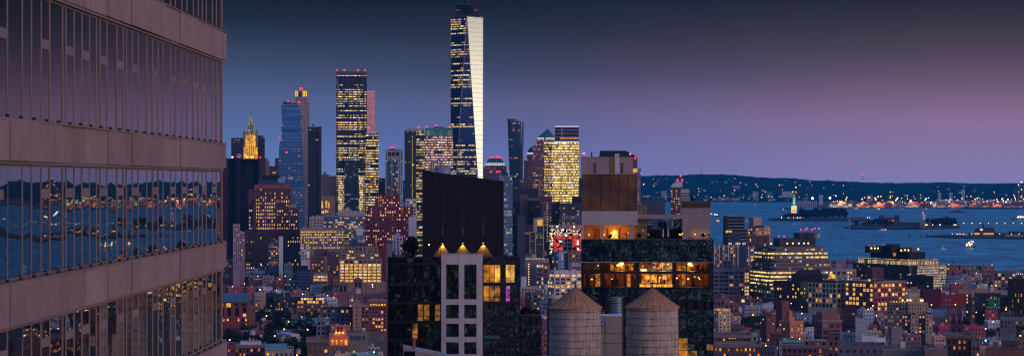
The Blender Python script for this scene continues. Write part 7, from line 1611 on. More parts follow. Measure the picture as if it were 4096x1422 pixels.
# port: container stacks, tanks, cranes, ship
def boxmesh(c_, nx, nz):
    m = MB(); r = random.Random(nx*7+nz)
    for i in range(nx):
        for j in range(max(1, nz-r.randint(0, 2))): m.box(i*13, i*13+12.4, 0, 12, j*3, j*3+2.8, r.choice((0, 0, 1)), bottom=True)
    o = m.build('container_stack', [wall(c_, .6, key='container_paint'), wall((.35, .33, .32), key='container_grey')]); me = o.data; bpy.data.objects.remove(o); return me
CM = [('red', boxmesh((.32, .07, .05), 3, 6)), ('orange', boxmesh((.4, .2, .08), 2, 5)), ('blue', boxmesh((.06, .12, .35), 3, 5)), ('maroon', boxmesh((.22, .03, .04), 4, 6)), ('rust', boxmesh((.34, .14, .08), 2, 7))]
for k in range(120):
    nm, me = rg.choice(CM+CM[:1]); px = rg.uniform(3300, 4110) if k < 95 else rg.uniform(4110, 5300); D_ = rg.uniform(11290, 11900)
    o = bpy.data.objects.new('container_stack', me); col.objects.link(o); objat(o, px, D=D_, z=4, s_=rg.uniform(1.0, 1.5)); tag(o, '%s container stack on the lamp lit port quay' % nm, 'containers', 'container stacks in the port')
for k in range(26):
    ld = bpy.data.lights.new('port_light', 'SPOT'); lo2 = bpy.data.objects.new('port_light', ld); col.objects.link(lo2)
    ld.energy = 3.5e5; ld.color = (1, .7, .3); ld.shadow_soft_size = 2; ld.spot_size = R(150); p = W(3330+k*31, 0, 11270+(k % 3)*260); lo2.location = (p.x, p.y, 42)
    lampat(3330+k*31+rg.uniform(-9, 9), D=11262+(k % 3)*260, nm='amber', z=rg.uniform(2, 30), s_=rg.uniform(.5, 1.))
tk0 = MB(); tk0.cyl(0, 0, [(22, 0), (22, 20), (15, 23), (.1, 25)], 16); o = tk0.build('storage_tank', wall((.5, .46, .42), key='oil_tank')); tk = o.data; bpy.data.objects.remove(o)
for k in range(22):
    px = 3705+k*18+rg.uniform(-5, 5); o = bpy.data.objects.new('storage_tank', tk); col.objects.link(o); objat(o, px, D=rg.uniform(12200, 13000), z=4, s_=rg.uniform(.7, 1.2)); tag(o, 'round pale storage tank at the port, lamp lit', 'storage tank', 'storage tanks in the port')
def crane():
    t_ = empty('port_crane', (0, 0, 0)); m = MB()
    for x in (-9, 9):
        for y in (-8, 8): m.tube((x, y, 0), (x*.7, y, 46), 1.2, n=4)
    m.box(-10, 10, -9, 9, 44, 48, bottom=True); m.build('portal_frame', wall((.16, .10, .12), key='crane_paint'), t_)
    m = MB(); m.tube((0, 22, 50), (0, -40, 50), 1.4, n=4); m.tube((0, 0, 48), (0, 0, 72), 1., n=4); m.tube((0, 0, 72), (0, -38, 51), .6, n=4); m.tube((0, 0, 72), (0, 20, 51), .6, n=4); m.build('boom', wall((.16, .10, .12), key='crane_paint'), t_)
    for z in (50, 72): m = MB(); m.ball((0, -2, z), 2.2); m.build('crane_light', lamp('far_gold_light', (1, .66, .2), 4.5), t_)
    return t_
c0 = crane()
for i, (px, sc_, lb) in enumerate(((3183, 1.25, 'lone orange lit gantry crane left of the port floodlights'), (3560, 1.0, 'gantry crane at the left of the port lights'), (3680, .8, 'low gantry crane in the middle of the port'), (4072, 1.5, 'tall light studded gantry crane at the right edge of the port'), (4084, 1.7, 'tallest gantry crane at the very right edge of the port'))):
    o = c0 if i == 0 else copy_tree(c0); objat(o, px, D=12000 if i else 14300, z=4, rz=.6+i*.5, s_=sc_); tag(o, lb, 'crane')
for k in range(16):
    lampat(rg.uniform(4052, 4094), D=12000, nm=rg.choice(['white', 'gold']), z=rg.uniform(4, 70), s_=1.)
m = MB(); p0 = W(3842, 0, 11060); x1 = W(4110, 0, 11060).x
m.loft([[(p0.x+30, 11040, -1), (x1, 11040, -1), (x1, 11075, -1), (p0.x+30, 11075, -1)], [(p0.x, 11038, 6), (x1, 11038, 6), (x1, 11077, 6), (p0.x, 11077, 6)]]); o = m.build('hull', BLK); sh_ = empty('cargo_ship', (p0.x, 11050, 0)); o.parent = sh_; o.matrix_parent_inverse = Matrix.Translation(sh_.location).inverted(); tag(sh_, 'long low black ship hull moored along the port quay', 'ship')
m = MB(); m.box(20, 40, -5, 5, 6, 16); m.box(120, 200, -5, 5, 6, 9); m.build('deckhouse', cw_('plum'), sh_)
# ---- statue
D = 8100; b = Bld('statue', 'green copper robed statue holding a lit torch aloft on a stone island pedestal', 'statue', 3176, D); s1 = b.root
GRN = wall((.16, .46, .34), .6, .2, .15, key='verdigris'); PED = wall((.55, .40, .28), .8, .1, .15, key='pedestal_stone')
m = MB(); pts = []
for k in range(22): a = math.tau*k/22; r_ = 34 if k % 2 else 26; pts.append((r_*math.cos(a), r_*math.sin(a)))
m.prism(pts, 2.9, 11, 0); m.build('fort_base', PED, s1)
m = MB()
for r0, r1, z0, z1 in ((13.5, 12, 11, 20), (10.5, 8.6, 20, 43), (9.6, 9.6, 43, 45.5), (7.6, 7.0, 45.5, 47)): m.loft([[(sx_*r0, sy_*r0, z0) for sx_, sy_ in ((-1, -1), (1, -1), (1, 1), (-1, 1))], [(sx_*r1, sy_*r1, z1) for sx_, sy_ in ((-1, -1), (1, -1), (1, 1), (-1, 1))]])
m.build('pedestal', PED, s1)
m = MB(); m.box(-4.4, 4.4, -10.3, -9.5, 33, 40); m.box(-4.4, 4.4, -14, -12.8, 12, 17); m.build('lit_loggia', lamp('loggia_light', (1, .45, .05), 1.6), s1)
m = MB(); rings = []
for z, rx, ry, cx_ in ((47, 6.2, 5.4, 0), (52, 5.4, 4.8, .2), (60, 4.9, 4.3, .3), (68, 4.5, 3.8, .2), (74, 4.3, 3.3, 0), (78, 3.9, 2.7, 0), (80.5, 2.0, 1.6, 0), (82, 1.2, 1.2, 0), (83.5, 1.7, 1.8, 0), (85.5, 1.7, 1.9, 0), (87, 1.2, 1.3, 0)):
    rings.append([(cx_+rx*math.cos(math.tau*k/16)*(1+.06*(k % 2)*(z < 76)), ry*math.sin(math.tau*k/16)*(1+.06*(k % 2)*(z < 76)), z) for k in range(16)])
m.loft(rings, 0, True, True)
m.tube((-3.2, 0, 78), (-4.6, -.4, 84), 1.3, 1.0); m.tube((-4.6, -.4, 84), (-4.4, -.6, 90), 1.0, .7)      # raised arm
m.tube((3.2, 0, 77), (4.6, -2, 71), 1.3, 1.0); m.tube((4.6, -2, 71), (2.6, -3.8, 71.5), 1.0, .7); m.box(2.2, 4.6, -4.6, -3.6, 69, 75, bottom=True)   # arm with tablet
for k in range(7): a = math.pi*(k+.5)/7; m.tube((1.4*math.cos(a), 0, 86.6), (3.3*math.cos(a), 0, 87.2+2.2*math.sin(a)), .25, .05, 4)
m.build('figure', GRN, s1)
m = MB(); m.cyl(-4.4, -.6, [(.5, 89), (.6, 91), (1.5, 92), (1.4, 92.6)], 10); m.build('torch', GRN, s1)
m = MB(); m.ball((-4.4, -.6, 94), 1.7, sz=1.2); m.build('torch_flame', lamp('torch_light', (1, .55, .08), 4), s1)
for x, y, z, e_, c_, tz in ((-30, -45, 12, 2.2e5, (.85, 1, .75), 66), (32, -45, 12, 2.2e5, (.85, 1, .7), 70), (0, -40, 10, 9e4, (1, .65, .3), 32)):
    ld = bpy.data.lights.new('statue_floodlight', 'SPOT'); lo2 = bpy.data.objects.new('statue_floodlight', ld); col.objects.link(lo2); lo2.parent = s1
    ld.energy = e_; ld.color = c_; ld.spot_size = R(42); ld.shadow_soft_size = .5; lo2.location = (x, y, z); lo2.rotation_euler = (Vector((x, y, z))-Vector((0, 0, tz))).to_track_quat('Z', 'Y').to_euler()
# ---- trees
def tree_proto(rad, h, mats, seed, n=150, leaf=1.1):
    t_ = empty('tree', (0, 0, -500)); trunk(t_, h, .35, rad, seed); leaf_crown('crown', mats, t_, rad, n, leaf, seed, .8, (0, 0, h+rad*.4), 8); return t_
ISL = [tree_proto(7, 5, LEAFD, 80+i, 260, 1.3) for i in range(3)]
n_isl = 0
def plant(protos, px, D_, z, s_, label, group, name='tree'):
    global n_isl
    p0 = protos[rg.randrange(len(protos))]; o = copy_tree(p0); objat(o, px, D=D_, z=z, rz=rg.uniform(0, 6.28), s_=s_); tag(o, label, 'tree', group); return o
for k in range(34): px = 3140+245*(k+rg.random())/34; plant(ISL, px, rg.uniform(7680, 7980), 3, rg.uniform(1.1, 2.0)*(1.5 if px > 3200 else .9), 'dark tree on the island of the statue', 'trees on the statue island')
for k in range(40): px = 3418+160*rg.random() if k < 16 else 3690+140*rg.random(); plant(ISL, px, rg.uniform(6390, 6800) if k < 16 else rg.uniform(6500, 6950), 3, rg.uniform(1.0, 1.7), 'dark tree on the long island with the water tower', 'trees on the long island')
for k in range(5): plant(ISL, 4040+k*16, 5600, 3, .6, 'dark tree at the right of the lit terminal', 'trees by the terminal')
for px in (3126, 3113): plant(ISL, px, 7650, 3, .45, 'dark tree on the island of the statue', 'trees on the statue island')
# island buildings
def fb(name, label, x0, x1, yt, D_, mt, depth=25, cat='building', top=None):
    b = Bld(name, label, cat, (x0+x1)/2, D_); m = MB(); m.box(b.X(x0), b.X(x1), 0, depth, 1, b.Z(yt), 0, 1); m.build('wall', [mt, top or ROOF], b.root); return b
fb('island_house', 'low pale house on the spit right of the statue island trees', 3405, 3467, 869, 7750, facade('isl', (.13, .11, .13), (.03, .03, .05), 5, 6, .5, .4, .2, (1, .5, .2), (1, .7, .4), 1.), 20)
b = fb('immigration_hall', 'dark hall with four corner turrets and three lit arches on the long island', 3518, 3596, 868, 6650, wall((.07, .05, .06), key='island_brick'), 40, 'hall')
for px in (3521, 3532, 3583, 3593):
    m = MB(); x = b.X(px); m.cyl(x, 2, [(3.2, 1), (3.2, b.Z(864)), (3.9, b.Z(863)), (3, b.Z(861)), (1, b.Z(858.5)), (.2, b.Z(855))], 8); m.build('turret', wall((.07, .05, .06), key='island_brick'), b.root)
for px in (3540, 3556, 3572): m = MB(); arch(m, b.X(px-5), b.X(px+5), b.Z(884), b.Z(878), -.5, t=.4); m.build('arched_window', LIT['org'], b.root)
b = fb('island_hospital', 'long blue grey roofed hospital range on the long island', 3572, 3676, 888, 6360, facade('hosp', (.05, .06, .09), (.02, .02, .04), 200, 7, 1, .4, 0.), 40, top=wall((.10, .16, .2), key='blue_roof'))
fb('island_house', 'small lit brick house at the foot of the island water tower', 3696, 3720, 899, 6350, facade('isl', (.13, .11, .13), (.03, .03, .05), 5, 6, .5, .4, .2), 15)
fb('island_house', 'small house with a floodlit green tree at the right of the long island', 3748, 3762, 903, 6380, facade('isl', (.13, .11, .13), (.03, .03, .05), 5, 6, .5, .4, .2), 10)
b = Bld('water_tower', 'tall white water tower with a red light on the long island', 'water tower', 3692, 6340); m = MB(); m.cyl(0, 0, [(5, b.Z(880)), (6.2, b.Z(877)), (6.2, b.Z(858)), (3, b.Z(853.5)), (.2, b.Z(852))], 14); m.build('tank', wall((.62, .58, .62), .5, .1, .1, key='tower_white'), b.root)
m = MB()
for a in range(6): m.tube((7*math.cos(a*1.047), 7*math.sin(a*1.047), 1), (5*math.cos(a*1.047), 5*math.sin(a*1.047), b.Z(879)), .6, n=4)
m.cyl(0, 0, [(1, 1), (1, b.Z(879))], 8); m.build('leg_frame', wall((.4, .4, .46), key='tower_leg'), b.root); b.beacon(3692, 850, 0, 2.2)
for px, yt, lb in ((3718, 869, 'red brick chimney right of the island water tower'), (3780, 871, 'farther small chimney above the long island trees')):
    b = Bld('chimney', lb, 'chimney', px, 6600); m = MB(); m.cyl(0, 0, [(3.2, 1), (2.3, b.Z(yt))], 10); m.build('shaft', cw_('brick'), b.root)
b = Bld('island_light_mast', 'white light mast at the left tip of the long island', 'mast', 3397, 6350); m = MB(); m.tube((0, 0, 1), (0, 0, b.Z(880)), .9, .5); m.build('pole', cw_('white'), b.root); b.beacon(3397, 879, 0, 1.2)
for px, y_, nm in ((3702, 905, 'gold'), (3708, 905, 'gold'), (3731, 907, 'amber'), (3760, 903, 'white'), (3817, 900, 'white'), (3824, 906, 'amber'), (3126, 872, 'white'), (3153, 864, 'amber'), (3190, 878, 'white'), (3200, 878, 'amber'), (3470, 878, 'amber'), (3478, 877, 'amber'), (3175, 870, 'orange')):
    lampat(px, D=wD(917) if px > 3600 else wD(885), nm=nm, z=3, s_=.7, label='small %s lamp on one of the harbour islands' % nm, group='island lamps')
# bridge with lamps
b = Bld('footbridge', 'long low bridge on piles running right from the long island', 'bridge', 3838, 6450); x1 = W(5000, 0, 6450).x-b.root.location.x
b.root.rotation_euler = (0, 0, 0); m = MB(); m.box(0, x1, -2, 2, 6, 7.6, bottom=True); m.build('deck', cw_('grey'), b.root)
for k in range(24): m = MB(); m.box(15+k*34, 17+k*34, -1.5, 1.5, -1, 6); m.build('pile', cw_('grey'), b.root)
for k in range(30): 
    px = 3855+k*33; lampat(px, D=6449, nm='gold', z=7, s_=.55, label='small gold lamp in the row along the island bridge', group='lamps along the bridge')
# terminal with clock tower
D = 5480; b = Bld('ferry_terminal', 'brick waterside terminal lit orange with a steep dark roof and clock spire', 'terminal', 3935, D); X, Z = b.X, b.Z
TB = wall((.5, .17, .06), .85, .1, .2, key='terminal_brick'); SL = wall((.05, .04, .06), .7, key='terminal_slate')
m = MB(); m.box(X(3898), X(3974), 0, 30, 1, Z(931)); m.build('wall', TB, b.root)
def hip(b, x0, x1, y0, y1, d0, d1, mat, name='roof', r=.6):
    m = MB(); xa, xb = b.X(x0), b.X(x1); k = (xb-xa)*r/2; dm = (d0+d1)/2
    m.loft([[(xa, d0, b.Z(y0)), (xb, d0, b.Z(y0)), (xb, d1, b.Z(y0)), (xa, d1, b.Z(y0))], [(xa+k, dm-.5, b.Z(y1)), (xb-k, dm-.5, b.Z(y1)), (xb-k, dm+.5, b.Z(y1)), (xa+k, dm+.5, b.Z(y1))]]); return m.build(name, mat, b.root)
hip(b, 3896, 3922, 931, 913, -1, 20, SL, r=.5); hip(b, 3930, 3984, 931, 909, -1, 30, SL, r=.35)
m = MB(); m.box(X(3921), X(3932), -2, 6, 1, Z(914)); m.build('clock_tower', cw_('plum'), b.root)
m = MB(); cx_ = X(3932); m.loft([[(cx_-4, 3, Z(912)), (cx_+4, 3, Z(912)), (cx_+4, 11, Z(912)), (cx_-4, 11, Z(912))], [(cx_-2, 5, Z(900)), (cx_+2, 5, Z(900)), (cx_+2, 9, Z(900)), (cx_-2, 9, Z(900))], [(cx_-1, 6, Z(896)), (cx_+1, 6, Z(896)), (cx_+1, 8, Z(896)), (cx_-1, 8, Z(896))], [(cx_-.1, 6.9, Z(878)), (cx_+.1, 6.9, Z(878)), (cx_+.1, 7.1, Z(878)), (cx_-.1, 7.1, Z(878))]]); m.build('spire', SL, b.root)
m = MB(); pts = [(X(3926)+2.2*math.cos(math.tau*k/16), -2.3, Z(917)+2.2*math.sin(math.tau*k/16)) for k in range(16)]; m.face(pts); m.build('clock_face', lamp('clock_light', (1, .6, .2), 3), b.root)
m = MB(); m.box(X(3898), X(3920), -.6, -.02, Z(934), Z(932)); m.box(X(3933), X(3974), -.6, -.02, Z(934), Z(932)); m.build('eaves_light', lamp('eaves_light', (1, .42, .05), 2.5), b.root)
for k in range(14): 
    if k in (4, 5): continue
    m = MB(); x = X(3901+k*5.2); arch(m, x-.9, x+.9, Z(949), Z(941), -.3, t=.25); m.build('arched_window', DARKW, b.root)
for k in range(6):
    ld = bpy.data.lights.new('terminal_light', 'POINT'); lo2 = bpy.data.objects.new('terminal_light', ld); col.objects.link(lo2); lo2.parent = b.root; ld.energy = 6500; ld.color = (1, .4, .08); ld.shadow_soft_size = .5; lo2.location = (X(3902+k*13.5), -6, Z(944))
fb('train_shed', 'low dark train shed right of the lit terminal', 3985, 4030, 934, 5480, cw_('dark'), 60); fb('long_shed', 'long pale shed at the right edge beyond the terminal', 4021, 4090, 938, 5420, wall((.42, .34, .34), key='pale_shed'), 20)
b = Bld('event_tent', 'white vaulted tent on the pier left of the terminal', 'tent', 3846, 5560); m = MB()
for k in range(4):
    x0, x1 = b.X(3822+k*12), b.X(3834+k*12)-.2; n = 6; pr = [(8-8*math.cos(math.pi*i/n), 2+ (b.Z(932)-3)*math.sin(math.pi*i/n)) for i in range(n+1)]
    m.loft([[(x, y, z) for y, z in pr] for x in (x0, x1)], 0, True)
m.build('canvas', wall((.7, .7, .74), key='tent_white'), b.root)
for px, y_, nm in ((3809, 946, 'gold'), (3829, 948, 'gold'), (3840, 949, 'gold'), (3853, 949, 'gold'), (3887, 948, 'gold'), (3999, 955, 'gold'), (4076, 956, 'gold'), (4046, 950, 'gold'), (3911, 949, 'amber')): lampat(px, D=5400, nm=nm, z=3, s_=.42, label='small %s lamp on the terminal pier' % nm, group='lamps around the terminal')
for k, px in enumerate((3633, 3640, 3686, 3704, 3710, 3742, 3748, 3756)):
    o = MB(); o.tube((0, 0, -1), (0, 0, 7), .9, .8); oo = o.build('mooring_pile', DKW); objat(oo, px, 947+k % 3, z=0); tag(oo, 'dark wooden pile standing in the water left of the pier', 'pile', 'old piles in the river')
# ---- boats
def boat(name, label, px, y, L_, Wd, h, mats, lights, rz=0., cabin=True, sail=0, cat='boat'):
    t_ = empty(name, (0, 0, 0)); objat(t_, px, y, z=0, rz=-th(px)+rz); tag(t_, label, cat, None)
    m = MB(); m.loft([[(-L_*.42, -Wd*.35, -.6), (L_*.40, -Wd*.35, -.6), (L_*.44, 0, -.6), (L_*.40, Wd*.35, -.6), (-L_*.42, Wd*.35, -.6)], [(-L_*.5, -Wd*.5, h), (L_*.42, -Wd*.5, h), (L_*.5, 0, h*1.3), (L_*.42, Wd*.5, h), (-L_*.5, Wd*.5, h)]]); m.build('hull', mats[0], t_)
    if cabin: m = MB(); m.box(-L_*.28, L_*.2, -Wd*.35, Wd*.35, h, h*2.4, 0); m.box(-L_*.15, L_*.1, -Wd*.3, Wd*.3, h*2.4, h*3.4, 0); m.build('cabin', mats[1], t_)
    if sail:
        m = MB(); m.tube((0, 0, h), (0, 0, sail), .25, .12); m.build('mast', cw_('white'), t_); m = MB(); m.loft([[(-.3, -.05, h+1.2), (-L_*.42, -.05, h+1.2), (-.3, -.05, sail*.55)], [(-.3, .05, h+1.2), (-L_*.42, .05, h+1.2), (-.3, .05, sail*.55)]]); m.build('furled_sail', wall((.6, .6, .62), key='sail'), t_)
    for x, z, r_, nm, c_ in lights: m = MB(); m.ball((x, -Wd*.52, z), r_); m.build('deck_light', lamp('far_%s_light' % nm, c_, 4.5), t_)
    return t_
WH = (1, .93, .75); GO = (1, .66, .2); RE = (1, .05, .04)
boat('ferry', 'brightly lit gold and white excursion boat on the river before the terminal', 3880, 987, 24, 8, 2.2, (cw_('dark'), wall((.8, .6, .3), key='cabin_gold_glow')), [(-6, 6, 1.3, 'gold', GO), (-2, 9, 1.6, 'white', WH), (3, 7, 1.4, 'gold', GO), (6, 11, 1.0, 'white', WH), (0, 4, 1.4, 'gold', GO), (-7, 3.5, 1.0, 'white', WH), (2, 12, .9, 'gold', GO)])  # gold lamplight put into the cabin colour
boat('sailing_boat', 'small white sailing boat with a bare mast in mid river', 3774, 997, 12, 3.4, 1.2, (wall((.7, .7, .74), key='hull_white'), wall((.7, .7, .74), key='hull_white')), [], sail=14)
boat('barge', 'long low dark barge in the upper channel', 3829, 848.5, 72, 16, 3, (cw_('black'), cw_('plum')), [], cabin=True, cat='barge')
boat('tanker', 'dark tanker with a bright lit stern house at the right edge', 4085, 875.5, 70, 14, 3, (cw_('black'), cw_('white')), [(-10, 8, 2.4, 'white', WH), (-2, 9, 2.4, 'white', WH), (6, 8, 2, 'white', WH)], cat='ship')
boat('ferry', 'pale ferry moored just below the long island', 3530, 926, 32, 9, 2.5, (cw_('grey'), wall((.6, .6, .62), key='ferry_white')), [(8, 6, .9, 'white', WH)])
boat('ferry', 'ferry with a bright white bow light beside the brick stair tower', 2858, 863, 40, 10, 3, (cw_('dark'), wall((.5, .5, .5), key='ferry_grey')), [(-15, 8, 3.2, 'gold', GO), (2, 6, 2, 'gold', GO), (10, 5, 1.6, 'white', WH)])
boat('tugboat', 'small tug with a red light below the ferry', 2872, 887, 18, 6, 2, (cw_('brick'), wall((.6, .4, .4), key='tug_cabin')), [(3, 4, 1.4, 'orange', (1, .25, .03)), (-3, 5, 1.2, 'gold', GO)])
boat('launch', 'pale motor launch right of the small tug', 2988, 886, 17, 6, 2, (wall((.6, .6, .65), key='launch_white'), wall((.6, .6, .65), key='launch_white')), [])
for px, y_, nm, lb in ((2938, 809.5, 'red', 'red buoy light near the far shore'), (3018, 824, 'red', 'red buoy light in the channel left of the statue'), (3132, 840, 'gold', 'faint buoy light in the channel nearest the statue')):
    lampat(px, y_, nm=nm, z=-6, s_=.8, label=lb, group='buoy lights')
# ================================================================ low rooftops, street trees and lamps between the big buildings
rf = random.Random(33)
PALF = [('red brick', (.21, .065, .065)), ('crimson', (.24, .04, .06)), ('brown', (.13, .07, .065)), ('plum', (.12, .055, .08)), ('slate blue', (.12, .18, .27)), ('white', (.33, .36, .42)), ('grey', (.20, .20, .24)), ('tan', (.30, .21, .17)), ('dark', (.05, .04, .06)), ('pink', (.34, .2, .22)), ('teal green', (.07, .19, .20))]
PALF = [(n, tuple(v*1.35 for v in c_)) for n, c_ in PALF]
FF = [facade('row_'+n.replace(' ', '_'), c_, (.02, .03, .045), 2.5, 3.2, .42, .5, .24, (1, .55, .10), (1, .8, .45), 1.1, rowc=.0, clus=.35, wrough=.85, grough=.15) for n, c_ in PALF]
RFM = [('tar', wall((.08, .095, .11), .9, .3, .35, key='roof_tar')), ('silver', wall((.34, .42, .48), .8, .3, .3, key='roof_silver')), ('pale', wall((.22, .28, .33), .85, .3, .3, key='roof_pale')), ('brown', wall((.12, .09, .09), .9, .3, .3, key='roof_brown'))]
def hidden(x0, x1, yt, D_):
    """is the top of this roof behind a hand-placed building standing nearer?"""
    n = 0
    for k in range(7):
        x = x0+(x1-x0)*(k+.5)/7
        if any(a-2 < x < c_+2 and yt+14 > t_ and d < D_ for a, c_, t_, d in OCC_ALL): n += 1
    return n >= 6
OCC_ALL = OCC+[(0, 893, 0, 85), (1550, 2080, 1025, 410), (2325, 2854, 950, 350), (2195, 2409, 1200, 180), (2503, 2714, 1200, 180)]
LAND_ = sorted([(o.location.x/o.location.y*F+CX, H and (YH+(H-0)*F/o.location.y), o['label']) for o in col.objects if o.get('label') and not o.parent and o.location.y > 700], key=lambda q: q[0])
used = set(); fill = []
D_ = 1380.
row = 0
while D_ < 3350:
    sF = F/D_; x = 880+rf.uniform(-30, 10)
    xr_ = 4130
    while x < xr_:
        wpx = rf.uniform(9, 20)*sF; x0, x1 = x, x+wpx; x = x1+(rf.uniform(.2, 2)*sF if rf.random() < .75 else rf.uniform(5, 12)*sF)
        if 1560 < (x0+x1)/2 < 2070 or 2320 < (x0+x1)/2 < 2850: continue
        # stay on the land side of the shoreline
        wx = (x1-CX)/F*D_; lim = interp([(600, 1300), (1900, 980), (2550, 800), (3200, 560), (4000, 330)], D_)
        if wx > lim-25: continue
        h = rf.uniform(8, 17) if rf.random() < .88 else rf.uniform(16, 22)
        if D_ > 2600: h = rf.uniform(12, 24)
        yt = YH+(H-h)/D_*F
        if yt > 1470 or hidden(x0, x1, yt, D_): continue
        fill.append((x0, x1, yt, D_, h, row))
    D_ += rf.uniform(62, 84); row += 1
fill.sort(key=lambda q: q[3]); print('FILL', len(fill))
rest = fill[295:]; fill = fill[:295]
NAMES_ = {}
rowsn = ['front', 'second', 'third', 'fourth', 'fifth', 'sixth', 'seventh', 'eighth', 'ninth', 'tenth', 'eleventh', 'twelfth']
AC = wall((.4, .42, .46), .5, 1, .2, .3, key='roof_unit')
for i, (x0, x1, yt, D_, h, row) in enumerate(fill):
    ci = rf.randrange(len(PALF)) if rf.random() < .75 else rf.choice((0, 1, 5)); nm = PALF[ci][0]; ri = rf.choice((0, 0, 1, 2, 3, 2)); rn, rm = RFM[ri]; xm = (x0+x1)/2
    phi = R(rf.choice((-6, 14, 20, 26, 10))); t_ = empty('row_house', ((xm-CX)/F*D_, D_, 0), -th(xm)+phi); w_ = (x1-x0)/F*D_; dp = rf.uniform(12, 20)
    m = MB(); m.box(-w_/2, w_/2, 0, dp, 0, h, 0, 1); m.build('wall', [FF[ci], rm], t_)
    q = .35; m = MB()
    for a in ((-w_/2, w_/2, 0, q), (-w_/2, w_/2, dp-q, dp), (-w_/2, -w_/2+q, q, dp-q), (w_/2-q, w_/2, q, dp-q)): m.box(*a, h+.001, h+.9)
    m.build('parapet', wall(tuple(min(1, v*1.2) for v in PALF[ci][1]), .85, key='parapet_'+nm.replace(' ', '_')), t_)
    feats = []
    if rf.random() < .7: m = MB(); a = rf.uniform(-w_/2+.6, w_/2-4); c_ = rf.uniform(2, dp-5); m.box(a, a+rf.uniform(2, 3.6), c_, c_+3, h+.001, h+rf.uniform(2.2, 3.4), 0, 1); k2 = rf.choice((0, 5, 6, 7)); m.build('bulkhead', [wall(PALF[k2][1], .85, key='bulk_'+PALF[k2][0].replace(' ', '_')), rm], t_); feats.append(PALF[k2][0]+' stair house')
    if rf.random() < .55:
        m = MB(); a = rf.choice((-1, 1))*(w_/2-.7)
        for k in range(rf.choice((1, 2))): m.box(a-.4, a+.4, 1+k*5, 2.4+k*5, h+.001, h+2.1)
        m.build('chimney', cw_('brick'), t_); feats.append('chimney')
    if rf.random() < .5:
        for k in range(rf.choice((1, 2, 3))): m = MB(); a = rf.uniform(-w_/2+1, w_/2-2.5); c_ = rf.uniform(1, dp-3); m.box(a, a+1.3, c_, c_+1.3, h+.001, h+1.2); m.build('air_conditioner', AC, t_)
        feats.append('roof units')
    if rf.random() < .18: m = MB(); a = rf.uniform(-w_/2+1.5, w_/2-1.5); m.cyl(a, dp*.6, [(1.5, h+2.6), (1.45, h+5.6), (1.6, h+5.6), (.05, h+6.9)], 12); m.tube((a-1, dp*.6-1, h), (a-1, dp*.6-1, h+2.6), .12, n=4); m.tube((a+1, dp*.6+1, h), (a+1, dp*.6+1, h+2.6), .12, n=4); m.tube((a+1, dp*.6-1, h), (a+1, dp*.6-1, h+2.6), .12, n=4); m.build('water_tank', TANKW, t_); feats.append('small tank')
    if rf.random() < .3: m = MB(); a = rf.uniform(-w_/2+2, w_/2-2); m.ball((a, .5, h+1.6), .42, 0, 6, 4); m.build('roof_lamp', lamp('far_gold_light', (1, .66, .2), 4.5) if rf.random() < .6 else lamp('far_white_light', (1, .93, .75), 4.5), t_)
    ft = (' and '.join(feats[:2])) or 'bare roof'
    side = 'left' if xm < 1560 else ('middle' if xm < 2330 else 'right')
    # nearest hand-placed landmark to point at
    best = min((L_ for L_ in OCCL), key=lambda o: abs(o[0]-xm)/1.0+abs(o[1]-yt)*1.3)
    rel = 'behind' if D_ > best[3] else 'before'; rel2 = 'left of' if xm < best[0]-12 else ('right of' if xm > best[0]+12 else rel)
    size = 'wide' if w_ > 16 else ('narrow' if w_ < 11.5 else 'plain')
    lab = '%s %s row house, %s, %s the %s' % (size, nm, ft, rel2, best[2]); lab = ' '.join(lab.split()[:15])
    NAMES_.setdefault(lab, []).append(t_); tag(t_, lab, 'row house', 'low row houses between the larger buildings')
for lab, os_ in NAMES_.items():
    if len(os_) > 1:
        os_.sort(key=lambda o: (o.location.x/o.location.y))
        for k, o in enumerate(os_):
            ws = lab.split(); o['label'] = ' '.join((['leftmost', 'next', 'third', 'fourth', 'fifth', 'sixth'][min(k, 5)]+' '+lab).split()[:16])
if rest:
    m = MB()
    for (x0, x1, yt, D_, h, row) in rest:
        xm = (x0+x1)/2; cx_ = (xm-CX)/F*D_; w_ = (x1-x0)/F*D_; m.box(cx_-w_/2, cx_+w_/2, D_, D_+15, 2, h, rf.randrange(4), 4)
    tag(m.build('distant_rooftops', [FF[0], FF[3], FF[6], FF[8], RFM[2][1]]), 'far low rooftops filling the city between the towers', 'rooftops', kind='stuff')
# ---- street trees
CT = [tree_proto(4.2, 4, LEAF[:2]+[LEAF[0]], 90+i, 420, .55) for i in range(3)]; CTD = [tree_proto(6.0, 5, LEAFD+[LEAF[1]], 95+i, 700, .6) for i in range(3)]
for k in range(46):
    px = rf.uniform(905, 1250); D_ = rf.uniform(1750, 1990) if k % 3 else rf.uniform(1600, 1750)
    plant(CTD, px, D_, 2, rf.uniform(1.2, 1.9), 'dark leafy tree in the night park among the left rooftops', 'park trees on the left')
for k in range(9):
    px = rf.uniform(1150, 1235); plant(CTD, px, rf.uniform(1500, 1580), 2, rf.uniform(1.3, 1.9), 'tall black tree before the green copper roof', 'tall trees before the copper roof')
for (xa, xb, ya, yb_, n_, lb) in ((2925, 3060, 1230, 1320, 26, 'green street tree between the beige house and the orange brick tower'), (2955, 3120, 1205, 1240, 14, 'tree at the foot of the striped office'), (3190, 3240, 1275, 1340, 8, 'garden tree right of the orange brick tower'), (3460, 3545, 1250, 1300, 14, 'dark tree below the red corner warehouse'), (3600, 3720, 1335, 1400, 12, 'courtyard tree below the stone ziggurat'), (3850, 4000, 1275, 1330, 16, 'dark tree below the teal lit block'), (3370, 3440, 1335, 1400, 6, 'roof garden tree left of the white studio'), (1180, 1320, 1180, 1330, 5, 'small tree among the left rooftops')):
    for k in range(n_):
        px = rf.uniform(xa, xb); y = rf.uniform(ya, yb_); Dt = (H-9)*F/(y-YH)
        plant(CT, px, Dt, 2, rf.uniform(.9, 1.5), lb, 'street trees: '+lb)
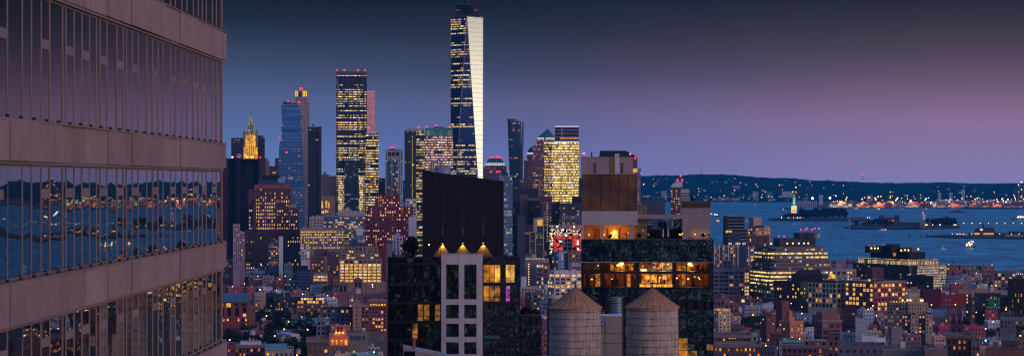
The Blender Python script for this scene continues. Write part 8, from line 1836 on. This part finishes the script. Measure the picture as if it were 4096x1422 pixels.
for k in range(26):
    px = rf.uniform(900, 1550) if k < 9 else rf.uniform(2860, 4090); Dt = rf.uniform(1400, 2300)
    plant(CT, px, Dt, 2, rf.uniform(.9, 1.3), 'small street tree showing between the low row houses', 'street trees between the row houses')
for p0 in CT+CTD+ISL:
    for ch in list(p0.children): bpy.data.objects.remove(ch)
    bpy.data.objects.remove(p0)
# street lamps in the city
CL = {nm: lampmesh('city_'+nm, c_, .45, 8, 6) for nm, c_ in (('amber', (1, .45, .08)), ('white', (1, .9, .7)))}
for k in range(76):
    px = rf.uniform(900, 1550) if k < 32 else rf.uniform(2860, 4090); Dt = rf.uniform(1400, 2900); nm = rf.choice(('amber', 'amber', 'white'))
    if px > 2860 and Dt > 2300: continue
    lo_ = lampat(px, D=Dt, me=CL[nm], z=rf.uniform(10, 17), s_=rf.uniform(.8, 1.3), label='%s lamp on a pole among the low roofs of the city' % nm, group='roof and street lamps in the city')
    if k % 2:
        ld = bpy.data.lights.new('city_lamp_light', 'SPOT'); lo2 = bpy.data.objects.new('city_lamp_light', ld); col.objects.link(lo2); lo2.parent = lo_; lo2.location = (0, 0, 9)
        ld.energy = 2400; ld.color = (1, .5, .14) if nm == 'amber' else (1, .85, .6); ld.shadow_soft_size = .4; ld.spot_size = R(155)
# ---- the rest of the city, round and behind the camera: it stands in the window reflections
fcol = [facade('behind_a', (.03, .03, .045), (.03, .04, .07), 3, 3.8, .7, .5, .32, (1, .6, .12), (1, .85, .5), 8, rowc=.2, clus=.3), facade('behind_b', (.03, .05, .08), (.03, .05, .09), 2.4, 4, .9, .55, .32, (1, .62, .15), (.8, .9, 1), 7, rowc=.4, clus=.2), facade('behind_c', (.05, .05, .07), (.03, .03, .04), 3.4, 3.6, .45, .5, .26, (1, .55, .1), (1, .7, .3), 8, rowc=.05, clus=.3)]
bw = random.Random(9)
for k in range(46):
    x = -480+k*21+bw.uniform(-12, 12); y = -bw.uniform(260, 620); h = bw.uniform(80, 150) if k % 3 else bw.uniform(150, 240); w_ = bw.uniform(16, 30)
    t_ = empty('apartment_tower', (x, y, 0)); tag(t_, 'uptown tower behind the viewpoint, seen only in window reflections', 'tower', 'uptown towers in reflections'); m = MB(); m.box(-w_/2, w_/2, -10, 10, 0, h, 0, 1); m.build('wall', [fcol[k % 3], ROOF], t_)
for k in range(10):
    px = 4330+k*105+bw.uniform(-10, 10); D_ = bw.uniform(500, 900); yt = bw.uniform(1120, 1300); t_ = empty('apartment_building', ((px-CX)/F*D_, D_, 0), .1); h = H-(yt-YH)/F*D_; w_ = bw.uniform(14, 24)
    tag(t_, 'riverside block just outside the picture, seen in the lower tower windows', 'building', 'riverside blocks in reflections'); m = MB(); m.box(-w_/2, w_/2, 0, 16, 0, h, 0, 1); m.build('wall', [fcol[(k+1) % 3], ROOF], t_)
HAZE = 2.3e-5
# ================================================================ the evening air
hz = MB(); hz.box(-9500, 12500, -1600, 22000, -2.2, 575, 0, bottom=True)
hm = bpy.data.materials.new('evening_air'); hm.use_nodes = True; hn_ = hm.node_tree; hn_.nodes.clear()
ho = hn_.nodes.new('ShaderNodeOutputMaterial'); hv = hn_.nodes.new('ShaderNodeVolumePrincipled')
hv.inputs['Density'].default_value = HAZE; hv.inputs['Color'].default_value = (.03, .46, 1, 1); hv.inputs['Anisotropy'].default_value = .0
hn_.links.new(hv.outputs[0], ho.inputs['Volume'])
tag(hz.build('haze', hm, uv=False), kind='stuff')
